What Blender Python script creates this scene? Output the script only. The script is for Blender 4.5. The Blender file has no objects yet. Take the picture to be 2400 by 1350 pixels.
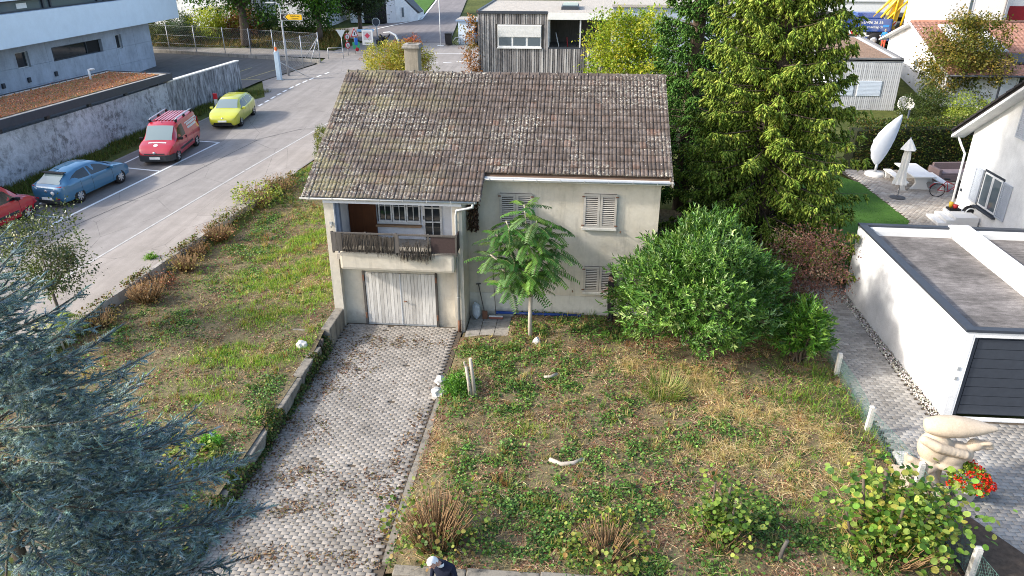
import bpy, bmesh, math, random
import numpy as np
from mathutils import Vector, Matrix

# ---------------------------------------------------------------- camera, sky, sun, exposure
S = bpy.context.scene
C = S.collection
rng = np.random.default_rng(7)
random.seed(7)
R = math.radians

cam_d = bpy.data.cameras.new("camera")
cam_d.sensor_width = 36.0
cam_d.lens = 26.004
cam_d.clip_start = 0.1
cam_d.clip_end = 2000
cam = bpy.data.objects.new("camera", cam_d)
cam.location = (1.598, -21.735, 11.836)
cam.rotation_euler = (R(65.0), 0, R(5.28))
C.objects.link(cam)
S.camera = cam

SUN_TRAVEL = Vector((4.5, 1.27, -2.6)).normalized()      # direction the light travels
sun_el = math.asin(-SUN_TRAVEL.z)
sun_az = math.atan2(-SUN_TRAVEL.x, -SUN_TRAVEL.y)           # clockwise from +Y
w = bpy.data.worlds.new("World")
S.world = w
w.use_nodes = True
nt = w.node_tree
bg = nt.nodes["Background"]
sky = nt.nodes.new("ShaderNodeTexSky")
sky.sky_type = 'NISHITA'
sky.sun_disc = False
sky.sun_elevation = sun_el
sky.sun_rotation = sun_az
sky.air_density = 1.0
sky.dust_density = 2.5
sky.ozone_density = 1.0
nt.links.new(sky.outputs[0], bg.inputs[0])
bg.inputs[1].default_value = 0.15

sl = bpy.data.lights.new("sun", 'SUN')
sl.energy = 2.05
sl.angle = R(4.0)
sl.color = (1.0, 0.95, 0.87)
so = bpy.data.objects.new("sun", sl)
so.rotation_euler = SUN_TRAVEL.to_track_quat('-Z', 'Y').to_euler()
so.location = (-30, -20, 40)
C.objects.link(so)

S.view_settings.view_transform = 'Standard'
S.view_settings.look = 'None'
S.view_settings.gamma = 1
S.view_settings.exposure = 1.5
S.cycles.max_bounces = 6
S.cycles.diffuse_bounces = 3
S.cycles.transmission_bounces = 4
S.cycles.transparent_max_bounces = 8
S.cycles.use_denoising = True
S.cycles.denoiser = 'OPENIMAGEDENOISE'
S.cycles.denoising_input_passes = 'RGB_ALBEDO_NORMAL'
S.cycles.denoising_prefilter = 'NONE'
S.cycles.use_light_tree = False
S.cycles.use_adaptive_sampling = False
S.cycles.filter_width = 1.0
S.cycles.sample_clamp_indirect = 3.0
S.cycles.caustics_reflective = False
S.cycles.caustics_refractive = False

# ---------------------------------------------------------------- materials
MATS = {}
def hexc(h):
    v = [int(h[i:i + 2], 16) / 255 for i in (0, 2, 4)]
    return tuple(((x / 12.92) if x <= .04045 else ((x + .055) / 1.055) ** 2.4) for x in v)

class NT:
    def __init__(s, name):
        s.m = bpy.data.materials.new(name)
        s.m.use_nodes = True
        s.t = s.m.node_tree
        s.b = s.t.nodes["Principled BSDF"]
        s.out = s.t.nodes["Material Output"]
        s._pos = None
    def n(s, typ, **kw):
        nd = s.t.nodes.new(typ)
        for k, v in kw.items():
            setattr(nd, k, v)
        return nd
    def l(s, a, b):
        s.t.links.new(a, b)
    def val(s, sock, v):
        if hasattr(v, 'is_linked') or hasattr(v, 'links'):
            s.l(v, sock)
        else:
            sock.default_value = v
    def pos(s):
        if s._pos is None:
            s._pos = s.n("ShaderNodeNewGeometry").outputs["Position"]
        return s._pos
    def objc(s):
        return s.n("ShaderNodeTexCoord").outputs["Object"]
    def mapped(s, vec, scale=(1, 1, 1), loc=(0, 0, 0), rot=(0, 0, 0)):
        mp = s.n("ShaderNodeMapping")
        s.l(vec, mp.inputs[0])
        mp.inputs["Scale"].default_value = scale
        mp.inputs["Location"].default_value = loc
        mp.inputs["Rotation"].default_value = rot
        return mp.outputs[0]
    def noise(s, scale=5, detail=4, rough=.55, vec=None, dist=0):
        nd = s.n("ShaderNodeTexNoise")
        s.l(vec if vec is not None else s.pos(), nd.inputs["Vector"])
        nd.inputs["Scale"].default_value = scale
        nd.inputs["Detail"].default_value = detail
        nd.inputs["Roughness"].default_value = rough
        nd.inputs["Distortion"].default_value = dist
        return nd.outputs["Fac"]
    def vor(s, scale=5, vec=None, feature='F1', out="Distance"):
        nd = s.n("ShaderNodeTexVoronoi", feature=feature)
        s.l(vec if vec is not None else s.pos(), nd.inputs["Vector"])
        nd.inputs["Scale"].default_value = scale
        return nd.outputs[out]
    def ramp(s, fac, stops):
        nd = s.n("ShaderNodeValToRGB")
        s.l(fac, nd.inputs[0])
        e = nd.color_ramp.elements
        while len(e) < len(stops):
            e.new(0.5)
        for i, (p, c) in enumerate(stops):
            e[i].position = p
            e[i].color = (c, c, c, 1) if isinstance(c, (int, float)) else (c[0], c[1], c[2], 1)
        return nd.outputs[0]
    def mix(s, fac, a, b, blend='MIX'):
        nd = s.n("ShaderNodeMix", data_type='RGBA', blend_type=blend)
        s.val(nd.inputs[0], fac)
        for k, v in ((6, a), (7, b)):
            if isinstance(v, tuple):
                nd.inputs[k].default_value = (v[0], v[1], v[2], 1)
            else:
                s.l(v, nd.inputs[k])
        return nd.outputs[2]
    def math(s, op, a, b=0.0):
        nd = s.n("ShaderNodeMath", operation=op)
        s.val(nd.inputs[0], a)
        s.val(nd.inputs[1], b)
        return nd.outputs[0]
    def bump(s, h, strength=.3, dist=.02):
        nd = s.n("ShaderNodeBump")
        nd.inputs["Strength"].default_value = strength
        nd.inputs["Distance"].default_value = dist
        s.l(h, nd.inputs["Height"])
        s.l(nd.outputs[0], s.b.inputs["Normal"])
    def color(s, c):
        if isinstance(c, tuple):
            s.b.inputs["Base Color"].default_value = (c[0], c[1], c[2], 1)
        else:
            s.l(c, s.b.inputs["Base Color"])
    def done(s, rough=.8, spec=.3, metal=0.0):
        s.val(s.b.inputs["Roughness"], rough)
        s.b.inputs["Specular IOR Level"].default_value = spec
        s.b.inputs["Metallic"].default_value = metal
        return s.m

def plain(name, col, rough=.6, amt=.18, scale=6, spec=.3, metal=0.0, bump=0.0, bscale=60, coat=0.0):
    """one colour with a little grain and wear"""
    if name in MATS:
        return MATS[name]
    k = NT(name)
    if isinstance(col, str):
        col = hexc(col)
    n1 = k.noise(scale, 5, .6)
    n2 = k.noise(scale * 9, 3, .6)
    f = k.math('ADD', k.math('MULTIPLY', n1, .7), k.math('MULTIPLY', n2, .3))
    lo = tuple(max(0, c * (1 - amt)) for c in col)
    hi = tuple(min(1, c * (1 + amt)) for c in col)
    k.color(k.ramp(f, [(.3, lo), (.7, hi)]))
    if bump:
        k.bump(k.noise(bscale, 4, .6), bump, .01)
    if coat:
        k.b.inputs["Coat Weight"].default_value = coat
        k.b.inputs["Coat Roughness"].default_value = .04
    MATS[name] = k.done(rough, spec, metal)
    return MATS[name]

def foliage_mat(name, rough=.5, trans=.35, spec=.35):
    """leaf colour comes from the leaf's own colour attribute"""
    k = NT(name)
    at = k.n("ShaderNodeAttribute", attribute_name="Col")
    nz = k.noise(23, 2, .6)
    c = k.mix(1.0, at.outputs["Color"], k.ramp(nz, [(.3, .82), (.7, 1.15)]), 'MULTIPLY')
    k.color(c)
    k.done(rough, spec)
    tr = k.n("ShaderNodeBsdfTranslucent")
    k.l(k.mix(1.0, c, (1.25, 1.2, .7), 'MULTIPLY'), tr.inputs["Color"])
    mx = k.n("ShaderNodeMixShader")
    mx.inputs[0].default_value = trans
    k.l(k.b.outputs[0], mx.inputs[1])
    k.l(tr.outputs[0], mx.inputs[2])
    k.l(mx.outputs[0], k.out.inputs["Surface"])
    MATS[name] = k.m
    return k.m

def glass_mat(name, col=(.02, .025, .03), rough=.05):
    k = NT(name)
    k.color(col)
    k.done(rough, .8)
    MATS[name] = k.m
    return k.m

# ---------------------------------------------------------------- object helpers
def link(o, parent=None):
    C.objects.link(o)
    if parent is not None:
        o.parent = parent
    return o

def tag(o, label=None, cat=None, group=None, kind=None):
    if label: o["label"] = label
    if cat: o["category"] = cat
    if group: o["group"] = group
    if kind: o["kind"] = kind
    return o

def thing(name, label, cat, loc=(0, 0, 0), rz=0, group=None):
    o = bpy.data.objects.new(name, None)
    o.location = loc
    o.rotation_euler = (0, 0, rz)
    o.empty_display_size = .3
    C.objects.link(o)
    return tag(o, label, cat, group, "thing")

def tree_copy(root, loc, rz, label=None):
    r = root.copy(); C.objects.link(r)
    r.location = loc; r.rotation_euler = (0, 0, rz)
    if label: r["label"] = label
    for ch in list(root.children):
        c = ch.copy(); C.objects.link(c); c.parent = r
        for g in ch.children:
            d = g.copy(); C.objects.link(d); d.parent = c
    return r

def mesh_np(name, V, F, col=None, rnd=None, smooth=False):
    """fast mesh from arrays; F is one (m,k) array or a list of them"""
    V = np.asarray(V, np.float32)
    Fs = [np.asarray(f, np.int32) for f in (F if isinstance(F, list) else [F]) if len(f)]
    me = bpy.data.meshes.new(name)
    me.vertices.add(len(V))
    me.vertices.foreach_set("co", V.ravel())
    nl = sum(f.size for f in Fs); npol = sum(len(f) for f in Fs)
    me.loops.add(nl); me.polygons.add(npol)
    me.loops.foreach_set("vertex_index", np.concatenate([f.ravel() for f in Fs]))
    st = []; o = 0
    for f in Fs:
        st.append(o + np.arange(len(f)) * f.shape[1]); o += f.size
    me.polygons.foreach_set("loop_start", np.concatenate(st).astype(np.int32))
    if smooth:
        me.polygons.foreach_set("use_smooth", np.ones(npol, bool))
    if col is not None:
        a = me.attributes.new("Col", 'FLOAT_COLOR', 'POINT')
        c4 = np.ones((len(V), 4), np.float32); c4[:, :3] = col
        a.data.foreach_set("color", c4.ravel())
    if rnd is not None:
        a = me.attributes.new("rnd", 'FLOAT', 'POINT')
        a.data.foreach_set("value", np.asarray(rnd, np.float32))
    me.update(calc_edges=True)
    me.validate()
    return me

def add(name, me, mat, parent=None):
    if mat is not None:
        me.materials.clear()
        me.materials.append(mat)
    return link(bpy.data.objects.new(name, me), parent)

class MB:
    """collects boxes, prisms, tubes and sheets into one mesh"""
    def __init__(s):
        s.v = []; s.f = []; s.sm = []
    def _add(s, vs, fs, smooth=False):
        o = len(s.v)
        s.v += [tuple(p) for p in vs]
        for f in fs:
            s.f.append([i + o for i in f]); s.sm.append(smooth)
        return s
    def box(s, x0, x1, y0, y1, z0, z1, bev=0.0):
        x0, x1 = min(x0, x1), max(x0, x1); y0, y1 = min(y0, y1), max(y0, y1); z0, z1 = min(z0, z1), max(z0, z1)
        if bev <= 0:
            vs = [(x, y, z) for z in (z0, z1) for y in (y0, y1) for x in (x0, x1)]
            return s._add(vs, [(0, 2, 3, 1), (4, 5, 7, 6), (0, 1, 5, 4), (2, 6, 7, 3), (0, 4, 6, 2), (1, 3, 7, 5)])
        b = min(bev, (x1 - x0) * .45, (y1 - y0) * .45, (z1 - z0) * .45)
        bm = bmesh.new()
        bmesh.ops.create_cube(bm, size=1)
        for v in bm.verts:
            v.co = Vector(((x0 + x1) / 2 + v.co.x * (x1 - x0), (y0 + y1) / 2 + v.co.y * (y1 - y0), (z0 + z1) / 2 + v.co.z * (z1 - z0)))
        bmesh.ops.bevel(bm, geom=list(bm.edges), offset=b, segments=2, affect='EDGES', profile=.6)
        s.bm(bm); bm.free()
        return s
    def bm(s, bm, smooth=False):
        bm.verts.index_update()
        return s._add([v.co for v in bm.verts], [[v.index for v in f.verts] for f in bm.faces], smooth)
    def quad(s, a, b, c, d):
        return s._add([a, b, c, d], [(0, 1, 2, 3)])
    def poly(s, pts):
        return s._add(pts, [tuple(range(len(pts)))])
    def prism(s, pts, vec):
        """extrude polygon pts by vec"""
        n = len(pts); v = Vector(vec)
        vs = [Vector(p) for p in pts] + [Vector(p) + v for p in pts]
        fs = [tuple(range(n))[::-1], tuple(range(n, 2 * n))] + [(i, (i + 1) % n, n + (i + 1) % n, n + i) for i in range(n)]
        return s._add(vs, fs)
    def tube(s, path, rad, n=8, caps=True, smooth=True):
        P = [Vector(p) for p in path]
        rs = rad if hasattr(rad, '__len__') else [rad] * len(P)
        vs = []; up0 = None
        for i, p in enumerate(P):
            d = (P[min(i + 1, len(P) - 1)] - P[max(i - 1, 0)]).normalized()
            ref = Vector((0, 0, 1)) if abs(d.z) < .9 else Vector((1, 0, 0))
            if up0 is None:
                a = d.cross(ref).normalized()
            else:
                a = (up0 - d * up0.dot(d)).normalized()
            up0 = a
            b = d.cross(a)
            for k in range(n):
                t = 2 * math.pi * k / n
                vs.append(p + (a * math.cos(t) + b * math.sin(t)) * rs[i])
        fs = []
        for i in range(len(P) - 1):
            for k in range(n):
                fs.append((i * n + k, i * n + (k + 1) % n, (i + 1) * n + (k + 1) % n, (i + 1) * n + k))
        s._add(vs, fs, smooth)
        if caps:
            m = len(s.v) - len(vs)
            s.f.append([m + k for k in range(n)][::-1]); s.sm.append(False)
            s.f.append([m + (len(P) - 1) * n + k for k in range(n)]); s.sm.append(False)
        return s
    def cyl(s, x, y, z0, z1, r, n=16, r2=None):
        return s.tube([(x, y, z0), (x, y, z1)], [r, r if r2 is None else r2], n)
    def lathe(s, prof, n=20, center=(0, 0, 0), axis='Z'):
        vs = []; fs = []
        for r, z in prof:
            for k in range(n):
                t = 2 * math.pi * k / n
                a, b = r * math.cos(t), r * math.sin(t)
                p = (a, b, z) if axis == 'Z' else ((a, z, b) if axis == 'Y' else (z, a, b))
                vs.append((p[0] + center[0], p[1] + center[1], p[2] + center[2]))
        for i in range(len(prof) - 1):
            for k in range(n):
                fs.append((i * n + k, i * n + (k + 1) % n, (i + 1) * n + (k + 1) % n, (i + 1) * n + k))
        return s._add(vs, fs, True)
    def xform(s, M):
        s.v = [tuple(M @ Vector(p)) for p in s.v]
        return s
    def mesh(s, name="m", fixn=True):
        me = bpy.data.meshes.new(name)
        me.from_pydata(s.v, [], s.f)
        me.polygons.foreach_set("use_smooth", s.sm)
        if fixn:
            bm = bmesh.new(); bm.from_mesh(me)
            bmesh.ops.recalc_face_normals(bm, faces=bm.faces)
            bm.to_mesh(me); bm.free()
        me.update()
        return me
    def build(s, name, mat, parent=None, fixn=True):
        return add(name, s.mesh(name, fixn), mat, parent)

def text(name, body, size, mat, loc, rot, parent=None, align='CENTER', ext=.002):
    cu = bpy.data.curves.new(name, 'FONT')
    cu.body = body; cu.size = size; cu.align_x = align; cu.align_y = 'CENTER'; cu.extrude = ext
    cu.resolution_u = 2
    o = bpy.data.objects.new(name, cu)
    o.location = loc; o.rotation_euler = rot
    cu.materials.append(mat)
    return link(o, parent)

# ---------------------------------------------------------------- scatter helpers
def norm(a):
    return a / np.maximum(np.linalg.norm(a, axis=-1, keepdims=True), 1e-9)

def frames(d, up):
    """rotation matrices whose Y axis is d and whose Z axis leans to up"""
    y = norm(d); x = norm(np.cross(y, up)); z = np.cross(x, y)
    return np.stack([x, y, z], -1)

def rand_unit(n):
    return norm(rng.normal(size=(n, 3)))

def inst(tV, tF, pos, Rm, sc, col):
    n = len(pos); k = len(tV)
    sc = np.asarray(sc, float)
    sc = sc[:, None] if sc.ndim == 1 else sc
    P = tV[None] * sc[:, None, :]
    V = np.einsum('nij,nkj->nki', Rm, P) + pos[:, None, :]
    F = (tF[None] + (np.arange(n) * k)[:, None, None]).reshape(-1, tF.shape[1])
    return V.reshape(-1, 3), F, np.repeat(col, k, 0)

class Cloud:
    """many small leaves gathered into one mesh"""
    def __init__(s):
        s.V = []; s.F = {}; s.Cc = []; s.n = 0
    def put(s, tV, tF, pos, Rm, sc, col):
        if len(pos) == 0: return s
        V, F, c = inst(np.asarray(tV, float), np.asarray(tF), np.asarray(pos, float), Rm, sc, col)
        s.F.setdefault(F.shape[1], []).append(F + s.n)
        s.V.append(V); s.Cc.append(c); s.n += len(V)
        return s
    def build(s, name, mat, parent=None, smooth=False):
        me = mesh_np(name, np.concatenate(s.V), [np.concatenate(f) for f in s.F.values()], np.concatenate(s.Cc), smooth=smooth)
        return add(name, me, mat, parent)

def pal(n, cols, jit=.15, w=None):
    """n leaf colours drawn from a small palette"""
    cols = np.array([hexc(c) if isinstance(c, str) else c for c in cols])
    if w is not None: w = np.array(w, float) / sum(w)
    c = cols[rng.choice(len(cols), n, p=w)]
    return np.clip(c * (1 + rng.normal(0, jit, (n, 1))) * (1 + rng.normal(0, jit * .35, (n, 3))), 0.002, 1)

# leaf templates (Y is the leaf's length)
LEAF4 = np.array([(0, 0, 0), (.5, .45, .06), (0, 1, -.05), (-.5, .45, .06)]); LEAF4F = np.array([(0, 1, 2, 3)])
LEAF6 = np.array([(0, 0, 0), (.42, .32, .09), (.30, .7, .06), (0, 1, -.12), (-.30, .7, .06), (-.42, .32, .09)])
LEAF6F = np.array([(0, 1, 2), (0, 2, 3), (0, 3, 4), (0, 4, 5)])
_t = np.linspace(0, 2 * np.pi, 8, endpoint=False)
ROUND = np.concatenate([np.stack([.5 * np.sin(_t), .5 - .5 * np.cos(_t), .05 * np.cos(2 * _t)], 1), [[0, .5, -.05]]])
ROUNDF = np.array([(i, (i + 1) % 8, 8) for i in range(8)])
BLADE = np.array([(-.5, 0, 0), (.5, 0, 0), (.3, .55, .0), (0, 1, -.12), (-.3, .55, .0)]); BLADEF = np.array([(0, 1, 2, 4), (4, 2, 3, 3)])
BLADEF = np.array([(0, 1, 2), (0, 2, 4), (4, 2, 3)])
SPIN = np.array([(0, 0, 0), (1, .35, .1), (-.5, .35, .87), (-.5, .35, -.87), (0, 1, 0)])
SPINF = np.array([(0, 1, 2), (0, 2, 3), (0, 3, 1), (1, 4, 2), (2, 4, 3), (3, 4, 1)])

def fbm(x, y, s=1.0, seed=0):
    """cheap smooth noise, about -1..1"""
    r = np.random.default_rng(seed)
    o = 0
    for i in range(7):
        a = r.uniform(0, 6.28); f = s * (1.0 + .75 * i) * r.uniform(.8, 1.2); p = r.uniform(0, 6.28)
        o = o + np.sin((x * np.cos(a) + y * np.sin(a)) * f + p + 1.3 * np.sin((y * np.cos(a) - x * np.sin(a)) * f * .7 + p)) / (1 + .45 * i)
    return o / 2.9

# ---------------------------------------------------------------- levels of the ground
def z_road(y):
    return 1.0 + .042 * y
def kerb_x(y):
    return -13.95 + .122 * y
def sstep(a, b, x):
    t = np.clip((x - a) / (b - a), 0, 1)
    return t * t * (3 - 2 * t)
def h_left(x, y):
    """garden left of the driveway"""
    x = np.asarray(x, float); y = np.asarray(y, float)
    zw = .42 + .22 * sstep(-3, -1, y) + .03 * np.maximum(y, 0)
    zk = z_road(y) - .36 * (1 - sstep(6, 13, y)) - .03
    t = np.clip((x + 6.35) / (kerb_x(y) + .2 + 6.35), 0, 1)
    return zw + (zk - zw) * t + .05 * fbm(x, y, 1.1, 3) * np.sin(np.pi * np.clip(t, 0, 1))
def h_right(x, y):
    """garden right of the driveway"""
    x = np.asarray(x, float); y = np.asarray(y, float)
    e = sstep(-2.2, -1.2, x)
    return .06 + .14 * e - .12 * sstep(8.6, 9.6, x) + .045 * fbm(x, y, 1.3, 5) * e + .02 * np.maximum(y - 1, 0)
def h_base(x, y):
    x = np.asarray(x, float); y = np.asarray(y, float)
    rr = .03 * np.maximum(y, 0)
    t = sstep(14, -12, x) if False else sstep(-4, 6, x) if False else None
    k = np.maximum(sstep(0, 1, (-x - 4) / 8.0), sstep(30, 46, y))
    return rr * (1 - k) + (z_road(y)) * k
# ================================================================ the setting
def m_asphalt(name, c0, c1, patch=.5, seams=False):
    k = NT(name)
    big = k.noise(.22, 5, .6)
    mid = k.noise(1.6, 5, .65)
    fine = k.noise(55, 3, .7)
    f = k.math('ADD', k.math('MULTIPLY', big, patch), k.math('MULTIPLY', mid, 1 - patch))
    c = k.ramp(f, [(.33, c0), (.66, c1)])
    c = k.mix(.5, c, k.ramp(fine, [(.3, .62), (.7, 1.3)]), 'MULTIPLY')
    streak = k.noise(1.1, 4, .6, k.mapped(k.pos(), (2.2, .12, 1), rot=(0, 0, R(-7))))
    c = k.mix(.5, c, k.ramp(streak, [(.35, .78), (.65, 1.12)]), 'MULTIPLY')
    # hair cracks
    d = k.vor(.42, k.mapped(k.pos(), (1, .55, 1)), 'DISTANCE_TO_EDGE')
    wob = k.noise(1.4, 4, .6)
    cr = k.math('LESS_THAN', k.math('ADD', d, k.math('MULTIPLY', wob, .012)), .0085)
    c = k.mix(k.math('MULTIPLY', cr, .55), c, tuple(x * .35 for x in c0))
    k.color(c)
    k.bump(fine, .25, .006)
    return k.done(.9, .2)
m_road = m_asphalt("asphalt_road", (.235, .213, .193), (.315, .288, .263))
m_bay = m_asphalt("asphalt_bay", (.16, .148, .138), (.23, .21, .195))  # darker than the road, partly the wall's shadow put into the colour
m_path = m_asphalt("asphalt_pavement", (.265, .235, .205), (.36, .32, .285))
m_yard = m_asphalt("asphalt_yard", (.10, .098, .096), (.15, .145, .14))
m_hill = m_asphalt("asphalt_hill_road", (.17, .155, .155), (.225, .205, .20))

def m_ground():
    k = NT("meadow_ground")
    a = k.noise(.35, 6, .65); b = k.noise(4, 5, .7)
    f = k.math('ADD', k.math('MULTIPLY', a, .5), k.math('MULTIPLY', b, .5))
    k.color(k.ramp(f, [(.3, (.05, .045, .02)), (.45, (.06, .075, .02)), (.6, (.11, .12, .035)), (.75, (.20, .165, .075))]))
    k.bump(b, .6, .08)
    return k.done(.95, .1)
def m_soil():
    k = NT("garden_soil")
    a = k.noise(1.3, 6, .65); b = k.noise(9, 5, .7); c3 = k.noise(60, 3, .7)
    f = k.math('ADD', k.math('MULTIPLY', a, .45), k.math('MULTIPLY', b, .55))
    c = k.ramp(f, [(.28, (.06, .045, .03)), (.42, (.16, .115, .075)), (.52, (.16, .14, .075)), (.62, (.27, .205, .13)), (.78, (.40, .32, .20))])
    c = k.mix(.6, c, k.ramp(c3, [(.3, .55), (.7, 1.4)]), 'MULTIPLY')
    k.color(c)
    k.bump(k.math('ADD', b, k.math('MULTIPLY', c3, .5)), .8, .05)
    return k.done(.95, .1)
def m_paver(name, lo, hi, moss=.35):
    k = NT(name)
    at = k.n("ShaderNodeAttribute", attribute_name="rnd")
    oi = k.n("ShaderNodeObjectInfo")
    r = k.math('FRACT', k.math('ADD', at.outputs["Fac"], oi.outputs["Random"]))
    c = k.ramp(r, [(0, lo), (.5, tuple((a + b) / 2 for a, b in zip(lo, hi))), (1, hi)])
    big = k.noise(.8, 5, .65); fine = k.noise(70, 3, .7)
    c = k.mix(1.0, c, k.ramp(big, [(.3, .68), (.68, 1.15)]), 'MULTIPLY')
    c = k.mix(.6, c, k.ramp(fine, [(.3, .7), (.7, 1.25)]), 'MULTIPLY')
    sp = k.noise(2.4, 6, .7)
    c = k.mix(k.math('MULTIPLY', k.ramp(sp, [(.55, 0.0), (.7, 1.0)]), moss), c, (.07, .055, .035))
    k.color(c)
    k.bump(fine, .3, .004)
    return k.done(.9, .2)
def m_concrete(name, base, stain=.5, dark=(.05, .05, .045), vstain=1.0):
    """weathered concrete with run marks down from the top"""
    k = NT(name)
    big = k.noise(.9, 6, .68); fine = k.noise(30, 4, .7)
    c = k.mix(1.0, base, k.ramp(big, [(.3, .78), (.7, 1.12)]), 'MULTIPLY')
    run = k.noise(3.0, 6, .7, k.mapped(k.pos(), (1.6, 1.6, .22)))
    c = k.mix(k.math('MULTIPLY', k.ramp(run, [(.47, 0.0), (.66, 1.0)]), stain * vstain), c, dark)
    c = k.mix(.5, c, k.ramp(fine, [(.3, .75), (.7, 1.2)]), 'MULTIPLY')
    k.color(c)
    k.bump(fine, .3, .008)
    return k.done(.92, .2)

m_grd = m_ground(); m_sl = m_soil()
m_pav = m_paver("driveway_paver", (.245, .222, .193), (.325, .297, .262), .45)
m_pav2 = m_paver("court_paver", (.25, .235, .215), (.35, .335, .31), .35)
m_pav3 = m_paver("patio_paver", (.33, .285, .24), (.48, .43, .37), .25)
m_line = plain("road_paint", (.72, .72, .70), .7, .15, 3)
m_lineold = plain("worn_road_paint", (.43, .415, .39), .8, .3, 5)
m_yel = plain("faded_yellow_paint", (.42, .36, .16), .8, .25, 5)
m_kerb = m_concrete("kerb_concrete", (.34, .315, .28), .5)
m_lowwall = m_concrete("low_wall_concrete", (.25, .225, .185), .75)
m_joint = plain("paver_joint_soil", (.085, .068, .05), .95, .4, 8)
m_tar = plain("tar_seam", (.05, .05, .05), .8, .2, 5)

# ---- ground: one sheet to the horizon
xs = np.unique(np.concatenate([np.linspace(-600, -60, 10), np.linspace(-60, 60, 81), np.linspace(60, 600, 10)]))
ys = np.unique(np.concatenate([np.linspace(-300, -40, 6), np.linspace(-40, 100, 94), np.linspace(100, 900, 10)]))
gx, gy = np.meshgrid(xs, ys)
inner = sstep(-6.6, -6.0, gx) * sstep(10.4, 9.4, gx) * sstep(1.5, .8, gy) * sstep(-13, -10, gy)
gz = np.where(gy < 120, h_base(gx, gy), h_base(gx, np.full_like(gy, 120.))) - .10
gz = gz - .12 * inner
gz = np.where((gx < -6) & (gx > -25) & (gy < 40), np.minimum(gz, np.where(gx > kerb_x(gy), h_left(gx, gy) - .12, z_road(gy) - .12)), gz)
gz = np.where((gx > 4) & (gy < 30) & (gy > -12), gz - .08, gz)
nx, ny = len(xs), len(ys)
idx = np.arange(nx * ny).reshape(ny, nx)
F = np.stack([idx[:-1, :-1], idx[:-1, 1:], idx[1:, 1:], idx[1:, :-1]], -1).reshape(-1, 4)
g = add("ground", mesh_np("ground", np.stack([gx, gy, gz], -1).reshape(-1, 3), F, smooth=True), m_grd)
tag(g, "open grassy ground between the houses", "ground", kind="structure")

def onroad(x, y, dz=0.0):
    return (x, y, z_road(y) + dz)
def sheet(name, pts, mat, dz, label, cat, kind="structure"):
    o = MB().poly([onroad(x, y, dz) for x, y in pts]).build(name, mat)
    return tag(o, label, cat, kind=kind)
WALLX = lambda y: -22.64 - .117 * (30.4 - y)
road = sheet("road", [(kerb_x(-45), -45), (kerb_x(28), 28), (-9.4, 36.6), (9, 38), (9, 48.4), (-7.6, 49.9), (-11.2, 50.8), (-11.2, 51.5), (-19.5, 51.5), (-21, 46.6), (-45, 49.4), (-45, 46.6), (-20.6, 43.0), (-20.4, 40.4), (-22.4, 33.4), (-20.2, 28.4), (-21.3, 26.3), (-22.96, 8.89), (-30, -45)], m_road, 0,
             "grey asphalt street running past the old house", "road")
sheet("parking_strip", [(-18.35, 17.9), (-20.5, 2.6), (-26, -37), (-28.4, -37), (-22.75, 8.89), (-21.2, 26.1), (-20.6, 27.0)], m_bay, .003, "darker asphalt parking strip along the concrete wall", "parking")
sheet("pavement", [(kerb_x(-40) - .1, -40), (kerb_x(27) - .1, 27), (-11.9, 34.5), (-13.0, 27), (-16.55, 0), (-21.8, -40)], m_path, .003, "asphalt footway beside the old garden", "pavement")
sheet("yard", [(-20.9, 41.9), (-20.7, 40.3), (-22.6, 33.2), (-23.2, 26), (-24, 18), (-50, 14), (-50, 46.2), (-36, 44.4)], m_yard, -.004, "dark asphalt yard behind the concrete wall", "yard")
sheet("hill_road", [(-11.2, 51.6), (-14.9, 88), (-19.0, 88), (-17.2, 67.6), (-26, 58), (-19.5, 51.6)], m_hill, .0, "side road climbing away between the houses", "road")

def strips(name, segs, wd, mat, label, cat="road marking", dz=.007):
    m = MB()
    for (x0, y0, x1, y1) in segs:
        d = Vector((x1 - x0, y1 - y0)).normalized(); nrm = Vector((-d.y, d.x)) * wd / 2
        m.quad(onroad(x0 - nrm.x, y0 - nrm.y, dz), onroad(x1 - nrm.x, y1 - nrm.y, dz), onroad(x1 + nrm.x, y1 + nrm.y, dz), onroad(x0 + nrm.x, y0 + nrm.y, dz))
    return tag(m.build(name, mat), label, cat, kind="structure")
strips("road_marking", [(-18.47, 17.49, -20.47, 2.78), (-20.48, 2.76, -22.6, -13)], .14, m_line, "long white line bounding the parking bays on the road side")
strips("road_marking", [(-21.45, 16.0, -22.75, 2.0)], .12, m_line, "white line along the wall side of the bays")
for a, b in (((-18.56, 17.5, -20.5, 17.75), "white bay line behind the red van"), ((-19.2, 12.4, -21.6, 12.85), "white bay line ahead of the blue hatchback"), ((-20.08, 6.1, -22.2, 6.45), "white bay line behind the blue hatchback"), ((-20.95, -.3, -23.1, .05), "white bay line beyond the cropped red van")):
    strips("bay_line", [a], .12, m_line, b)
strips("road_marking", [(-13.0, 26.6, -13.66, 22.12), (-13.68, 22.0, -14.98, 12.89), (-14.99, 12.8, -16.37, 1.78), (-16.38, 1.7, -17.9, -12)], .09, m_lineold, "thin worn white line between road and footway")
dash = []
for i in range(11):
    t0 = i * 1.05; x = -19.62 + .008 * i + (.034 * i * i * .75 if i > 4 else 0)
    dash.append((-19.6 + .02 * i + .018 * max(0, i - 3) ** 2, 25.8 + t0, -19.58 + .02 * i + .018 * max(0, i - 2.6) ** 2, 25.8 + t0 + .68))
strips("dashed_line", dash, .16, m_line, "short white dashes curving towards the junction")
strips("dashed_line", [(-13.2 + i * 1.05, 40.4 + .42 * i, -12.55 + i * 1.05, 40.66 + .42 * i) for i in range(7)], .16, m_line, "short white dashes across the side street")
strips("road_marking", [(-15, 45.6, 6, 46.6)], .12, m_line, "solid white line beyond the junction dashes")
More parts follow.
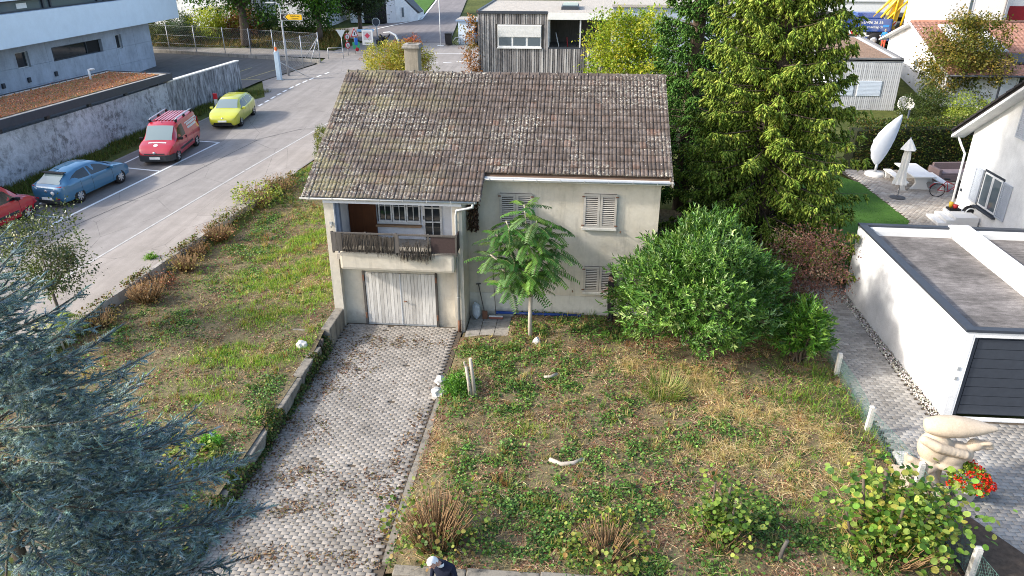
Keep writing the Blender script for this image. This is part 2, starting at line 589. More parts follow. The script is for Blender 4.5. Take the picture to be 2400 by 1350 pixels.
strips("road_seam", [(-13.2, 21.4, -15.0, 20.4), (-15.0, 20.4, -16.5, 18.2), (-16.5, 18.2, -17.8, 10.2), (-17.8, 10.2, -19.0, 5.8), (-19.0, 5.8, -20.6, -3)], .03, m_tar, "dark tar seam along the asphalt", "road seam", .006)
strips("yard_marking", [(-26.2, 34.0, -25.3, 38.4), (-24.0, 34.2, -22.9, 38.2), (-29.5, 32, -28.3, 38.5), (-27.2, 33.8, -22.8, 33.9)], .09, m_yel, "faded yellow bay lines in the yard")
strips("edge_stone", [(-17.15, 67.5, -19.05, 88), (-21.6, 57.2, -17.1, 67.6)], .22, m_line, "pale stone edging of the climbing side road", "kerb", .03)

sheet("verge", [(-22.5, 30.5), (-20.1, 28.5), (-21.2, 26.3), (-22.9, 8.89), (-29, -37), (-31.5, -37), (WALLX(0) - .1, 0)], m_grd, -.006, "weedy verge at the foot of the concrete wall", "verge")
# ---- kerb wall between footway and garden
def wallrun(name, pts, zt, zb, th, mat, label, cat, kind=None, bev=.0):
    """pts (x,y) along the run, zt/zb functions of y (or x,y)"""
    m = MB(); n = len(pts); V = []
    for i, (x, y) in enumerate(pts):
        a = Vector(pts[max(i - 1, 0)]); b = Vector(pts[min(i + 1, n - 1)]); d = (b - a).normalized(); nr = Vector((-d.y, d.x)) * th / 2
        t, bo = zt(x, y), zb(x, y)
        V += [(x - nr.x, y - nr.y, bo), (x + nr.x, y + nr.y, bo), (x + nr.x, y + nr.y, t), (x - nr.x, y - nr.y, t)]
    F = []
    for i in range(n - 1):
        o = 4 * i
        for k in range(4):
            F.append((o + k, o + (k + 1) % 4, o + 4 + (k + 1) % 4, o + 4 + k))
    F += [(0, 1, 2, 3), (4 * n - 4, 4 * n - 1, 4 * n - 2, 4 * n - 3)]
    m._add(V, F)
    o = m.build(name, mat)
    return tag(o, label, cat, kind=kind)
wallrun("kerb", [(kerb_x(y) + .02 * math.sin(y * 2.3), y) for y in np.arange(-40, 13.1, .8)], lambda x, y: z_road(y) + .012, lambda x, y: z_road(y) - .8, .17, m_kerb,
        "weathered concrete kerb wall holding the footway above the garden", "kerb", "structure")

# ---- driveway with its paving stones
XD0, XD1, YD0, YD1 = -6.16, -2.2, -11.25, .24
o = MB().box(XD0 - .1, XD1 + .1, YD0, YD1 + .2, -.3, -.022).build("driveway", m_joint)
drive = tag(o, "driveway of small grey paving stones leading to the garage", "driveway", kind="structure")

def paver_mesh(lx, ly, h=.03, ch=.005):
    x, y = lx / 2, ly / 2
    V = [(-x, -y, -h), (x, -y, -h), (x, y, -h), (-x, y, -h), (-x, -y, -ch), (x, -y, -ch), (x, y, -ch), (-x, y, -ch),
         (-x + ch, -y + ch, 0), (x - ch, -y + ch, 0), (x - ch, y - ch, 0), (-x + ch, y - ch, 0)]
    F = [(0, 1, 5, 4), (1, 2, 6, 5), (2, 3, 7, 6), (3, 0, 4, 7), (4, 5, 9, 8), (5, 6, 10, 9), (6, 7, 11, 10), (7, 4, 8, 11), (8, 9, 10, 11)]
    return np.array(V), np.array(F)
def lay_pavers(parent, items, lx, ly, mat, nparts, name="paver", zfun=None, rest_name="paving"):
    """items: (x, y, z, rot) with the largest in the picture first; the first nparts become parts"""
    V, F = paver_mesh(lx, ly)
    me = mesh_np(name, V, F, rnd=np.zeros(len(V)))
    me.materials.append(mat)
    for (x, y, z, r) in items[:nparts]:
        p = bpy.data.objects.new(name, me); p.location = (x, y, z)
        p.rotation_euler = (rng.normal(0, .004), rng.normal(0, .004), r + rng.normal(0, .008))
        link(p, parent)
    rest = items[nparts:]
    if rest:
        A = np.array(rest); n = len(A); rr = A[:, 3] + rng.normal(0, .008, n)
        Rm = np.zeros((n, 3, 3)); Rm[:, 0, 0] = np.cos(rr); Rm[:, 0, 1] = -np.sin(rr); Rm[:, 1, 0] = np.sin(rr); Rm[:, 1, 1] = np.cos(rr); Rm[:, 2, 2] = 1
        Rm[:, 2, 0] = rng.normal(0, .005, n); Rm[:, 2, 1] = rng.normal(0, .005, n)
        Vv, Ff, _ = inst(V, F, A[:, :3], Rm, np.ones(n), np.zeros((n, 3)))
        q = add(rest_name, mesh_np(rest_name, Vv, Ff, rnd=np.repeat(rng.random(n), len(V))), mat, parent)
        tag(q, kind="stuff")
items = []
row = 0; y = YD0 + .06
while y < YD1 - .04:
    x = XD0 + (.1 if row % 2 else .0) + .1
    while x < XD1 - .08:
        if rng.random() > .004:
            items.append((x, y, rng.normal(0, .002) + .006 * math.sin(x * 1.7 + y * .6), 0))
        x += .2
    y += .1; row += 1
lay_pavers(drive, items, .192, .091, m_pav, 300)
# a row of edging setts along the street
wallrun("edging", [(x, -11.33) for x in (-8.4, -5, -1.9)], lambda x, y: .012, lambda x, y: -.3, .13, m_kerb, "row of pale edging stones at the foot of the driveway", "kerb", "structure")
sheet_near = MB().poly([(-12.8, -11.15, -.025), (-12.8, -60, -.025), (60, -60, -.025), (60, -11.4, -.025), (-8.45, -11.4, -.025), (-8.45, -11.15, -.025)]).build("street", m_road)
tag(sheet_near, "street in front of the plot", "road", kind="structure")
wallrun("edge_strip", [(-2.12 + .02 * math.sin(y), y) for y in np.arange(-10.4, -3.2, .7)], lambda x, y: .075 + .02 * math.sin(y * 3), lambda x, y: -.3, .17, m_lowwall,
        "broken concrete edging on the garden side of the driveway", "kerb", "structure")

# ---- retaining wall left of the driveway
rw = thing("retaining_wall", "old concrete retaining wall along the driveway, overgrown with ivy", "wall")
def block(name, x0, x1, y0, y1, z0, z1, tilt=0):
    o = MB().box(x0, x1, y0, y1, z0, z1, .03).build(name, m_lowwall, rw)
    return o
block("wall_block", -6.42, -6.12, -1.5, -.01, -.2, .655)
block("wall_block", -7.35, -6.42, -1.55, -1.25, -.1, .60)
block("wall_block", -7.0, -6.62, -1.95, -1.6, -.1, .50)
for i in range(5):
    y0 = -2.25 - i * 1.78
    block("wall_block", -6.46 + .01 * i, -6.17 + .012 * (i % 2), y0 - 1.76, y0, -.2, .44 - .03 * i)
lw = thing("low_wall", "low weathered concrete wall beside the foot of the driveway, under the blue spruce", "wall")
for i in range(3):
    MB().box(-6.5 - i * 1.5 - 1.48, -6.5 - i * 1.5, -11.1, -10.82, -.2, .33 - .01 * i, .03).build("wall_block", m_lowwall, lw)
fw = thing("front_wall", "low concrete wall along the street in front of the right-hand garden", "wall")
for i in range(8):
    MB().box(-1.85 + i * 1.5, -1.85 + i * 1.5 + 1.485, -10.9 + .03 * i, -10.62 + .03 * i, -.2, .27 + .012 * (i % 3), .03).build("wall_block", m_lowwall, fw)

# ---- garden soil sheets
def grid_sheet(name, X, Y, Z, mat, label, cat):
    ny, nx = X.shape
    idx = np.arange(nx * ny).reshape(ny, nx)
    F = np.stack([idx[:-1, :-1], idx[:-1, 1:], idx[1:, 1:], idx[1:, :-1]], -1).reshape(-1, 4)
    o = add(name, mesh_np(name, np.stack([X, Y, Z], -1).reshape(-1, 3), F, smooth=True), mat)
    return tag(o, label, cat, kind="structure")
yy = np.linspace(-10.85, 22, 150)[:, None]; tt = np.linspace(0, 1, 44)[None]
X = -6.3 + (kerb_x(yy) + .06 + 6.3) * tt; Y = yy + 0 * tt
grid_sheet("garden_soil", X, Y, h_left(X, Y), m_sl, "rough soil of the garden left of the driveway", "garden soil")
yy = np.linspace(-10.7, 12, 120)[:, None]; tt = np.linspace(0, 1, 64)[None]
X = -2.05 + (9.72 + 2.05) * tt + 0 * yy; Y = yy + 0 * tt
Z = h_right(X, Y); Z = np.where((X < -.5) & (Y > -.4), -.05, Z); Z = np.where((X < 4.4) & (Y > 1.25), -.1, Z)
grid_sheet("garden_soil", X, Y, Z, m_sl, "rough soil of the garden right of the driveway", "garden soil")
# concrete slabs in the corner by the old house
slabs = tag(MB().box(-1.97, -.5, -.75, 1.16, -.2, -.02).build("slab_bed", m_joint), "bed under the concrete slabs", "paving", kind="structure")
for ix in range(3):
    for iy in range(4):
        MB().box(-1.95 + ix * .48, -1.95 + ix * .48 + .465, -.72 + iy * .47, -.72 + iy * .47 + .455, -.019, .022 + rng.normal(0, .004), .008).build("concrete_slab", m_kerb, slabs)

# ---- neighbour's court, soil bed, lawn and patio
court = tag(MB().poly([(9.75, -11.3, -.03), (30, -11.3, -.03), (30, -3.7, -.03), (12, -3.7, -.03), (12, 5.3, -.03), (9.6, 5.6, -.03)]).build("court", m_joint), "paved court beside the white garage", "court", kind="structure")
items = []
def court_ok(x, y):
    if y > -3.95: return 9.72 < x < 11.45 and y < 5.4
    if x < 9.9: return False
    return y > -6.2 or x > 10.45 + (-7.4 - y) * .38
row = 0; y = -11.0
while y < 5.3:
    x = 9.75 + (.12 if row % 2 else 0)
    while x < 19.5:
        if court_ok(x, y): items.append((x, y, rng.normal(0, .003) - .004, 0))
        x += .24
    y += .125; row += 1
items.sort(key=lambda t: (t[0] - 1.6) ** 2 + (t[1] + 21.7) ** 2 if 9.9 < t[0] < 13.2 and t[1] > -9.3 else 1e6 + t[0])
lay_pavers(court, items, .232, .117, m_pav2, 300)
bed = MB(); 
bed.poly([(9.9, -11.3, .02), (12.6, -11.3, .02), (11.4, -8.9, .02), (10.5, -7.35, .02), (10.35, -6.3, .02), (9.85, -6.2, .02)])
tag(bed.build("soil_bed", plain("dark_bare_soil", (.075, .055, .04), .95, .45, 9, bump=.6, bscale=25)), "bare dark soil bed beside the neighbour's paving", "soil", kind="structure")
m_gravel = plain("pale_gravel", (.42, .40, .37), .9, .3, 20)
# pebbles along the garage wall
n = 1500
tV = np.array([(0, 0, -.5), (.5, .1, 0), (-.1, .5, .05), (-.5, -.1, 0), (.1, -.5, -.05), (0, 0, .45)]); tF = np.array([(0, 2, 1), (0, 3, 2), (0, 4, 3), (0, 1, 4), (5, 1, 2), (5, 2, 3), (5, 3, 4), (5, 4, 1)])
pos = np.stack([rng.uniform(11.42, 11.72, n), rng.uniform(-3.75, 4.5, n), rng.uniform(-.01, .03, n)], 1)
pos[:, 0] += .15 * (4.3 - pos[:, 1]) / 8.0 - .05
cl = Cloud().put(tV, tF, pos, frames(rand_unit(n), rand_unit(n)), rng.uniform(.03, .07, n), pal(n, ["b9b4ab", "d8d4cb", "8f8a82", "a8a096"], .15))
k = NT("pebble_stone"); k.color(k.n("ShaderNodeAttribute", attribute_name="Col").outputs["Color"]); m_attr = k.done(.8, .25)
tag(cl.build("pebbles", m_attr), "strip of pale pebbles at the foot of the white garage wall", "pebbles", kind="stuff")
m_lawn = (lambda k: (k.color(k.ramp(k.math('ADD', k.math('MULTIPLY', k.noise(.8, 4, .6), .5), k.math('MULTIPLY', k.noise(40, 4, .7), .5)), [(.35, (.035, .085, .012)), (.65, (.08, .17, .03))])), k.bump(k.noise(60, 3, .7), .6, .03), k.done(.9, .15))[-1])(NT("mown_lawn"))
def hz(x, y): return .03 * max(y, 0)
MBl = MB().poly([(x, y, hz(x, y) + .02) for x, y in [(9.6, 5.3), (12.6, 5.0), (14.2, 7.4), (16.7, 11.6), (16.2, 17.0), (14.4, 19.5), (9.4, 19.5)]])
tag(MBl.build("lawn", m_lawn), "short bright green lawn behind the white garage", "lawn", kind="structure")
pat = MB().poly([(x, y, hz(x, y) + .0) for x, y in [(12.6, 5.0), (19.6, 4.6), (19.6, 13.6), (24, 19.8), (15.6, 19.4), (16.1, 17.0), (16.6, 11.6), (14.2, 7.4)]]).build("patio", m_joint)
tag(pat, "paved patio behind the white garage", "patio", kind="structure")
items = []; row = 0; y = 5.4
from mathutils.geometry import intersect_point_tri_2d as ipt
Q = [Vector(p) for p in [(12.9, 5.0), (19.5, 4.6), (19.5, 13.6), (24, 19.6), (15.9, 19.2), (16.3, 17.0), (16.75, 11.6), (14.45, 7.4)]]
def inpoly(x, y, Q):
    c = False; j = len(Q) - 1
    for i in range(len(Q)):
        if (Q[i].y > y) != (Q[j].y > y) and x < (Q[j].x - Q[i].x) * (y - Q[i].y) / (Q[j].y - Q[i].y) + Q[i].x: c = not c
        j = i
    return c
while y < 19.5:
    x = 12.8 + (.11 if row % 2 else 0)
    while x < 23:
        if inpoly(x, y, Q): items.append((x, y, hz(x, y) + .022 + rng.normal(0, .003), 0))
        x += .22
    y += .16; row += 1
lay_pavers(pat, items, .208, .148, m_pav3, 0)
# ================================================================ the old house
def m_stucco(name, base, warm=(.40, .36, .28)):
    k = NT(name)
    a = k.noise(.7, 6, .65); fine = k.noise(70, 3, .7); mid = k.noise(6, 4, .6)
    c = k.mix(k.ramp(a, [(.38, 0.0), (.68, .75)]), base, warm)
    run = k.noise(2.2, 6, .7, k.mapped(k.pos(), (1.8, 1.8, .25)))
    c = k.mix(k.math('MULTIPLY', k.ramp(run, [(.52, 0.0), (.72, 1.0)]), .4), c, (.20, .18, .145))
    c = k.mix(.5, c, k.ramp(mid, [(.3, .85), (.7, 1.1)]), 'MULTIPLY')
    sep = k.n("ShaderNodeSeparateXYZ"); k.l(k.pos(), sep.inputs[0])
    foot = k.math('MULTIPLY', k.ramp(k.math('ADD', sep.outputs[2], k.math('MULTIPLY', mid, .6)), [(.32, 1.0), (.75, 0.0)]), .45)
    c = k.mix(foot, c, (.17, .155, .12))
    k.color(c)
    k.bump(k.math('ADD', fine, mid), .5, .012)
    return k.done(.95, .15)
def m_wood(name, c0, c1, axis='z', rough=.85, scale=1.0):
    """weathered wood, grain along one axis"""
    k = NT(name)
    st = {'z': (14, 14, .9), 'x': (.9, 14, 14), 'y': (14, .9, 14)}[axis]
    g = k.noise(2.0 * scale, 6, .7, k.mapped(k.pos(), st))
    a = k.noise(1.7, 4, .6)
    oi = k.n("ShaderNodeObjectInfo").outputs["Random"]
    f = k.math('ADD', k.math('MULTIPLY', g, .62), k.math('ADD', k.math('MULTIPLY', a, .2), k.math('MULTIPLY', oi, .18)))
    k.color(k.ramp(f, [(.3, c0), (.68, c1)]))
    k.bump(g, .4, .006)
    return k.done(rough, .2)
def m_tile():
    k = NT("roof_tile")
    at = k.n("ShaderNodeAttribute", attribute_name="rnd")
    oi = k.n("ShaderNodeObjectInfo")
    r = k.math('FRACT', k.math('ADD', at.outputs["Fac"], oi.outputs["Random"]))
    c = k.ramp(r, [(0, (.082, .066, .057)), (.35, (.094, .075, .064)), (.8, (.104, .08, .067)), (.95, (.118, .083, .067)), (1, (.145, .088, .066))])
    big = k.noise(.55, 5, .6); mid = k.noise(7, 5, .7); fine = k.noise(45, 3, .7)
    c = k.mix(1.0, c, k.ramp(mid, [(.3, .62), (.7, 1.02)]), 'MULTIPLY')
    grey = k.ramp(k.noise(3.2, 6, .72), [(.44, 0.0), (.68, .7)])
    c = k.mix(grey, c, (.185, .155, .14))
    # lichen: pale crusts in colonies, yellow-green film on the left, dots all over
    colony = k.ramp(k.noise(.5, 4, .6), [(.46, 0.0), (.58, 1.0)])
    crust = k.ramp(k.noise(11, 5, .75), [(.53, 0.0), (.62, 1.0)])
    c = k.mix(k.math('MULTIPLY', k.math('MULTIPLY', colony, crust), .9), c, (.50, .48, .41))
    sep = k.n("ShaderNodeSeparateXYZ"); k.l(k.pos(), sep.inputs[0])
    left = k.ramp(k.math('MULTIPLY', sep.outputs[0], -.1), [(.15, 0.0), (.62, 1.0)])
    film = k.ramp(k.noise(.75, 5, .65, k.mapped(k.pos(), (1, 1.5, 1), (3.1, 7.7, 0))), [(.47, 0.0), (.60, 1.0)])
    band = k.ramp(k.noise(9, 4, .7), [(.35, .25), (.6, 1.0)])
    c = k.mix(k.math('MULTIPLY', k.math('MULTIPLY', left, film), k.math('MULTIPLY', band, .6)), c, (.27, .25, .135))
    dots = k.math('LESS_THAN', k.vor(6.2), .095)
    sel = k.math('GREATER_THAN', k.noise(3.7, 2, .5), .44)
    c = k.mix(k.math('MULTIPLY', k.math('MULTIPLY', dots, sel), .85), c, (.60, .58, .54))
    k.color(c)
    k.bump(k.math('ADD', mid, fine), .5, .01)
    return k.done(.88, .2)

m_wall = m_stucco("house_render", (.555, .51, .43), (.465, .412, .32))
m_plinth = m_stucco("plinth_render", (.58, .555, .50), (.52, .49, .42))
m_wwall = plain("white_loggia_wall", (.56, .58, .62), .9, .12, 3)
m_tl = m_tile()
m_shut = m_wood("shutter_wood", (.30, .27, .23), (.47, .44, .39), 'x')
m_shdark = plain("shutter_gap", (.035, .032, .03), .9)
m_rust = plain("rusty_iron", (.16, .075, .045), .8, .4, 12)
m_gdoor = m_wood("garage_door_wood", (.30, .28, .25), (.66, .63, .58), 'z')
m_greywood = m_wood("grey_weathered_wood", (.04, .036, .032), (.14, .125, .112), 'z')
m_brownpanel = m_wood("brown_varnished_panel", (.05, .018, .008), (.10, .035, .014), 'z', .45)
m_reed = m_wood("dry_reed", (.03, .026, .022), (.10, .085, .07), 'z')
m_zinc = plain("zinc_gutter", (.40, .415, .42), .45, .15, 8, .5, .35)
m_whpaint = plain("white_paint", (.68, .68, .66), .5, .1, 5)
m_oldpaint = plain("chipped_pale_paint", (.50, .51, .52), .6, .2, 9)
m_dglass = glass_mat("dark_window_glass")
m_screen = plain("dark_plastic_screen", (.05, .032, .03), .7, .3, 20)

house = thing("old_house", "old two-storey house with moss-flecked tiled roof, balcony and garage", "house")
SLOPE = .4995
def roof_z(y):
    return 7.549 - SLOPE * abs(5.758 - y)
# walls
w = MB()
w.box(-1.99, 4.232, 1.174, 1.45, -.3, 5.22)                               # right-hand front wall
w.box(-6.424, -6.11, 0, 11.45, -.3, 4.62)                                 # left side wall with its pier
w.box(-2.31, -1.99, 0, 1.172, -.3, 4.62)                                  # right pier
w.box(-6.424, 4.232, 11.2, 11.46, -.3, 4.62)
w.box(3.98, 4.23, 1.45, 11.2, -.3, 5.0)
w.prism([(4.228, 1.174, 5.0), (4.228, 11.45, 4.5), (4.228, 5.758, 7.36)], (-.25, 0, 0))
w.prism([(-6.42, .0, 4.45), (-6.42, 11.45, 4.45), (-6.42, 5.758, 7.36)], (.25, 0, 0))
w.build("wall", m_wall, house)
MB().box(-1.985, 4.26, 1.148, 1.2, -.3, .90).build("plinth", m_plinth, house)
MB().box(-6.12, -2.30, .25, .42, -.2, 2.7).build("garage_wall", m_wall, house)
# balcony
b = MB().box(-5.93, -2.2, -.45, .24, 2.29, 2.89, .09)
b.build("balcony_parapet", m_wall, house)
MB().box(-6.12, -2.30, -.1, 1.5, 2.5, 2.68).build("balcony_floor", m_kerb, house)
MB().box(-6.42, -1.99, -.05, 1.6, 4.40, 4.48).build("soffit", m_wwall, house)
lw_ = MB()                                                                # loggia back wall round its openings
lw_.box(-6.12, -5.12, 1.45, 1.6, 2.5, 4.45); lw_.box(-5.12, -3.62, 1.45, 1.6, 2.5, 3.22); lw_.box(-3.62, -3.55, 1.45, 1.6, 2.5, 4.45)
lw_.box(-2.9, -2.30, 1.45, 1.6, 2.5, 4.45)
lw_.box(-2.32, -2.31, .0, 1.45, 2.5, 4.45); lw_.box(-6.11, -6.1, .0, 1.45, 2.5, 4.45)
lw_.build("loggia_wall", m_wwall, house)
MB().box(-6.07, -5.14, 1.38, 1.44, 2.7, 4.36).build("brown_panel", m_brownpanel, house)["label"] = "brown varnished wooden panel at the end of the balcony"
MB().box(-6.1, -5.98, .12, .3, 2.68, 4.4).build("grey_post", plain("blue_grey_paint", (.16, .19, .25), .6), house)
win = MB().box(-5.1, -3.64, 1.42, 1.47, 3.22, 3.30).build("loggia_window", m_oldpaint, house)
for i in range(3):
    x0 = -5.06 + i * .48
    f = MB()
    f.box(x0, x0 + .045, 1.40, 1.46, 3.30, 4.30); f.box(x0 + .415, x0 + .46, 1.40, 1.46, 3.30, 4.30); f.box(x0 + .045, x0 + .415, 1.40, 1.46, 3.30, 3.35)
    f.box(x0 + .045, x0 + .415, 1.40, 1.46, 4.25, 4.30); f.box(x0 + .22, x0 + .24, 1.41, 1.45, 3.35, 4.25); f.box(x0 + .045, x0 + .415, 1.415, 1.45, 3.84, 3.86)
    f.build("sash", m_oldpaint, win)
    MB().box(x0 + .04, x0 + .42, 1.47, 1.48, 3.33, 4.28).build("pane", m_dglass, win)
MB().box(-5.16, -3.60, 1.30, 1.45, 3.14, 3.2).build("sill", m_wood("sill_wood", (.13, .08, .05), (.30, .20, .12), 'x'), win)
dr = MB().box(-3.55, -2.9, 1.47, 1.52, 2.68, 2.72).build("balcony_door", m_oldpaint, house)
f = MB(); f.box(-3.55, -3.48, 1.41, 1.47, 2.68, 4.40); f.box(-2.97, -2.90, 1.41, 1.47, 2.68, 4.40); f.box(-3.48, -2.97, 1.41, 1.47, 3.30, 3.34)
f.box(-3.48, -2.97, 1.41, 1.47, 3.80, 3.84); f.box(-3.24, -3.21, 1.415, 1.465, 2.72, 3.30); f.box(-3.24, -3.21, 1.415, 1.465, 3.34, 3.8); f.box(-3.24, -3.21, 1.415, 1.465, 3.84, 4.4)
f.build("door_frame", m_oldpaint, dr)
MB().box(-3.5, -2.95, 1.475, 1.485, 2.7, 4.4).build("pane", m_dglass, dr)
MB().box(-3.53, -3.50, 1.37, 1.41, 3.42, 3.54).build("handle", m_shdark, dr)
# balcony rail with torn reed matting
rail = MB().box(-6.1, -2.08, -.53, -.47, 3.55, 3.60).build("balcony_rail", m_greywood, house)
MB().box(-6.1, -2.08, -.53, -.47, 2.97, 3.01).build("bottom_rail", m_greywood, rail)
for x in (-6.07, -5.0, -4.02, -3.0, -2.12):
    MB().box(x - .03, x + .03, -.52, -.46, 2.9, 3.62).build("rail_post", m_greywood, rail)
for x0, x1 in ((-6.09, -5.93), (-5.92, -5.76), (-4.08, -3.92)):
    MB().box(x0, x1, -.56, -.535, 2.98, 3.59).build("board", m_greywood, rail)
rd = MB()
for i in range(330):
    x = -5.75 + 1.68 * i / 330 + rng.normal(0, .004)
    rd.tube([(x, -.565 + rng.normal(0, .006), 2.97 + rng.normal(0, .012)), (x + rng.normal(0, .006), -.565, 3.56 - .06 * sstep(-4.9, -4.1, x) + rng.normal(0, .018))], .0055, 3, False)
for i in range(150):
    x = -3.9 + 1.0 * i / 150 + rng.normal(0, .012); t = rng.random()
    rd.tube([(x + rng.normal(0, .03), -.56 + rng.normal(0, .02), 2.76 + rng.normal(0, .07)), (x + rng.normal(0, .02), -.56, 3.16 + .3 * t * abs(math.sin(x * 9)))], .0055, 3, False)
for i in range(120):
    x = rng.uniform(-4.7, -2.8)
    rd.tube([(x + rng.normal(0, .02), -.55 + rng.normal(0, .02), 2.88 + rng.normal(0, .06)), (x, -.54, 3.04)], .005, 3, False)
o = rd.build("reed_matting", m_reed, rail, fixn=False); tag(o, "torn reed matting hanging from the balcony rail", kind="stuff")
sc = MB().box(-2.92, -2.10, -.50, -.488, 3.0, 3.58); sc.box(-2.108, -2.09, -.5, .0, 3.0, 3.58)
sc.build("rail_screen", m_screen, rail)

# garage door, two leaves of boards
gd = MB().box(-5.36, -2.97, .20, .249, 0.0, .055).build("garage_door", m_zinc, house)
for leaf, (x0, x1) in enumerate(((-5.35, -4.17), (-4.16, -2.985))):
    nb = 10; bw = (x1 - x0) / nb
    for i in range(nb):
        MB().box(x0 + i * bw + .003, x0 + (i + 1) * bw - .003, .19 + rng.normal(0, .0015), .245, .06, 1.93, .006).build("board", m_gdoor, gd)
MB().box(-4.18, -4.15, .175, .19, .06, 1.93).build("cover_strip", m_oldpaint, gd)
MB().tube([(-4.05, .19, .93), (-4.05, .13, .93), (-3.95, .12, .95)], .018, 6).build("handle", m_rust, gd)
for x in (-5.40, -2.955):
    MB().box(x - .035, x + .035, .17, .25, 0, 1.97).build("door_post", m_greywood, gd)
    for z in (.25, 1.65):
        MB().box(x - .02, x + .03, .15, .17, z, z + .2).build("hinge", m_rust, gd)
# shuttered windows on the right-hand front
def shuttered(x0, x1, z0, z1, sill=True):
    fr = MB().box(x0 + .02, x1 - .02, 1.15, 1.172, z0 + .01, z1).build("window", m_shdark, house)
    if sill:
        MB().box(x0 - .03, x1 + .03, 1.06, 1.17, z0 - .09, z0 - .005, .01).build("sill", m_plinth, fr)
    xm = (x0 + x1) / 2
    for a, c_ in ((x0, xm - .006), (xm + .006, x1)):
        s = MB(); t = .075
        s.box(a, a + t, 1.09, 1.13, z0, z1); s.box(c_ - t, c_, 1.09, 1.13, z0, z1); s.box(a + t, c_ - t, 1.09, 1.13, z0, z0 + t); s.box(a + t, c_ - t, 1.09, 1.13, z1 - t, z1)
        sh = s.build("shutter", m_shut, house)
        n = int((z1 - z0 - 2 * t) / .062)
        for i in range(n):
            zc = z0 + t + (i + .5) * (z1 - z0 - 2 * t) / n
            q = MB().box(-(c_ - a) / 2 + t, (c_ - a) / 2 - t, -.021, .021, -.006, .006)
            q.xform(Matrix.Translation(((a + c_) / 2, 1.108, zc)) @ Matrix.Rotation(R(38 if rng.random() > .06 else 20), 4, 'X'))
            q.build("slat", m_shut, sh)
        for zz in (z0 + .06, z1 - .1):
            xo = a if a == x0 else c_
            MB().box(xo - .05, xo + .05, 1.075, 1.09, zz, zz + .035).build("hinge", m_rust, sh)
shuttered(1.80, 2.87, 3.43, 4.56)
shuttered(1.90, 2.96, 1.12, 2.03)
shuttered(-.92, .15, 3.37, 4.50)
shuttered(-.90, .10, .98, 1.85)
# small fittings
MB().tube([(-6.2, -.02, 3.62), (-6.2, -.14, 3.6), (-6.2, -.16, 3.72)], .015, 6).build("hook", m_zinc, house)
MB().box(-6.28, -6.2, -.03, -.002, 3.66, 3.76).build("hook_plate", m_zinc, house)
MB().tube([(3.02, 1.13, 3.32), (3.02, 1.0, 3.3), (3.03, .98, 3.38)], .012, 6).build("shutter_stay", m_rust, house)
MB().tube([(1.55, 1.14, 1.12), (1.55, 1.04, 1.1), (1.56, 1.0, 1.16)], .012, 6).build("shutter_stay", m_rust, house)
# gutters and downpipe
def gutter(x0, x1, y, z, name="gutter"):
    m = MB(); n = 7; V = []
    for x in (x0, x1):
        for rr in (.075, .068):
            for k in range(n):
                t = math.pi + math.pi * k / (n - 1)
                V.append((x, y + rr * math.cos(t), z + rr * math.sin(t)))
    F = []
    for k in range(n - 1):
        F.append((k, k + 1, 2 * n + k + 1, 2 * n + k)); F.append((n + k, 3 * n + k, 3 * n + k + 1, n + k + 1))
    F += [(0, 2 * n, 3 * n, n), (n - 1, 2 * n - 1, 4 * n - 1, 3 * n - 1), tuple(range(n)), tuple(range(2 * n, 3 * n))]
    m._add(V, F, True)
    g = m.build(name, m_zinc, house)
    x = x0 + .3
    while x < x1:
        MB().box(x - .012, x + .012, y - .08, y - .073, z - .05, z + .02).build("bracket", m_zinc, g)
        x += .75
gutter(-7.1, -1.50, -.13, 4.60)
gutter(-1.50, 4.58, .83, 5.08)
MB().tube([(-1.62, -.13, 4.56), (-1.62, -.13, 4.42), (-1.80, -.09, 4.36), (-2.14, -.07, 4.28), (-2.17, -.07, 4.1), (-2.17, -.07, .42)], .047, 10).build("downpipe", m_zinc, house)
MB().tube([(-2.17, -.07, .44), (-2.17, -.07, .0)], .052, 10).build("downpipe_shoe", m_rust, house)
for z in (1.3, 2.6, 3.9):
    MB().lathe([(.055, -.015), (.055, .015)], 10, (-2.17, -.07, z)).build("pipe_clamp", m_zinc, house)
# roof boards under the tiles
m_fascia = m_wood("eaves_timber", (.10, .065, .045), (.22, .15, .11), 'x')
un = MB()
for sgn in (1,):
    y0, y1 = -.02, 5.74
    un._add([(-6.95, y0, roof_z(y0) - .10), (-1.6, y0, roof_z(y0) - .10), (-1.6, y1, roof_z(y1) - .10), (-6.95, y1, roof_z(y1) - .10)], [(0, 1, 2, 3)])
    un._add([(-1.6, .95, roof_z(.95) - .10), (4.46, .95, roof_z(.95) - .10), (4.46, y1, roof_z(y1) - .10), (-1.6, y1, roof_z(y1) - .10)], [(0, 1, 2, 3)])
    un._add([(-6.95, y1, roof_z(y1) - .10), (4.46, y1, roof_z(y1) - .10), (4.46, 11.8, roof_z(11.8) - .10), (-6.95, 11.8, roof_z(11.8) - .10)], [(0, 1, 2, 3)])
un.build("roof_boarding", m_fascia, house, fixn=False)
for x0, y0 in ((-6.98, -.05), (4.45, .9)):
    MB().prism([(x0, y0, roof_z(y0) - .16), (x0, 5.758, roof_z(5.758) - .16), (x0, 5.758, roof_z(5.758) - .01), (x0, y0, roof_z(y0) - .01)], (.03, 0, 0)).build("bargeboard", m_fascia, house)
MB().prism([(-1.60, -.05, roof_z(-.05) - .14), (-1.60, .93, roof_z(.93) - .14), (-1.60, .93, roof_z(.93) - .01), (-1.60, -.05, roof_z(-.05) - .01)], (.03, 0, 0)).build("bargeboard", m_fascia, house)
MB().box(-6.95, -1.6, -.06, -.03, roof_z(-.05) - .16, roof_z(-.05) - .02).build("fascia", m_whpaint, house)
MB().box(-1.6, 4.45, .90, .93, roof_z(.9) - .16, roof_z(.9) - .02).build("fascia", m_whpaint, house)
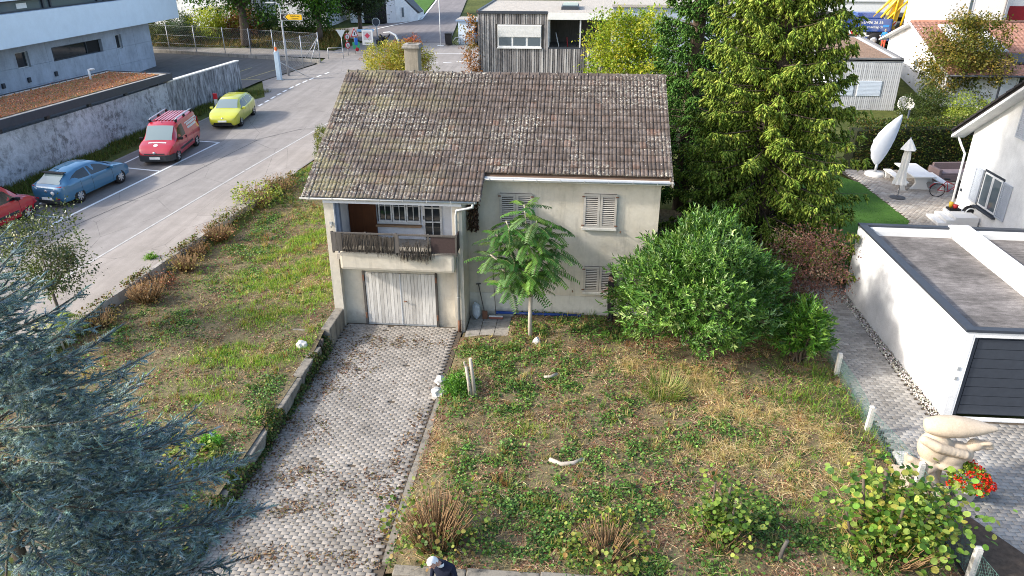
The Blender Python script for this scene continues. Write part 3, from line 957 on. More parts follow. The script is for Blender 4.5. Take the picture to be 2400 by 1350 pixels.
# tiles
TW, TL = .246, .3285
ang = math.atan(SLOPE)
def tile_mesh():
    nx = 13; xs_ = np.linspace(0, 1, nx)
    prof = .026 * np.abs(np.sin(xs_ * 2 * np.pi)) ** .7 * np.where(xs_ < .5, 1, 1)
    prof = prof + np.where((xs_ < .02) | (xs_ > .98), -.012, 0)
    V = []; 
    for (t, lift) in ((0, .036), (TL * .5, .024), (TL + .05, -.004)):
        for i in range(nx): V.append((xs_[i] * (TW + .004), t, prof[i] + lift))
    for i in range(nx): V.append((xs_[i] * (TW + .004), .002, prof[i] - .004))
    F = []
    for r in range(2):
        for i in range(nx - 1):
            F.append((r * nx + i, r * nx + i + 1, (r + 1) * nx + i + 1, (r + 1) * nx + i))
    for i in range(nx - 1): F.append((3 * nx + i, 3 * nx + i + 1, i + 1, i))
    return np.array(V), np.array(F)
tv, tf = tile_mesh()
tile_me = mesh_np("tile", tv, tf, rnd=np.zeros(len(tv)), smooth=False); tile_me.materials.append(m_tl)
roof = MB().box(-6.9, 4.4, 5.70, 5.82, 7.36, 7.40).build("roof", m_fascia, house)
spots = []
ncol = int(round((4.53 + 7.03) / TW))
rows = int(round((5.758 + .13) / math.cos(ang) / TL))
for side in (0, 1):
    for r in range(rows - 5 if side else 0, rows):
        d = r * TL                      # distance from the eaves up the slope
        for c_ in range(ncol):
            x = -7.03 + c_ * TW
            if side == 0:
                y = -.14 + d * math.cos(ang)
                if x > -1.55 and y < .78: continue
                z = roof_z(y)
            else:
                y = 11.656 - d * math.cos(ang); z = roof_z(y)
            spots.append((side, x + rng.normal(0, .003), y + rng.normal(0, .004), z + rng.normal(0, .003), rng.normal(0, .008)))
front = sorted([s for s in spots if s[0] == 0], key=lambda s: s[2] + .004 * abs(s[1]))
for s in front[:300]:
    o = bpy.data.objects.new("tile", tile_me)
    o.location = s[1:4]; o.rotation_euler = (ang + rng.normal(0, .006), rng.normal(0, .006), s[4])
    link(o, roof)
rest = front[300:] + [s for s in spots if s[0] == 1]
A = np.array([s[1:] for s in rest]); sd = np.array([s[0] for s in rest]); n = len(A)
ca, sa = math.cos(ang), math.sin(ang)
Rm = np.zeros((n, 3, 3))
sg = np.where(sd == 0, 1.0, -1.0)
j1 = rng.normal(0, .008, n)
Rm[:, 0, 0] = sg; Rm[:, 0, 1] = -j1; Rm[:, 1, 0] = j1
Rm[:, 1, 1] = ca * sg; Rm[:, 1, 2] = -sa * sg; Rm[:, 2, 1] = sa; Rm[:, 2, 2] = ca
A[:, 0] += np.where(sd == 1, TW, 0)
Vv, Ff, _ = inst(tv, tf, A[:, :3], Rm, np.ones(n), np.zeros((n, 3)))
tag(add("tiling", mesh_np("tiling", Vv, Ff, rnd=np.repeat(rng.random(n), len(tv))), m_tl, roof), kind="stuff")
# ridge caps
cap = MB()
V = []; nseg = 8
for (x, rr) in ((0, .128), (.04, .132), (.05, .113), (.36, .105)):
    for k in range(nseg + 1):
        t = math.pi * k / nseg
        V.append((x, rr * 1.1 * math.cos(t), rr * .95 * math.sin(t)))
F = []
for i in range(3):
    for k in range(nseg): F.append((i * (nseg + 1) + k, i * (nseg + 1) + k + 1, (i + 1) * (nseg + 1) + k + 1, (i + 1) * (nseg + 1) + k))
F.append(tuple(range(nseg + 1)))
cap._add(V, F)
cme = cap.mesh("ridge_cap"); a_ = cme.attributes.new("rnd", 'FLOAT', 'POINT'); cme.materials.append(m_tl)
for i in range(33):
    o = bpy.data.objects.new("ridge_cap", cme); o.location = (-7.04 + i * .352, 5.758 + rng.normal(0, .006), 7.49 + rng.normal(0, .005)); o.rotation_euler = (0, rng.normal(0, .01), rng.normal(0, .015))
    link(o, roof)
# verge tiles
for x in (-7.05, 4.50):
    m = MB()
    d0 = 0 if x < 0 else 3
    for r in range(d0, rows):
        y = -.14 + r * TL * ca; z = roof_z(y)
        m.prism([(x, y - .01, z - .09), (x, y + TL * ca + .02, z - .09 + TL * sa), (x, y + TL * ca + .02, z + .035 + TL * sa), (x, y - .01, z + .05)], (.05, 0, 0))
    o = m.build("verge", m_tl, roof)
# chimney
ch = MB().box(-5.02, -4.50, 6.35, 6.9, 6.6, 8.30, .015).build("chimney", m_concrete("chimney_render", (.34, .30, .235), .5, (.10, .085, .06)), house)
cm = MB(); cm.box(-5.09, -4.42, 6.28, 6.97, 8.30, 8.37, .015); cm.box(-5.05, -4.46, 6.32, 6.46, 8.37, 8.44); cm.box(-5.05, -4.46, 6.80, 6.93, 8.37, 8.44); cm.box(-5.05, -4.92, 6.46, 6.80, 8.37, 8.44); cm.box(-4.59, -4.46, 6.46, 6.80, 8.37, 8.44)
cm.build("chimney_cap", m_kerb, ch)
MB().box(-4.92, -4.59, 6.46, 6.80, 8.372, 8.38).build("flue", m_shdark, ch)
# dead creeper at the inner corner
dc = Cloud(); n = 700
pos = np.stack([rng.uniform(-1.93, -1.6, n), rng.uniform(.75, 1.1, n), rng.uniform(3.3, 4.3, n)], 1)
dc.put(LEAF4, LEAF4F, pos, frames(np.stack([rng.normal(0, .4, n), rng.normal(0, .4, n) - .3, -np.ones(n)], 1), rand_unit(n)), np.stack([rng.uniform(.03, .07, n), rng.uniform(.06, .14, n), np.ones(n) * .05], 1), pal(n, ["3a2a22", "5a4436", "2b211c", "6e5543"], .2))
m_dead = foliage_mat("dead_leaf", .9, .1, .1)
cr = dc.build("dead_creeper", m_dead); tag(cr, "withered brown creeper hanging in the corner of the old house", "creeper")
# ================================================================ plants
m_leaf = foliage_mat("leaf", .5, .35, .35)
m_gloss = foliage_mat("glossy_leaf", .38, .22, .45)
m_needle = foliage_mat("needles", .6, .36, .25)
m_grass = foliage_mat("grass_blade", .6, .35, .25)
m_drystem = plain("cut_stem_bark", (.25, .155, .075), .85, .45, 30)
m_bark = plain("grey_brown_bark", (.11, .085, .065), .9, .4, 14, bump=.6, bscale=30)
m_paleb = plain("pale_smooth_bark", (.40, .35, .29), .8, .2, 12)
m_cutwood = plain("fresh_cut_wood", (.55, .45, .32), .8, .15, 15)

def limb(path, r0, r1, mat, parent, name="limb", n=6):
    k = len(path)
    return MB().tube(path, [r0 + (r1 - r0) * i / (k - 1) for i in range(k)], n).build(name, mat, parent)

def spruce(name, label, base, H, R0, z0, cols, wts, nb=7, dz=.29, hang=.6, dens=1.0, sh=(.10, .19), rad=.026, pw=.9, topz=None, group=None):
    bx, by, bz = base
    t = thing(name, label, "tree", base, 0, group)
    MB().tube([(0, 0, -.2), (0.05, 0, H * .5), (0, 0, H)], [.035 * H * .6, .016 * H, .01], 9).build("trunk", m_bark, t)
    cl = Cloud(); br = MB()
    z = z0
    while z < (topz or H - .2):
        Rz = R0 * max(0.02, 1 - z / H) ** pw
        k = max(3, int(nb * (1 if z < H * .8 else .7)))
        a0 = rng.uniform(0, 6.28)
        for j in range(k):
            A = a0 + 6.283 * j / k + rng.normal(0, .22)
            L = Rz * rng.uniform(.72, 1.1)
            if L < .15: continue
            zb = z + rng.normal(0, .12)
            u = np.array([math.cos(A), math.sin(A), 0]); s = np.array([-math.sin(A), math.cos(A), 0])
            up = .22 + .35 * (z / H); dr = .75 - .5 * (z / H)
            tt = np.linspace(0, 1, 6)
            f = lambda q: u * (L * q)[:, None] + np.array([0, 0, 1]) * (zb + L * (up * q - dr * q ** 2 + .42 * q ** 3))[:, None]
            P = f(tt)
            br.tube([tuple(p) for p in P], [.012 * L + .008] * 1 + [.010 * L + .006, .008 * L + .005, .006 * L + .004, .005, .003], 4, False)
            nl = int(L * 13 * dens * (.55 if math.sin(A) > .45 else 1)) + 3
            q = rng.uniform(.12, 1.0, nl) ** .8
            pp = f(q)
            side = np.where(rng.random(nl) < .5, -1.0, 1.0)
            fw = rng.uniform(.25, .9, nl)
            d = s[None] * (side * rng.uniform(.3, .9, nl))[:, None] + u[None] * fw[:, None] + np.array([0, 0, -1]) * (hang * rng.uniform(.3, 1.5, nl))[:, None]
            d = norm(d + rng.normal(0, .15, (nl, 3)))
            ll = (.20 + .40 * (1 - q)) * rng.uniform(.6, 1.3, nl) * min(1, L / 1.6 + .3)
            ns = 6
            fr = np.linspace(.12, 1, ns)
            sp = pp[:, None] + d[:, None] * (ll[:, None] * fr[None])[..., None]
            sp[..., 2] -= (ll[:, None] * fr[None] ** 2 * .25 * hang)
            sd = norm(d[:, None] + rng.normal(0, .42, (nl, ns, 3)) + np.array([0, 0, -.25 * hang]))
            sp = sp.reshape(-1, 3); sd = sd.reshape(-1, 3); m = len(sp)
            lsc = rng.uniform(sh[0], sh[1], m); rsc = rad * rng.uniform(.8, 1.3, m)
            cl.put(SPIN, SPINF, sp, frames(sd, rand_unit(m)), np.stack([rsc, lsc, rsc], 1), pal(m, cols, .16, wts))
        z += dz * rng.uniform(.8, 1.2) * (1 if z < H * .7 else .8)
    tag(br.build("branches", m_bark, t, fixn=False), kind="stuff")
    o = cl.build("crown", m_needle, t)
    return t

spruce("spruce_tree", "tall broad green spruce with drooping branches right of the old house", (8.7, 6.5, .2), 19.0, 4.25, .7,
       ["82983a", "95a846", "6a822e", "aebc5a", "566e28"], [4, 4, 4, 2, 2], nb=8, dz=.29, hang=1.0, dens=1.05, sh=(.14, .25), rad=.036)
spruce("spruce_tree", "dark narrow spruce standing behind the roof of the old house", (6.5, 12.6, .4), 17.5, 3.2, 1.2,
       ["4f7630", "608a3a", "3e6428", "769a44"], [4, 3, 4, 1], nb=7, dz=.36, hang=.6, dens=.9, sh=(.13, .24), rad=.036)

# ---- blue spruce close to the camera
def blue_spruce():
    bx, by = -4.4, -16.1; top = 9.6
    t = thing("blue_spruce", "blue-grey spruce filling the bottom left corner", "tree", (bx, by, -.02))
    MB().tube([(0, 0, 0), (.02, 0, 5), (0, 0, top - .1)], [.17, .08, .008], 8).build("trunk", m_bark, t)
    # a shoot: thin core with needles all round
    V = [(0, -.1, 0), (.36, .45, 0), (-.18, .45, .31), (-.18, .45, -.31), (0, 1.1, 0)]; F = [(0, 1, 2), (0, 2, 3), (0, 3, 1), (1, 4, 2), (2, 4, 3), (3, 4, 1)]
    V = [tuple(x) for x in V]
    r2 = np.random.default_rng(3)
    for i in range(16):
        y = (i + .5) / 16 * .98; a = i * 2.4 + r2.uniform(-.3, .3); ln = r2.uniform(.75, 1.1)
        d = np.array([math.cos(a), .0, math.sin(a)]); tng = np.array([-math.sin(a), 0, math.cos(a)])
        b = np.array([0, y - .02, 0]); tip = b + d * ln + np.array([0, .17, 0])
        o = len(V); wd = .12
        V += [tuple(b + tng * wd), tuple(b - tng * wd), tuple(tip)]; F.append((o, o + 1, o + 2))
    V = np.array(V); F = np.array(F)
    cl = Cloud(); br = MB()
    cols = ["7f979f", "93aab1", "6b828b", "a8bbc0", "586e77", "8b9d95"]
    def shoots(P, D, ln, wd=.034):
        m = len(P)
        cl.put(V, F, P, frames(D, rand_unit(m)), np.stack([np.full(m, wd) * rng.uniform(.8, 1.15, m), ln, np.full(m, wd)], 1), pal(m, cols, .13))
    z = top - .25
    lv = 0
    while z > 5.0:
        dep = top - z
        Rz = min(.2 + .60 * dep, 2.45)
        k = 8
        a0 = rng.uniform(0, 6.28)
        for j in range(k):
            A = a0 + 6.283 * j / k + rng.normal(0, .2); L = Rz * rng.uniform(.75, 1.2)
            u = np.array([math.cos(A), math.sin(A), 0]); s = np.array([-math.sin(A), math.cos(A), 0])
            if u[0] < -.15 and rng.random() < .85: continue
            if u[1] < -.6 and dep > 1.5 and rng.random() < .6: continue
            rise = max(.10, .75 - .22 * dep)
            zb = z + rng.normal(0, .05)
            f = lambda q: u * (L * q)[:, None] + np.array([0, 0, 1]) * (zb + L * (rise * q - .34 * q ** 2 + .30 * q ** 3))[:, None]
            P = f(np.linspace(0, 1, 5)); br.tube([tuple(p) for p in P], [.018, .014, .010, .007, .004], 4, False)
            nm = int(L / .085)
            q = np.linspace(.12, 1, nm + 1); pm = f(q); dm = norm(np.gradient(pm, axis=0))
            shoots(pm, dm, np.full(len(pm), .12))
            nl = int(L / .056) + 2
            q = rng.uniform(.14, .98, nl); pp = f(q); side = np.where(np.arange(nl) % 2 == 0, 1.0, -1.0)
            d = norm(u[None] * rng.uniform(.55, .95, nl)[:, None] + s[None] * (side * rng.uniform(.45, .85, nl))[:, None] + np.array([0, 0, 1]) * rng.uniform(-.12, .25, nl)[:, None])
            ll = np.maximum(.08, L * .42 * (1.05 - q) * rng.uniform(.6, 1.2, nl) + .05)
            for i in range(nl):
                ns = max(1, int(ll[i] / .10)); fr = np.arange(ns) / max(ns, 1)
                sp = pp[i] + d[i] * (ll[i] * fr)[:, None]; sp[:, 2] -= .10 * ll[i] * fr ** 2
                shoots(sp, norm(d[i] + rng.normal(0, .1, (ns, 3))), np.full(ns, .125))
                if ll[i] > .2:
                    n2 = int(ll[i] / .075); fr = rng.uniform(.15, .95, n2); sp = pp[i] + d[i] * (ll[i] * fr)[:, None]
                    sd2 = np.where(np.arange(n2) % 2 == 0, 1.0, -1.0); cr = norm(np.cross(d[i], [0, 0, 1.0]))
                    shoots(sp, norm(d[i] * .8 + cr * (sd2 * .7)[:, None] + rng.normal(0, .12, (n2, 3))), rng.uniform(.07, .12, n2), .03)
        z -= .14 * (1 + .10 * dep)
    # leader
    zz = np.arange(top - .35, top, .09); shoots(np.stack([0 * zz, 0 * zz, zz], 1), np.tile([0, 0, 1.0], (len(zz), 1)), np.full(len(zz), .12))
    # coarse lower skirt, below the frame
    n = 5000; zz = rng.uniform(.6, 4.3, n); rr = (1.2 + .2 * (4.3 - zz)) * np.sqrt(rng.uniform(.25, 1, n)); aa = rng.uniform(0, 6.28, n)
    P = np.stack([rr * np.cos(aa), rr * np.sin(aa), zz], 1); D = norm(np.stack([np.cos(aa), np.sin(aa), rng.normal(-.1, .2, n)], 1))
    cl.put(SPIN, SPINF, P, frames(D, rand_unit(n)), np.stack([np.full(n, .05), np.full(n, .38), np.full(n, .05)], 1), pal(n, cols, .13))
    tag(br.build("branches", m_bark, t, fixn=False), kind="stuff")
    cl.build("crown", m_needle, t)
blue_spruce()

# ---- leafy crowns and shrubs
def leafy(name, label, cat, base, centre, radii, nclump, per, size, cols, wts=None, shell=.72, csize=.3, tmpl=(LEAF4, LEAF4F), mat=None, trunk=None, limbs=6, up=.4, group=None, bark=None, asp=.6, flat=0.0):
    """base in world; centre/radii of the crown relative to base; leaves in clumps spread through the crown"""
    t = thing(name, label, cat, base, 0, group)
    bark = bark or m_bark
    n = nclump
    d = rand_unit(n); rr = shell + (1 - shell) * rng.random(n) ** .5
    lump = 1 + .16 * np.sin(d[:, 0] * 5 + 1.3 * base[0]) + .13 * np.sin(d[:, 1] * 6 + d[:, 2] * 5) + rng.normal(0, .07, n)
    cp = np.array(centre) + d * np.array(radii) * (rr * lump)[:, None]
    inn = rng.random(n) < .22
    cp[inn] = np.array(centre) + d[inn] * np.array(radii) * rng.uniform(.2, .7, inn.sum())[:, None]
    cp[:, 2] = np.maximum(cp[:, 2], .05)
    P = np.repeat(cp, per, 0) + rng.normal(0, csize, (n * per, 3)) * np.array([1, 1, .8])
    P[:, 2] = np.maximum(P[:, 2], .02)
    m = len(P)
    out = norm(P - np.array(centre))
    ax = norm(out * .7 + rng.normal(0, .6, (m, 3)) + np.array([0, 0, -.15]))
    nr = norm(out * .5 + np.array([0, 0, up]) + rng.normal(0, .5, (m, 3)))
    sz = size * rng.uniform(.65, 1.3, m)
    c = pal(n, cols, .10, wts)
    c = np.repeat(c, per, 0) * (1 + rng.normal(0, .16, (m, 1)))
    cl = Cloud().put(tmpl[0], tmpl[1], P, frames(ax, nr), np.stack([sz * asp, sz, sz], 1), np.clip(c, .002, 1))
    if trunk:
        r0, h = trunk
        MB().tube([(0, 0, -.15), (.03, .02, h * .5), (0, 0, h)], [r0 * 1.25, r0, r0 * .75], 8).build("trunk", bark, t)
        b = MB()
        for i in range(limbs):
            a = 6.283 * i / limbs + rng.uniform(-.3, .3); e = np.array(centre) + np.array([math.cos(a) * radii[0], math.sin(a) * radii[1], rng.uniform(-.3, .6) * radii[2]]) * .75
            mid = np.array([0, 0, h]) * .45 + e * .55 + rng.normal(0, .12, 3)
            b.tube([(0, 0, h * .85), tuple(mid), tuple(e)], [r0 * .55, r0 * .3, r0 * .1], 5, False)
        tag(b.build("limbs", bark, t, fixn=False), kind="stuff")
    cl.build("crown" if trunk else "foliage", mat or m_leaf, t)
    return t

# ---- cherry laurel and its neighbours
def shoots_bush(name, label, cat, base, centre, radii, nshoot, per, ln, wd, cols, wts=None, mat=None, upb=.5, low=.1, group=None):
    t = thing(name, label, cat, base, 0, group)
    d = rand_unit(nshoot); d[:, 2] = np.where(d[:, 2] < -.35, -d[:, 2], d[:, 2])
    lump = 1 + .13 * np.sin(d[:, 0] * 6 + 1) + .09 * np.sin(d[:, 1] * 7 + d[:, 2] * 6) + .06 * np.sin(d[:, 2] * 11 + d[:, 0] * 9) + rng.normal(0, .05, nshoot)
    dp = np.where(rng.random(nshoot) < .66, rng.uniform(.88, 1.03, nshoot), rng.uniform(.5, .9, nshoot)); dp = np.where(rng.random(nshoot) < .04, 1.09, dp)
    cp = np.array(centre) + d * np.array(radii) * (lump * dp)[:, None]
    cp[:, 2] = np.maximum(cp[:, 2], low)
    ax = norm(d * np.array([1, 1, .8]) + np.array([0, 0, upb]) + rng.normal(0, .3, (nshoot, 3)))
    P = []; D = []; N = []
    for k in range(per):
        s = k / per; ph = k * 2.4 + rng.uniform(0, 6.28, nshoot)
        a = norm(np.cross(ax, rand_unit(nshoot))); b = np.cross(ax, a)
        lat = a * np.cos(ph)[:, None] + b * np.sin(ph)[:, None]
        P.append(cp + ax * ((s - .5) * ln * 2.2)); D.append(norm(lat * (1.0 - .55 * s) + ax * (.45 + .7 * s))); N.append(norm(ax * 1.2 - lat * .3 + np.array([0, 0, .4])))
    P = np.concatenate(P); D = np.concatenate(D); N = np.concatenate(N); m = len(P)
    c = np.tile(pal(nshoot, cols, .12, wts), (per, 1)) * (1 + rng.normal(0, .14, (m, 1)))
    sz = ln * rng.uniform(.75, 1.25, m)
    cl = Cloud().put(LEAF6, LEAF6F, P, frames(D, N), np.stack([np.full(m, wd) * rng.uniform(.8, 1.2, m), sz, sz * .8], 1), np.clip(c, .002, 1))
    b = MB()
    for i in range(14):
        a = rng.uniform(0, 6.28); e = np.array(centre) + np.array([math.cos(a) * radii[0], math.sin(a) * radii[1], rng.uniform(-.2, .8) * radii[2]]) * .85
        b.tube([(rng.normal(0, .15), rng.normal(0, .15), -.1), tuple(e * .5 + rng.normal(0, .1, 3)), tuple(e)], [.05, .03, .01], 5, False)
    tag(b.build("stems", m_bark, t, fixn=False), kind="stuff")
    cl.build("foliage", mat or m_gloss, t)
    return t
shoots_bush("cherry_laurel", "big rounded glossy green cherry laurel in front of the old house", "bush", (5.6, -.55, .15), (0, .0, 1.65), (2.28, 2.2, 2.2), 4600, 8, .16, .055,
            ["507630", "638a39", "3d6124", "7a9c46", "a3ba72"], [4, 4, 4, 2, 1])
shoots_bush("laurel_bush", "small leafy laurel at the fence below the red-leaved shrub", "bush", (8.55, -1.35, .1), (0, 0, 1.0), (.7, .7, .95), 560, 8, .17, .06,
            ["4c7a25", "649130", "85a944", "3a621d"])
leafy("red_leaved_shrub", "dull red-leaved shrub between the big laurel and the white garage", "shrub", (8.75, .75, .1), (0.2, 0, 2.3), (1.25, 1.15, 1.5), 460, 16, .075,
      ["6b463c", "785549", "573a33", "7f6856", "5f5a3c"], [4, 4, 3, 2, 1], .5, .13, trunk=(.05, 1.2), limbs=9)

# ---- tree of heaven in front of the house
def compound(cl, base, direction, L, nl, lw, ll, cols, droop=.5, mat=None, sag=.35):
    """one pinnate leaf"""
    d = np.array(direction, float); d /= np.linalg.norm(d)
    q = np.linspace(.12, 1, nl)
    P = np.array(base) + d * (L * q)[:, None]; P[:, 2] -= L * sag * q ** 2
    T = norm(np.gradient(P, axis=0))
    side = norm(np.cross(T, [0, 0, 1.0])); up = np.cross(side, T)
    c = pal(1, cols, .12)
    for sgn in (1, -1):
        ax = norm(side * sgn * 1.0 + T * .45 - up * droop + rng.normal(0, .06, P.shape))
        sz = ll * (.55 + .45 * np.sin(np.pi * (.15 + .8 * q))) * rng.uniform(.85, 1.15, nl)
        cl.put(LEAF6, LEAF6F, P, frames(ax, up), np.stack([np.full(nl, lw), sz, sz * .5], 1), np.clip(np.repeat(c, nl, 0) * (1 + rng.normal(0, .1, (nl, 1))), .002, 1))
    return P
def ailanthus(name, label, base, h_fork, tips, nleaf, L, ll, lw, cols, r0):
    t = thing(name, label, "tree", base)
    fork = (0.0, 0, h_fork)
    MB().tube([(0, 0, -.1), (-.02, .0, h_fork * .5), fork], [r0 * 1.2, r0, r0 * .9], 9).build("trunk", m_paleb, t)
    cl = Cloud(); rach = MB()
    for (x, y, z) in tips:
        limb([fork, (x * .35, y * .35, h_fork + (z - h_fork) * .5), (x, y, z)], r0 * .75, .018, m_paleb, t)
        for j in range(nleaf):
            a = j * 2.4 + rng.uniform(-.4, .4); s_ = j / nleaf; e = rng.uniform(-.35, .75) * (1 - .6 * s_)
            d = (math.cos(a), math.sin(a), e * .8)
            b = np.array([x, y, z]) * (1 - .3 * s_) + np.array([0, 0, h_fork]) * .3 * s_ + np.array([0, 0, .1 * s_ * (z - h_fork)])
            P = compound(cl, b, d, L * rng.uniform(.75, 1.2), 14, lw, ll, cols, .4, sag=rng.uniform(.2, .5))
            rach.tube([tuple(b), tuple(P[len(P) // 2]), tuple(P[-1])], [.008, .006, .003], 4, False)
    tag(rach.build("leaf_stalks", plain("leaf_stalk", (.20, .22, .08), .7, .2), t, fixn=False), kind="stuff")
    cl.build("crown", m_leaf, t)
    return t
ailanthus("tree_of_heaven", "slender tree with long feathery leaves in front of the old house wall", (.24, -.51, .12), 1.5,
          [(-.9, -.2, 2.5), (.6, -.15, 2.6), (-.4, .15, 3.6), (.15, .1, 4.1), (-1.25, -.25, 3.0), (-.2, -.45, 2.2), (.85, .0, 3.2), (-.8, .1, 4.0), (.3, -.35, 3.2), (-.5, -.55, 2.9), (-.25, .2, 4.5), (-1.1, .0, 3.6), (.6, .2, 3.9), (-.1, -.3, 3.7), (.1, -.5, 2.5), (-.7, -.5, 2.1)], 11, .8, .19, .06,
          ["446f2a", "527c30", "355c22", "6b9038", "5b7a44"], .068)
ailanthus("sapling", "young feathery-leaved sapling under the small evergreen, behind the blue spruce", (-14.0, -3.2, .55), .6, [(0, 0, 1.1), (.2, .1, .9)], 9, .75, .15, .045,
          ["8a9a3c", "a3ad4e", "6f8a32"], .03)

# ---- other trees
leafy("hornbeam", "yellow-green broadleaf tree behind the roof, left of the dark spruce", "tree", (4.0, 16.6, .5), (0.0, 0, 5.8), (2.0, 1.9, 2.7), 1000, 24, .135,
      ["8f9a28", "a6a832", "78901f", "b9ba44", "627f1f"], [4, 3, 4, 1, 3], .6, .2, trunk=(.16, 3.4), limbs=9)
leafy("broom_shrub", "yellow-green twiggy shrub behind the ridge, beside the chimney", "shrub", (-11.0, 29.4, 2.1), (0.1, 0, 2.15), (2.2, 1.6, 1.6), 800, 24, .13,
      ["a09c38", "b0a842", "848c2c", "c0b456", "9c6a30", "6c7a28"], [4, 3, 4, 2, 1, 2], .6, .16, asp=.4)
leafy("rust_red_shrub", "rust-red shrub growing out of the twiggy shrub by the chimney", "shrub", (-9.9, 29.6, 2.1), (0, -.3, 3.35), (.7, .6, .7), 130, 20, .10,
      ["9a5230", "b06a3e", "7b4026", "a8803f"], None, .5, .13)
leafy("rounded_yew", "small rounded yew at the roadside, left of the old house roof", "bush", (-11.6, 15.6, 1.35), (0, 0, .8), (.62, .62, .95), 320, 24, .06,
      ["5c6a24", "6e7a2c", "4a5a1e", "8a8536"], None, .85, .07)
leafy("bare_red_shrub", "thin reddish twiggy shrub at the left verge of the roof", "shrub", (-9.9, 20.5, 1.5), (0, 0, 2.0), (.75, .7, 1.3), 110, 12, .06,
      ["6f4a40", "7d5648", "8a6a52"], None, .4, .16, trunk=(.03, 1.2), limbs=12)
leafy("holly_tree", "small evergreen holly with a bare stem beside the kerb, left of the garden", "tree", (-14.35, -2.6, .62), (-.05, .1, 2.7), (1.35, 1.2, 1.45), 330, 20, .085,
      ["39471c", "4a5726", "2f3d19", "5d6a35", "6c7048"], None, .45, .15, mat=m_gloss, trunk=(.05, 1.8), limbs=12)
leafy("lime_tree", "tall green street tree with a thick trunk beyond the fence", "tree", (-29.6, 47.6, 3.4), (0.4, 0, 6.2), (5.2, 4.2, 3.2), 560, 34, .26,
      ["2f5216", "3d661b", "234012", "54801f"], None, .5, .55, trunk=(.42, 3.6), limbs=9)
leafy("lime_tree", "green tree to the right of the yellow road sign", "tree", (-23.2, 49.6, 3.5), (0, 0, 4.9), (2.9, 2.6, 2.7), 420, 34, .22,
      ["2f5417", "3f6c1d", "264514", "578422"], None, .5, .4, trunk=(.25, 2.4), limbs=8)
leafy("dark_tree", "dark green round tree in front of the white garage block", "tree", (-20.6, 54.2, 3.9), (0, 0, 3.6), (2.5, 2.2, 2.2), 360, 32, .2,
      ["26361a", "30441e", "1f2d15", "3b4f24"], None, .5, .36, trunk=(.2, 1.9), limbs=8)
for i, (x, y, r, h, cols, lab) in enumerate([
        (-38.2, 47.0, 2.0, 2.0, ["4f5c24", "5d6b2b", "3c4a1d"], "olive bush beside the grey concrete building"),
        (-36.4, 49.2, 1.5, 1.9, ["4a5f45", "5b7055", "394b36"], "grey-green bush left of the yellow-green bush"),
        (-34.0, 49.6, 1.7, 2.3, ["95a51f", "a9b52b", "7d8f1c"], "bright yellow-green bush beyond the yard fence"),
        (-32.5, 50.6, 1.8, 2.3, ["8a8b35", "9d9a44", "6d742c"], "pale olive bush next to the copper bush"),
        (-30.9, 50.8, 1.5, 2.3, ["8a5a35", "a06b3d", "6d4729"], "copper-brown bush beyond the yard fence"),
        (-28.6, 51.2, 2.3, 2.5, ["2b4a1b", "37591f", "20391a", "4c6630"], "dark green laurel mass behind the thick trunk"),
        (-24.8, 51.8, 2.2, 1.8, ["3b561c", "4a6822", "2c4417"], "green bush under the street trees")]):
    leafy("roadside_bush", lab, "bush", (x, y, z_road(y) + .55), (0, 0, h * .55), (r, r * .85, h * .62), 170, 22, .17, cols, None, .7, .22, group="bushes on the bank beyond the fence")

# ---- right background plants
leafy("copper_tree", "round tree with green and bronze leaves in front of the tiled roof", "tree", (27.6, 33.6, 1.1), (0, 0, 3.7), (2.35, 2.2, 2.75), 620, 30, .17,
      ["6f6a26", "59611f", "7d6a2c", "454f1b", "93803a"], [4, 4, 3, 3, 1], .65, .25, trunk=(.14, 1.4), limbs=8)
for x, y, r, h, cols, lab in [
        (24.6, 30.6, 1.5, 1.5, ["3f4f20", "4f5f28", "33421b"], "dark bush beside the slatted garage"),
        (26.6, 28.6, 1.7, 1.4, ["7a8a2e", "8f9c3a", "62741f"], "yellow-green bush below the bronze tree"),
        (25.6, 25.8, 1.9, 1.2, ["62702c", "748236", "8a8f4a"], "feathery green shrub behind the clipped hedge"),
        (28.6, 26.6, 1.6, 1.2, ["6b8028", "7f9431", "9aa23c"], "light green shrub beside the red terrace"),
        (30.4, 28.6, 1.0, 1.0, ["6f7426", "b38f2a", "4d5a1e"], "shrub with yellow flowers at the edge of the terrace"),
        (32.6, 27.4, 1.3, 1.5, ["5a7426", "6d8a2e", "455c1d"], "loose green shrub in front of the porch"),
        (33.0, 30.8, 2.2, 1.6, ["22301a", "2b3b1f", "1a2615"], "dark green mass of shrubs under the porch")]:
    leafy("garden_shrub", lab, "shrub", (x, y, hz(x, y)), (0, 0, h * .7), (r, r * .9, h * .8), 190, 24, .12, cols, None, .65, .2, group="shrubs in the neighbour's back garden")

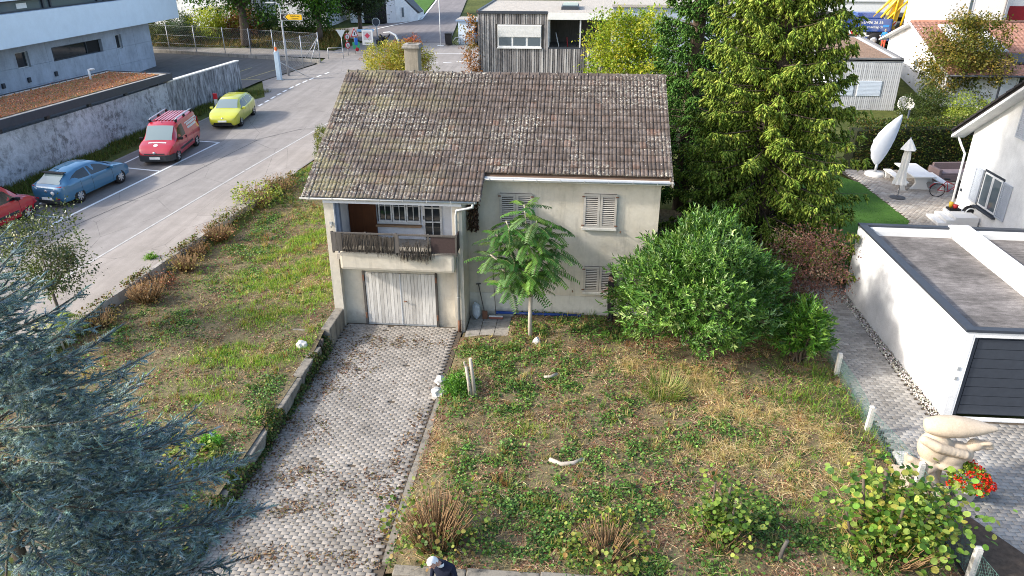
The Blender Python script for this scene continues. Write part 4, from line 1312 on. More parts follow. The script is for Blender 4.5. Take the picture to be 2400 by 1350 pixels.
def hedge(name, label, p0, p1, wd, h, z, n, size, cols):
    t = thing(name, label, "hedge", (p0[0], p0[1], z))
    d = Vector((p1[0] - p0[0], p1[1] - p0[1])); L = d.length; d.normalize(); nr = Vector((-d.y, d.x))
    u = rng.uniform(0, L, n); f = rng.random(n)
    side = f < .55; top = (f >= .55) & (f < .85)
    v = np.where(side, np.where(rng.random(n) < .75, -wd / 2, wd / 2), rng.uniform(-wd / 2, wd / 2, n)); zz = np.where(top, h, rng.uniform(0.02, h, n))
    v = v + rng.normal(0, .06, n) + .08 * np.sin(u * 2.1 + zz * 3); zz = np.clip(zz + rng.normal(0, .05, n) + .06 * np.sin(u * 3) * top, .02, None)
    P = np.stack([u * d.x + v * nr.x, u * d.y + v * nr.y, zz], 1)
    out = np.stack([np.sign(v) * nr.x * side, np.sign(v) * nr.y * side, top * 1.0 + .3], 1)
    ax = norm(out + rng.normal(0, .6, (n, 3))); sz = size * rng.uniform(.7, 1.3, n)
    c = pal(n, cols, .22)
    Cloud().put(LEAF4, LEAF4F, P, frames(ax, norm(out + rng.normal(0, .5, (n, 3)))), np.stack([sz * .6, sz, sz], 1), c).build("foliage", m_leaf, t)
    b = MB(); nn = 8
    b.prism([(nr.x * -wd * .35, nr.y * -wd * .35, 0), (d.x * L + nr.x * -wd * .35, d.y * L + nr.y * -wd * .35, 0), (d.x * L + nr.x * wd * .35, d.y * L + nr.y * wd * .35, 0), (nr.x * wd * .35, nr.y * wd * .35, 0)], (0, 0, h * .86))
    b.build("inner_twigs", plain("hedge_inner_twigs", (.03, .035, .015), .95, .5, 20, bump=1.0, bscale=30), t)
    return t
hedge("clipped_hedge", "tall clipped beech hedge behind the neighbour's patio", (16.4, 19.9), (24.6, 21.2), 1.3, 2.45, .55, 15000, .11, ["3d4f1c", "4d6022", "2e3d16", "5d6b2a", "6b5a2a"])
# ================================================================ what grows on the garden soil
LB = [('g', -9.2, 2.8, 1.6, 3.51), ('g', -9.26, 6.35, 1.07, 3.89), ('g', -8.58, -0.03, 0.87, 1.9), ('g', -12.0, 13.93, 1.31, 1.82), ('g', -8.39, -3.2, 1.54, 0.99), ('g', -6.7, -1.95, 0.67, 0.81), ('g', -8.63, -4.9, 1.08, 0.75), ('g', -7.6, 1.8, .8, 2.6), ('y', -7.51, -2.73, 0.78, 0.64), ('y', -8.07, 1.03, 0.9, 1.36), ('y', -10.52, 8.9, 0.96, 1.12), ('i', -12.4, 11.09, 1.84, 2.53), ('i', -11.18, 4.74, 1.19, 1.54), ('i', -10.63, 1.89, 1.09, 1.09), ('i', -11.43, 7.17, 1.1, 1.52), ('i', -11.14, -1.52, 1.11, 0.86), ('i', -11.91, -2.45, 0.8, 0.8), ('i', -6.95, -4.72, 0.84, 0.86), ('i', -6.75, -6.73, 0.65, 0.89), ('i', -6.7, -7.94, 0.41, 0.63), ('i', -6.6, -5.89, 0.45, 1.5), ('b', -13.11, 3.26, 1.31, 2.01), ('b', -12.86, 0.59, 1.2, 1.34), ('b', -10.89, -0.24, 1.16, 0.94), ('b', -12.8, 7.0, 0.92, 1.52), ('b', -8.91, -5.57, 0.93, 0.7), ('b', -8.53, -1.57, 0.68, 0.56), ('b', -7.75, -6.47, 0.78, 0.55), ('b', -7.17, -8.96, 0.68, 0.86), ('b', -7.13, 0.1, 0.58, 0.63), ('b', -13.32, -0.79, 0.86, 0.76), ('b', -9.8, -2.2, .8, .6), ('i', -6.7, -9.8, .5, .8), ('i', -12.6, -1.6, .7, .9), ('i', -9.6, -7.5, 1.5, 1.2), ('b', -11, -5, 1.5, 1.2)]
RB = [('i', -0.51, -1.78, 1.46, 1.32), ('i', 1.0, 0.37, 1.29, 0.77), ('i', 2.43, 0.19, 1.27, 0.76), ('i', -1.57, -3.61, 0.49, 1.37), ('i', -0.03, -4.14, 1.08, 0.87), ('i', 1.51, -2.86, 0.88, 0.84), ('i', 2.84, -4.51, 0.82, 0.62), ('i', -0.27, -7.2, 0.84, 0.98), ('i', 1.35, -8.43, 1.95, 0.86), ('i', 0.93, -9.55, 1.38, 0.76), ('i', 3.31, -8.1, 1.18, 0.58), ('i', 2.67, -6.42, 1.29, 0.7), ('i', 4.53, -5.89, 0.65, 0.73), ('i', 6.22, -8.8, 1.12, 0.94), ('i', 3.7, -10.14, 1.05, 0.47), ('g', 1.27, -8.86, 0.67, 0.54), ('g', 0.46, -5.72, 0.67, 0.56), ('i', 5.97, -5.02, 0.9, 0.49), ('y', -1.49, -6.27, 0.38, 1.08), ('y', 6.34, -4.19, 1.64, 1.48), ('y', 7.39, -5.08, 1.34, 1.16), ('y', 5.11, -2.99, 1.48, 0.94), ('y', 7.43, -6.97, 0.92, 0.97), ('y', 5.56, -6.15, 1.18, 0.53), ('b', 0.43, -6.8, 0.74, 0.68), ('b', 3.98, -7.13, 0.93, 0.64), ('b', 4.86, -7.36, 0.61, 0.47), ('b', 1.72, 0.13, 0.85, 0.54), ('b', 2.58, -5.52, 0.67, 0.47), ('b', 1.74, -1.57, 1.46, 0.66), ('b', 5.95, -9.21, 0.73, 0.51), ('y', 3.41, -2.44, 1.15, 0.62), ('t', 8.94, -2.64, 0.87, 0.95), ('t', 9.2, -3.92, 0.58, 1.06), ('t', 8.22, -4.02, 0.7, 0.74), ('t', 9.25, -5.28, 0.33, 0.75), ('t', 4.32, -3.52, 0.6, 0.5), ('t', 7.79, -3.42, 0.6, 0.56), ('g', 6.77, -8.07, 0.77, 0.36), ('g', 8.24, -6.24, 0.53, 0.52), ('y', 8.6, -5.6, .8, .9), ('i', 7.6, -9.4, 1.2, .8), ('b', 1.0, -5.0, .6, .4)]
BASE = {'i': .10, 'g': .05, 'y': .12, 'b': .55, 't': .0}
def weight(B, kind, x, y):
    w = np.full(len(x), BASE[kind] * (1.15 if kind in 'ig' and B is LB else .6 if kind == 'y' and B is RB else 1))
    for (k, cx, cy, rx, ry) in B:
        if k != kind: continue
        e = np.exp(-(((x - cx) / (rx * .95)) ** 2 + ((y - cy) / (ry * .95)) ** 2) ** 1.3)
        w = np.maximum(w, e)
    return w * np.clip(.62 + 1.5 * fbm(x, y, 2.6, ord(kind)) + .5 * fbm(x, y, 8, ord(kind) + 1), .03, 1.7)
def pick(n, side, kind):
    if side == 'L':
        y = rng.uniform(-10.8, 19, n); t = rng.random(n); x = -6.42 + (kerb_x(y) + .12 + 6.42) * t
        keep = rng.random(n) < weight(LB, kind, x, y) * np.abs(kerb_x(y) + 6.4) / 9.0 * np.where(y > 13, .6, 1)
        x, y = x[keep], y[keep]; z = h_left(x, y)
    else:
        y = rng.uniform(-10.6, 1.14, n); x = rng.uniform(-2.1, 9.7, n)
        keep = rng.random(n) < weight(RB, kind, x, y)
        keep &= ~((x < -.48) & (y > -.75))
        x, y = x[keep], y[keep]; z = h_right(x, y)
    return x, y, z
def tilt(n, s):
    return norm(np.stack([rng.normal(0, s, n), rng.normal(0, s, n), np.ones(n)], 1))
def cover(side, kind, n, name, label, cat, mat):
    x, y, z = pick(n, side, kind); m = len(x)
    cl = Cloud(); a = rng.uniform(0, 6.283, m); fl = np.stack([np.cos(a), np.sin(a), np.zeros(m)], 1)
    if kind == 'i':
        hump = .05 + .10 * np.clip(fbm(x, y, 2.3, 9) + .3, 0, 1)
        P = np.stack([x, y, z + rng.uniform(.0, 1, m) * hump], 1); sz = rng.uniform(.045, .085, m)
        c = pal(m, ["486a2e", "5a8038", "385426", "709c44", "8aa650", "62743e", "938350"], .18, [5, 5, 4, 3, 2, 2, 1])
        cl.put(LEAF4, LEAF4F, P, frames(fl + np.array([0, 0, 1]) * rng.normal(.1, .3, (m, 1)), tilt(m, .5)), np.stack([sz * .95, sz, sz], 1), c)
    elif kind == 'g':
        P = np.stack([x, y, z - .01], 1); L = rng.uniform(.07, .2, m)
        c = pal(m, ["80a636", "93b840", "698f2c", "a8be54", "bcb66c"], .15, [5, 4, 3, 2, 1])
        d = norm(fl * rng.uniform(.3, 1.3, (m, 1)) + np.array([0, 0, 1]))
        cl.put(BLADE, BLADEF, P, frames(d, np.cross(np.cross(d, fl), d) + rng.normal(0, .2, (m, 3))), np.stack([rng.uniform(.008, .016, m), L, L], 1), c)
    elif kind == 'y':
        P = np.stack([x, y, z + rng.uniform(.0, .05, m)], 1); L = rng.uniform(.14, .42, m)
        c = pal(m, ["c8b27c", "dcc898", "a48e62", "e0cfa4", "b29a6a", "98924f"], .16, [5, 4, 3, 2, 3, 2])
        d = norm(fl + np.array([0, 0, 1]) * rng.normal(.12, .22, (m, 1)))
        cl.put(BLADE, BLADEF, P, frames(d, tilt(m, .4)), np.stack([rng.uniform(.006, .012, m), L, L], 1), c)
    elif kind == 'b':
        P = np.stack([x, y, z + rng.uniform(.003, .03, m)], 1); sz = rng.uniform(.025, .075, m)
        c = pal(m, ["85644e", "9a775e", "6a4a38", "ab9074", "5e4434", "b8a284", "8a5844"], .2)
        k = m // 2
        cl.put(LEAF4, LEAF4F, P[:k], frames(fl[:k], tilt(k, .45)), np.stack([sz[:k] * .7, sz[:k], sz[:k]], 1), c[:k])
        L = rng.uniform(.1, .32, m - k)
        cl.put(BLADE, BLADEF, P[k:], frames(norm(fl[k:] + np.array([0, 0, 1]) * rng.normal(.08, .15, (m - k, 1))), tilt(m - k, .4)), np.stack([rng.uniform(.005, .011, m - k), L, L], 1), c[k:])
    else:
        P = np.stack([x, y, z - .01], 1); L = rng.uniform(.18, .5, m)
        c = pal(m, ["5d7f22", "6f942b", "4a681d", "92a545", "a89a58"], .15, [5, 4, 3, 2, 1])
        d = norm(fl * rng.uniform(.5, 2.6, (m, 1)) + np.array([0, 0, 1]))
        cl.put(BLADE, BLADEF, P, frames(d, np.cross(np.cross(d, fl), d)), np.stack([rng.uniform(.012, .022, m), L, L * 2.6], 1), c)
    return tag(cl.build(name, mat), label, cat, kind="stuff")
cover('L', 'i', 170000, "ivy", "ivy and weeds creeping over the left garden", "ivy", m_leaf)
cover('L', 'g', 330000, "grass", "bright green grass patches in the left garden", "grass", m_grass)
cover('L', 'y', 90000, "dry_grass", "straw-coloured dry grass in the left garden", "dry grass", m_grass)
cover('L', 'b', 135000, "leaf_litter", "brown leaf litter and stalks in the left garden", "leaf litter", m_dead)
cover('R', 'i', 180000, "ivy", "ivy and low weeds covering the right garden", "ivy", m_leaf)
cover('R', 'g', 110000, "grass", "green grass tufts in the right garden", "grass", m_grass)
cover('R', 'y', 190000, "dry_grass", "tan dry grass matted over the right garden", "dry grass", m_grass)
cover('R', 'b', 125000, "leaf_litter", "brown leaf litter and stalks in the right garden", "leaf litter", m_dead)
cover('R', 't', 42000, "tall_grass", "long arching grass along the mesh fence", "grass", m_grass)

# taller weeds and tufts standing out of the ground cover
for side, nt in (('L', 2600), ('R', 2600)):
    x, y, z = [np.concatenate(q) for q in zip(pick(nt, side, 'i'), pick(nt, side, 'y'), pick(nt, side, 'g'))]
    nn = 11; m = len(x) * nn; base = np.repeat(pal(len(x), ["5f7a30", "7a9040", "a8985c", "8a8048", "4c6a28", "b8a670", "86633f"], .15), nn, 0)
    a = rng.uniform(0, 6.283, m); fl = np.stack([np.cos(a), np.sin(a), np.zeros(m)], 1); d = norm(fl * rng.uniform(.2, 1.4, (m, 1)) + np.array([0, 0, 1])); L = np.repeat(rng.uniform(.10, .32, len(x)), nn) * rng.uniform(.6, 1.2, m)
    P = np.repeat(np.stack([x, y, z - .01], 1), nn, 0) + np.stack([rng.normal(0, .035, m), rng.normal(0, .035, m), np.zeros(m)], 1)
    tag(Cloud().put(BLADE, BLADEF, P, frames(d, np.cross(np.cross(d, fl), d)), np.stack([rng.uniform(.01, .03, m), L, L * 1.5], 1), np.clip(base * (1 + rng.normal(0, .12, (m, 1))), .002, 1)).build("weeds", m_grass), "tufts of taller weeds standing in the %s garden" % ("left" if side == 'L' else "right"), "weeds", kind="stuff")
# dirt and litter washed over the paving stones
n = 60000
x = rng.uniform(XD0, XD1, n); y = rng.uniform(YD0, .2, n)
W = np.full(n, .012)
for (cx, cy, rx, ry) in [(-5.52, -2.42, 0.93, 1.01), (-5.66, -3.67, 0.63, 0.91), (-3.84, -0.9, 1.11, 0.34), (-4.95, -1.01, 0.84, 0.42), (-4.97, -7.71, 0.84, 0.47), (-3.01, -7.85, 0.51, 0.61), (-3.36, -9.47, 0.38, 0.19), (-5.89, -8.11, 0.41, 0.91), (-6.0, -6.43, 0.34, 1.08), (-2.82, -10.31, 0.81, 0.23), (-5.86, -9.15, 0.39, 0.68), (-3.54, -8.2, 0.61, 0.3), (-2.5, -5.54, 0.17, 0.77), (-2.7, -6.68, 0.22, 0.69), (-6.05, -5, .3, 4), (-4.2, -10.4, 1.4, .25), (-4.6, -8.9, .9, .35), (-5.2, -5.9, .5, .5), (-2.5, -8.6, .3, 1.2)]:
    W = np.maximum(W, np.exp(-(((x - cx) / rx) ** 2 + ((y - cy) / ry) ** 2) ** 1.2) * np.clip(.55 + .9 * fbm(x, y, 5, 21), .05, 1))
k = rng.random(n) < W * .6
x, y = x[k], y[k]; m = len(x); a = rng.uniform(0, 6.283, m); fl = np.stack([np.cos(a), np.sin(a), rng.normal(.03, .08, m)], 1)
P = np.stack([x, y, rng.uniform(.004, .02, m)], 1); L = rng.uniform(.02, .11, m)
tag(Cloud().put(LEAF4, LEAF4F, P, frames(norm(fl), tilt(m, .3)), np.stack([L * .3 + .008, L, L * .4], 1), pal(m, ["6b5240", "7f6650", "4d3a2c", "917a60", "5f5a34", "3d3026"], .2)).build("litter", m_dead), "dry leaves and soil strewn over the driveway", "leaf litter", kind="stuff")
# ivy hanging over the retaining wall
n = 16000
y = rng.uniform(-10.9, -1.6, n); x = -6.2 + rng.normal(0, .09, n) - .22 * rng.random(n) ** 2; z = rng.uniform(.02, .5, n) * np.clip(.6 + .9 * fbm(y, y * .3, 2.2, 4), .08, 1)
P = np.stack([x, y, z + .03], 1); sz = rng.uniform(.04, .085, n)
tag(Cloud().put(LEAF4, LEAF4F, P, frames(norm(np.stack([rng.uniform(.2, 1, n), rng.normal(0, .5, n), -rng.uniform(0, 1, n)], 1)), norm(np.stack([np.ones(n), rng.normal(0, .4, n), rng.normal(.5, .4, n)], 1))), np.stack([sz * .9, sz, sz], 1), pal(n, ["33491c", "425b22", "2a3d18", "5a6d30", "6b5a36"], .2)).build("wall_ivy", m_leaf), "ivy spilling over the retaining wall onto the driveway", "ivy", kind="stuff")
# green strip along the concrete wall and the verges of the far road
n = 42000
y = rng.uniform(-8, 30, n); x = WALLX(y) + rng.random(n) ** 1.3 * np.where(y > 25.5, 2.3, np.where(y > 22, 1.2, 1.55)) + .05
k = rng.random(n) < np.clip(.45 + .6 * fbm(x, y, 1.6, 31), .05, 1); x, y = x[k], y[k]; m = len(x)
a = rng.uniform(0, 6.283, m); fl = np.stack([np.cos(a), np.sin(a), np.zeros(m)], 1); d = norm(fl * rng.uniform(.3, 1.2, (m, 1)) + np.array([0, 0, 1])); L = rng.uniform(.1, .38, m)
P = np.stack([x, y, z_road(y) + .02], 1)
tag(Cloud().put(BLADE, BLADEF, P, frames(d, np.cross(np.cross(d, fl), d)), np.stack([rng.uniform(.015, .035, m), L, L], 1), pal(m, ["4c5e22", "5d7029", "3d4e1c", "7a7a3c", "6d6434"], .18)).build("verge_grass", m_grass), "weedy grass strip at the foot of the concrete wall", "grass", kind="stuff")
# bank beyond the yard fence
n = 14000
x = rng.uniform(-45, -21, n); yb = 47.2 + (-(x + 21)) * .03; y = yb + rng.random(n) * 4.5
a = rng.uniform(0, 6.283, n); fl = np.stack([np.cos(a), np.sin(a), np.zeros(n)], 1); d = norm(fl * rng.uniform(.4, 1.4, (n, 1)) + np.array([0, 0, 1])); L = rng.uniform(.15, .5, n)
zb = z_road(y) + np.clip((y - yb) * .22, 0, 1.0)
bk = MB(); 
for i in range(24):
    xa, xb = -45 + i, -44 + i
    ya, yb2 = 47.1 + (-(xa + 21)) * .03, 47.1 + (-(xb + 21)) * .03
    bk.quad((xa, ya, z_road(ya) + .01), (xb, yb2, z_road(yb2) + .01), (xb, yb2 + 4.8, z_road(yb2 + 4.8) + .95), (xa, ya + 4.8, z_road(ya + 4.8) + .95))
tag(bk.build("bank", m_grd), "sloping bank beyond the yard fence", "bank", kind="structure")
tag(Cloud().put(BLADE, BLADEF, np.stack([x, y, zb - .02], 1), frames(d, np.cross(np.cross(d, fl), d)), np.stack([rng.uniform(.05, .09, n), L, L], 1), pal(n, ["8a7440", "a08a50", "6d6a30", "7a5f38", "5d6a2c"], .18)).build("bank_grass", m_grass), "dry tan grass on the bank beyond the fence", "grass", kind="stuff")
# lawn blades behind the garage
n = 11000
x = rng.uniform(9.6, 16.8, n); y = rng.uniform(5.1, 19, n); Ql = [Vector(p) for p in [(9.6, 5.3), (12.6, 5.0), (14.2, 7.4), (16.7, 11.6), (16.2, 17.0), (14.4, 19.5), (9.4, 19.5)]]
k = np.array([inpoly(a_, b_, Ql) for a_, b_ in zip(x, y)]); x, y = x[k], y[k]; m = len(x)
a = rng.uniform(0, 6.283, m); fl = np.stack([np.cos(a), np.sin(a), np.zeros(m)], 1); d = norm(fl * .5 + np.array([0, 0, 1])); L = rng.uniform(.03, .06, m)
tag(Cloud().put(BLADE, BLADEF, np.stack([x, y, .03 * y + .015], 1), frames(d, np.cross(np.cross(d, fl), d)), np.stack([np.full(m, .02), L, L], 1), pal(m, ["3f6d1c", "4d7f22", "355c18"], .12)).build("lawn_grass", m_grass), "mown grass blades of the neighbour's lawn", "grass", kind="stuff")

# ---- cut-back shrubs, stumps, logs and stones in the garden
def cut_shrub(label, base, rad, nst, hst, leaves, lsize, cols, tmpl=(ROUND, ROUNDF), wts=None, stems_r=.012, lh=(.2, 1.0), lr=1.15, tall=None, group=None):
    t = thing("cut_shrub", label, "shrub", base, 0, group)
    st = MB()
    for i in range(nst):
        a = rng.uniform(0, 6.283); r = rad * math.sqrt(rng.random()) * .75; x, y = r * math.cos(a), r * math.sin(a); h = hst * rng.uniform(.55, 1.15)
        lean = rng.uniform(.1, .45)
        st.tube([(x * .55, y * .55, -.03), (x * .85, y * .85, h * .5), (x + math.cos(a) * lean * h * .5, y + math.sin(a) * lean * h * .5, h)], [stems_r, stems_r * .85, stems_r * .6], 4)
    tag(st.build("stems", m_drystem, t, fixn=False), kind="stuff")
    if tall:
        tl = MB()
        for (x, y, h, r) in tall:
            tl.tube([(x * .4, y * .4, -.05), (x * .8 + rng.normal(0, .04), y * .8, h * .5), (x, y, h)], [r * 1.2, r, r * .75], 7)
        tl.build("trunk", m_bark, t)
    if leaves:
        n = int(leaves * 1.5); lsize = lsize * .9
        a = rng.uniform(0, 6.283, n); r = rad * lr * np.sqrt(rng.uniform(.1, 1, n)); zz = rng.uniform(lh[0], lh[1], n) ** .8 * hst * 1.05
        if tall:
            k = rng.integers(0, len(tall), n); tp = np.array(tall)
            q = rng.uniform(.25, 1.05, n)
            sp_ = (.13 * rad + .08) * (1 + .8 * rng.random(n)); px = tp[k, 0] * q + rng.normal(0, 1, n) * sp_; py = tp[k, 1] * q + rng.normal(0, 1, n) * sp_; zz = tp[k, 2] * q + rng.normal(0, .09, n)
            P = np.stack([px, py, np.maximum(zz, .03)], 1)
        else:
            P = np.stack([r * np.cos(a), r * np.sin(a), np.maximum(zz, .03)], 1)
        sz = lsize * rng.uniform(.6, 1.25, n)
        ax = norm(np.stack([np.cos(a), np.sin(a), rng.normal(-.3, .4, n)], 1) + rng.normal(0, .4, (n, 3)))
        Cloud().put(tmpl[0], tmpl[1], P, frames(ax, tilt(n, .55)), np.stack([sz * .95, sz, sz], 1), pal(n, cols, .16, wts)).build("foliage", m_leaf, t)
    return t
HZ = ["6f7f30", "84903c", "56702a", "9a9448", "456022", "86703a"]
cut_shrub("dense clump of brown cut stems beside the foot of the driveway", (-1.15, -9.75, .12), 1.0, 210, .95, 260, .10, HZ, wts=[3, 2, 3, 1, 3, 2])
cut_shrub("low brown-stemmed cut shrub in the middle of the front wall", (2.5, -9.75, .12), .85, 120, .55, 260, .10, HZ, wts=[3, 3, 2, 2, 2, 1])
cut_shrub("upright leafy hazel regrowth on dark stubs, front right", (4.95, -9.2, .12), .85, 90, .6, 520, .12, ["648030", "7a943c", "4f6b28", "93a04a", "3f5a22"],
          tall=[(.05, 0, 1.55, .035), (.3, .1, 1.35, .03), (-.25, .1, 1.5, .03), (-.5, 0, 1.0, .025), (.15, -.2, 1.3, .03), (.45, -.1, .8, .02)])
cut_shrub("big round-leaved hazel bush in the front right corner", (8.55, -9.15, .1), 1.35, 170, .75, 1250, .15, ["668a34", "7c9c40", "527428", "98a850", "3f6024", "a8a44a"],
          tall=[(-.9, .1, 1.8, .04), (-.45, .2, 2.0, .045), (.05, .1, 1.9, .045), (.5, .15, 1.75, .04), (.95, .1, 1.5, .035), (-.2, -.35, 1.5, .035), (.35, -.3, 1.3, .03), (-1.2, -.1, 1.2, .03), (.75, -.35, 1.1, .03)])
cut_shrub("leafy green cut shrub by the kerb, nearest the red van", (-12.75, 9.0, 1.0), .95, 90, .95, 520, .10, ["7a8c34", "8f9c40", "5d7229", "a3a04c"], group=None)
cut_shrub("browner cut shrub just behind the leafy one by the kerb", (-12.35, 10.7, 1.1), .8, 120, .8, 280, .08, ["7a6a34", "8a7a3c", "5f6a2a", "6d5a30"])
cut_shrub("rust-brown cut shrub second along the kerb", (-12.85, 5.2, .92), .75, 210, .55, 180, .06, ["8a5a36", "9a6a40", "6d4a2c", "7a7a34"])
cut_shrub("stubby tan cut shrub with a dark wall gap beside it", (-12.85, 2.4, .8), .6, 170, .5, 110, .07, ["8a7a3c", "6d6a30", "9a8a48"])
cut_shrub("wide brown cut shrub with a pale dead trunk by the kerb", (-13.0, -.1, .75), .8, 230, .5, 160, .06, ["8a6238", "7a5430", "9a7a48"], tall=[(.5, -.3, .75, .03), (.1, .2, .6, .02)])
for i, (x, y, r_, lab) in enumerate([(-13.3, 7.3, .7, "greenish cut shrub between the leafy one and the rust-brown one"), (-13.15, 3.75, .5, "small twiggy stub between two cut shrubs by the kerb"), (-13.3, 1.0, .6, "low reddish cut shrub between the stubby one and the wide one"), (-13.7, -1.7, .6, "brown leafy stub nearest the small evergreen")]):
    cut_shrub(lab, (x, y, float(h_left(x, y)) - .02), r_, 110, .45, 200, .07, [["6d7a34", "7f8840", "56662a"], ["8a6a40", "7a5a36"], ["8a5038", "9a6244", "6d4a30"], ["7a6a38", "66602e", "8a7a44"]][i])
n = 9000; y = rng.uniform(-6, 12.5, n); x = kerb_x(y) + .02 + np.abs(rng.normal(0, .22, n)) - .1
k = rng.random(n) < np.clip(.5 + 1.2 * fbm(x, y, 1.9, 77), 0, 1); x, y = x[k], y[k]; n = len(x)
z = np.where(x < kerb_x(y) + .1, z_road(y) + .02, h_left(x, y)) + rng.uniform(0, .22, n); sz = rng.uniform(.04, .1, n)
tag(Cloud().put(LEAF4, LEAF4F, np.stack([x, y, z], 1), frames(rand_unit(n), tilt(n, .7)), np.stack([sz * .8, sz, sz], 1), pal(n, ["4a5f28", "5d7030", "7a6a3c", "6a4a34", "86804a"], .2)).build("kerb_weeds", m_leaf), "weeds and dead leaves spilling over the kerb wall", "weeds", kind="stuff")
cut_shrub("withered brown shrub low on the left behind the blue spruce", (-8.2, -9.3, .38), 1.0, 140, .6, 420, .11, ["8a6a3a", "a08a44", "6d4a2c", "98a040", "5a6a2a"])
for i, (x, y) in enumerate([(-7.5, -7.9), (-8.6, -8.6)]):
    cut_shrub("%s broad-leaved weed patch near the retaining wall" % ["brighter", "darker"][i], (x, y, .4), .45, 6, .25, 150, .12, [["7a8a38", "8f9a44", "627a30"], ["5f7a2c", "728c34", "4a6424"]][i])
leafy("weed_clump", "vivid green round weed clump on the left garden near the blue spruce", "weed", (-7.35, -7.3, .40), (0, 0, .12), (.28, .26, .16), 60, 16, .06, ["5f9a2a", "74ae36", "4c8222"], None, .5, .05)
leafy("weed_clump", "vivid green weed clump on the driveway side of the front garden", "weed", (-1.55, -3.9, .15), (0, 0, .2), (.5, .45, .3), 120, 16, .07, ["54802a", "689636", "426a22"], None, .5, .07)
leafy("weed_clump", "green weed tuft growing at the kerb on the footway", "weed", (-14.25, 2.55, 1.08), (0, 0, .08), (.22, .22, .12), 40, 12, .06, ["6f9a30", "5d8628"], None, .4, .04)
# sword-leaved clump
n = 300; a = rng.uniform(0, 6.283, n); r = .45 * np.sqrt(rng.random(n)); fl = np.stack([np.cos(a), np.sin(a), np.zeros(n)], 1); d = norm(fl * rng.uniform(.5, 3.0, (n, 1)) + np.array([0, 0, 1])); L = rng.uniform(.35, .75, n)
tag(Cloud().put(BLADE, BLADEF, np.stack([4.25 + r * np.cos(a), -3.5 + r * np.sin(a), np.full(n, .15)], 1), frames(d, np.cross(np.cross(d, fl), d)), np.stack([np.full(n, .022), L, L * 2.4], 1), pal(n, ["6f8a38", "98985a", "566f2a", "b0a470"], .14)).build("iris_clump", m_grass), "arching sword-leaved iris clump below the big laurel", "plant")
# stumps and logs
t = thing("cut_stump", "pair of pale sawn-off stems standing left of the front garden", "stump", (-1.18, -4.25, .14))
for (x, y, h, r, dx) in ((0, 0, 1.05, .05, -.12), (.1, .03, 1.3, .055, -.1)):
    MB().tube([(x, y, -.05), (x + dx * .5, y, h * .55), (x + dx, y, h)], [r * 1.3, r, r * .85], 8).build("stem", m_paleb, t)
    MB().lathe([(.0, .002), (r * .84, .001)], 8, (x + dx, y, h)).build("cut_face", m_cutwood, t)
MB().tube([(-.06, .03, .98), (-.16, .0, 1.12), (-.17, .0, 1.2)], [.03, .028, .02], 6).build("fork", m_paleb, t)
def log(label, pts, r):
    t = thing("log", label, "log", (pts[0][0], pts[0][1], 0))
    P = [(x - pts[0][0], y - pts[0][1], z) for x, y, z in pts]
    MB().tube(P, [r] * len(P), 9).build("bark", m_paleb, t)
    MB().lathe([(0, .003), (r * .95, .0)], 9, P[-1]).build("cut_face", m_cutwood, t)
log("curved pale log lying in the middle of the front garden", [(1.16, -6.93, .27), (1.45, -7.08, .26), (1.75, -7.03, .27), (1.99, -6.86, .28)], .055)
log("short pale log lying below the feathery tree", [(.82, -3.13, .27), (1.02, -3.08, .27), (1.19, -2.92, .28)], .045)
t = thing("stake", "grey weathered stake leaning in the front right garden", "stake", (6.05, -9.75, .1)); MB().tube([(0, 0, -.1), (.05, .05, .35), (.12, .06, .62)], [.05, .045, .04], 7).build("post", m_greywood, t)
t = thing("root_stump", "dark gnarled root stump on the retaining wall near the garage", "stump", (-6.35, -1.95, .2))
rt = MB()
for i in range(9):
    a = i * .7; rt.tube([(rng.normal(0, .05), rng.normal(0, .05), .3), (.12 * math.cos(a), .12 * math.sin(a), .2), (.26 * math.cos(a) + .05, .24 * math.sin(a), -.15)], [.07, .045, .02], 6)
rt.build("roots", m_bark, t, fixn=False)
def stone(label, loc, r, seed, mat):
    rr = np.random.default_rng(seed)
    bm = bmesh.new(); bmesh.ops.create_icosphere(bm, subdivisions=2, radius=1)
    for v in bm.verts:
        d = v.co.normalized(); f = 1 + .18 * math.sin(d.x * 4 + seed) + .15 * math.sin(d.y * 5 + d.z * 4 + seed * 2) + rr.normal(0, .06)
        v.co = Vector((d.x * r[0], d.y * r[1], d.z * r[2])) * f
    o = MB().bm(bm).build("stone", mat); bm.free()
    o.location = loc
    return tag(o, label, "stone")
m_stone = m_concrete("white_limestone", (.62, .60, .57), .25, (.2, .19, .17))
stone("white limestone lump at the foot of the feathery tree", (.47, -.95, .2), (.17, .14, .17), 1, m_stone)
stone("pale stone at the driveway edge, farther of the two", (-2.22, -3.35, .1), (.2, .17, .15), 2, m_stone)
stone("pale stone with grey side at the driveway edge, nearer of the two", (-2.17, -4.0, .1), (.22, .18, .2), 3, m_stone)
stone("white stone on the grass above the retaining wall", (-6.75, -2.35, .52), (.16, .14, .15), 4, m_stone)
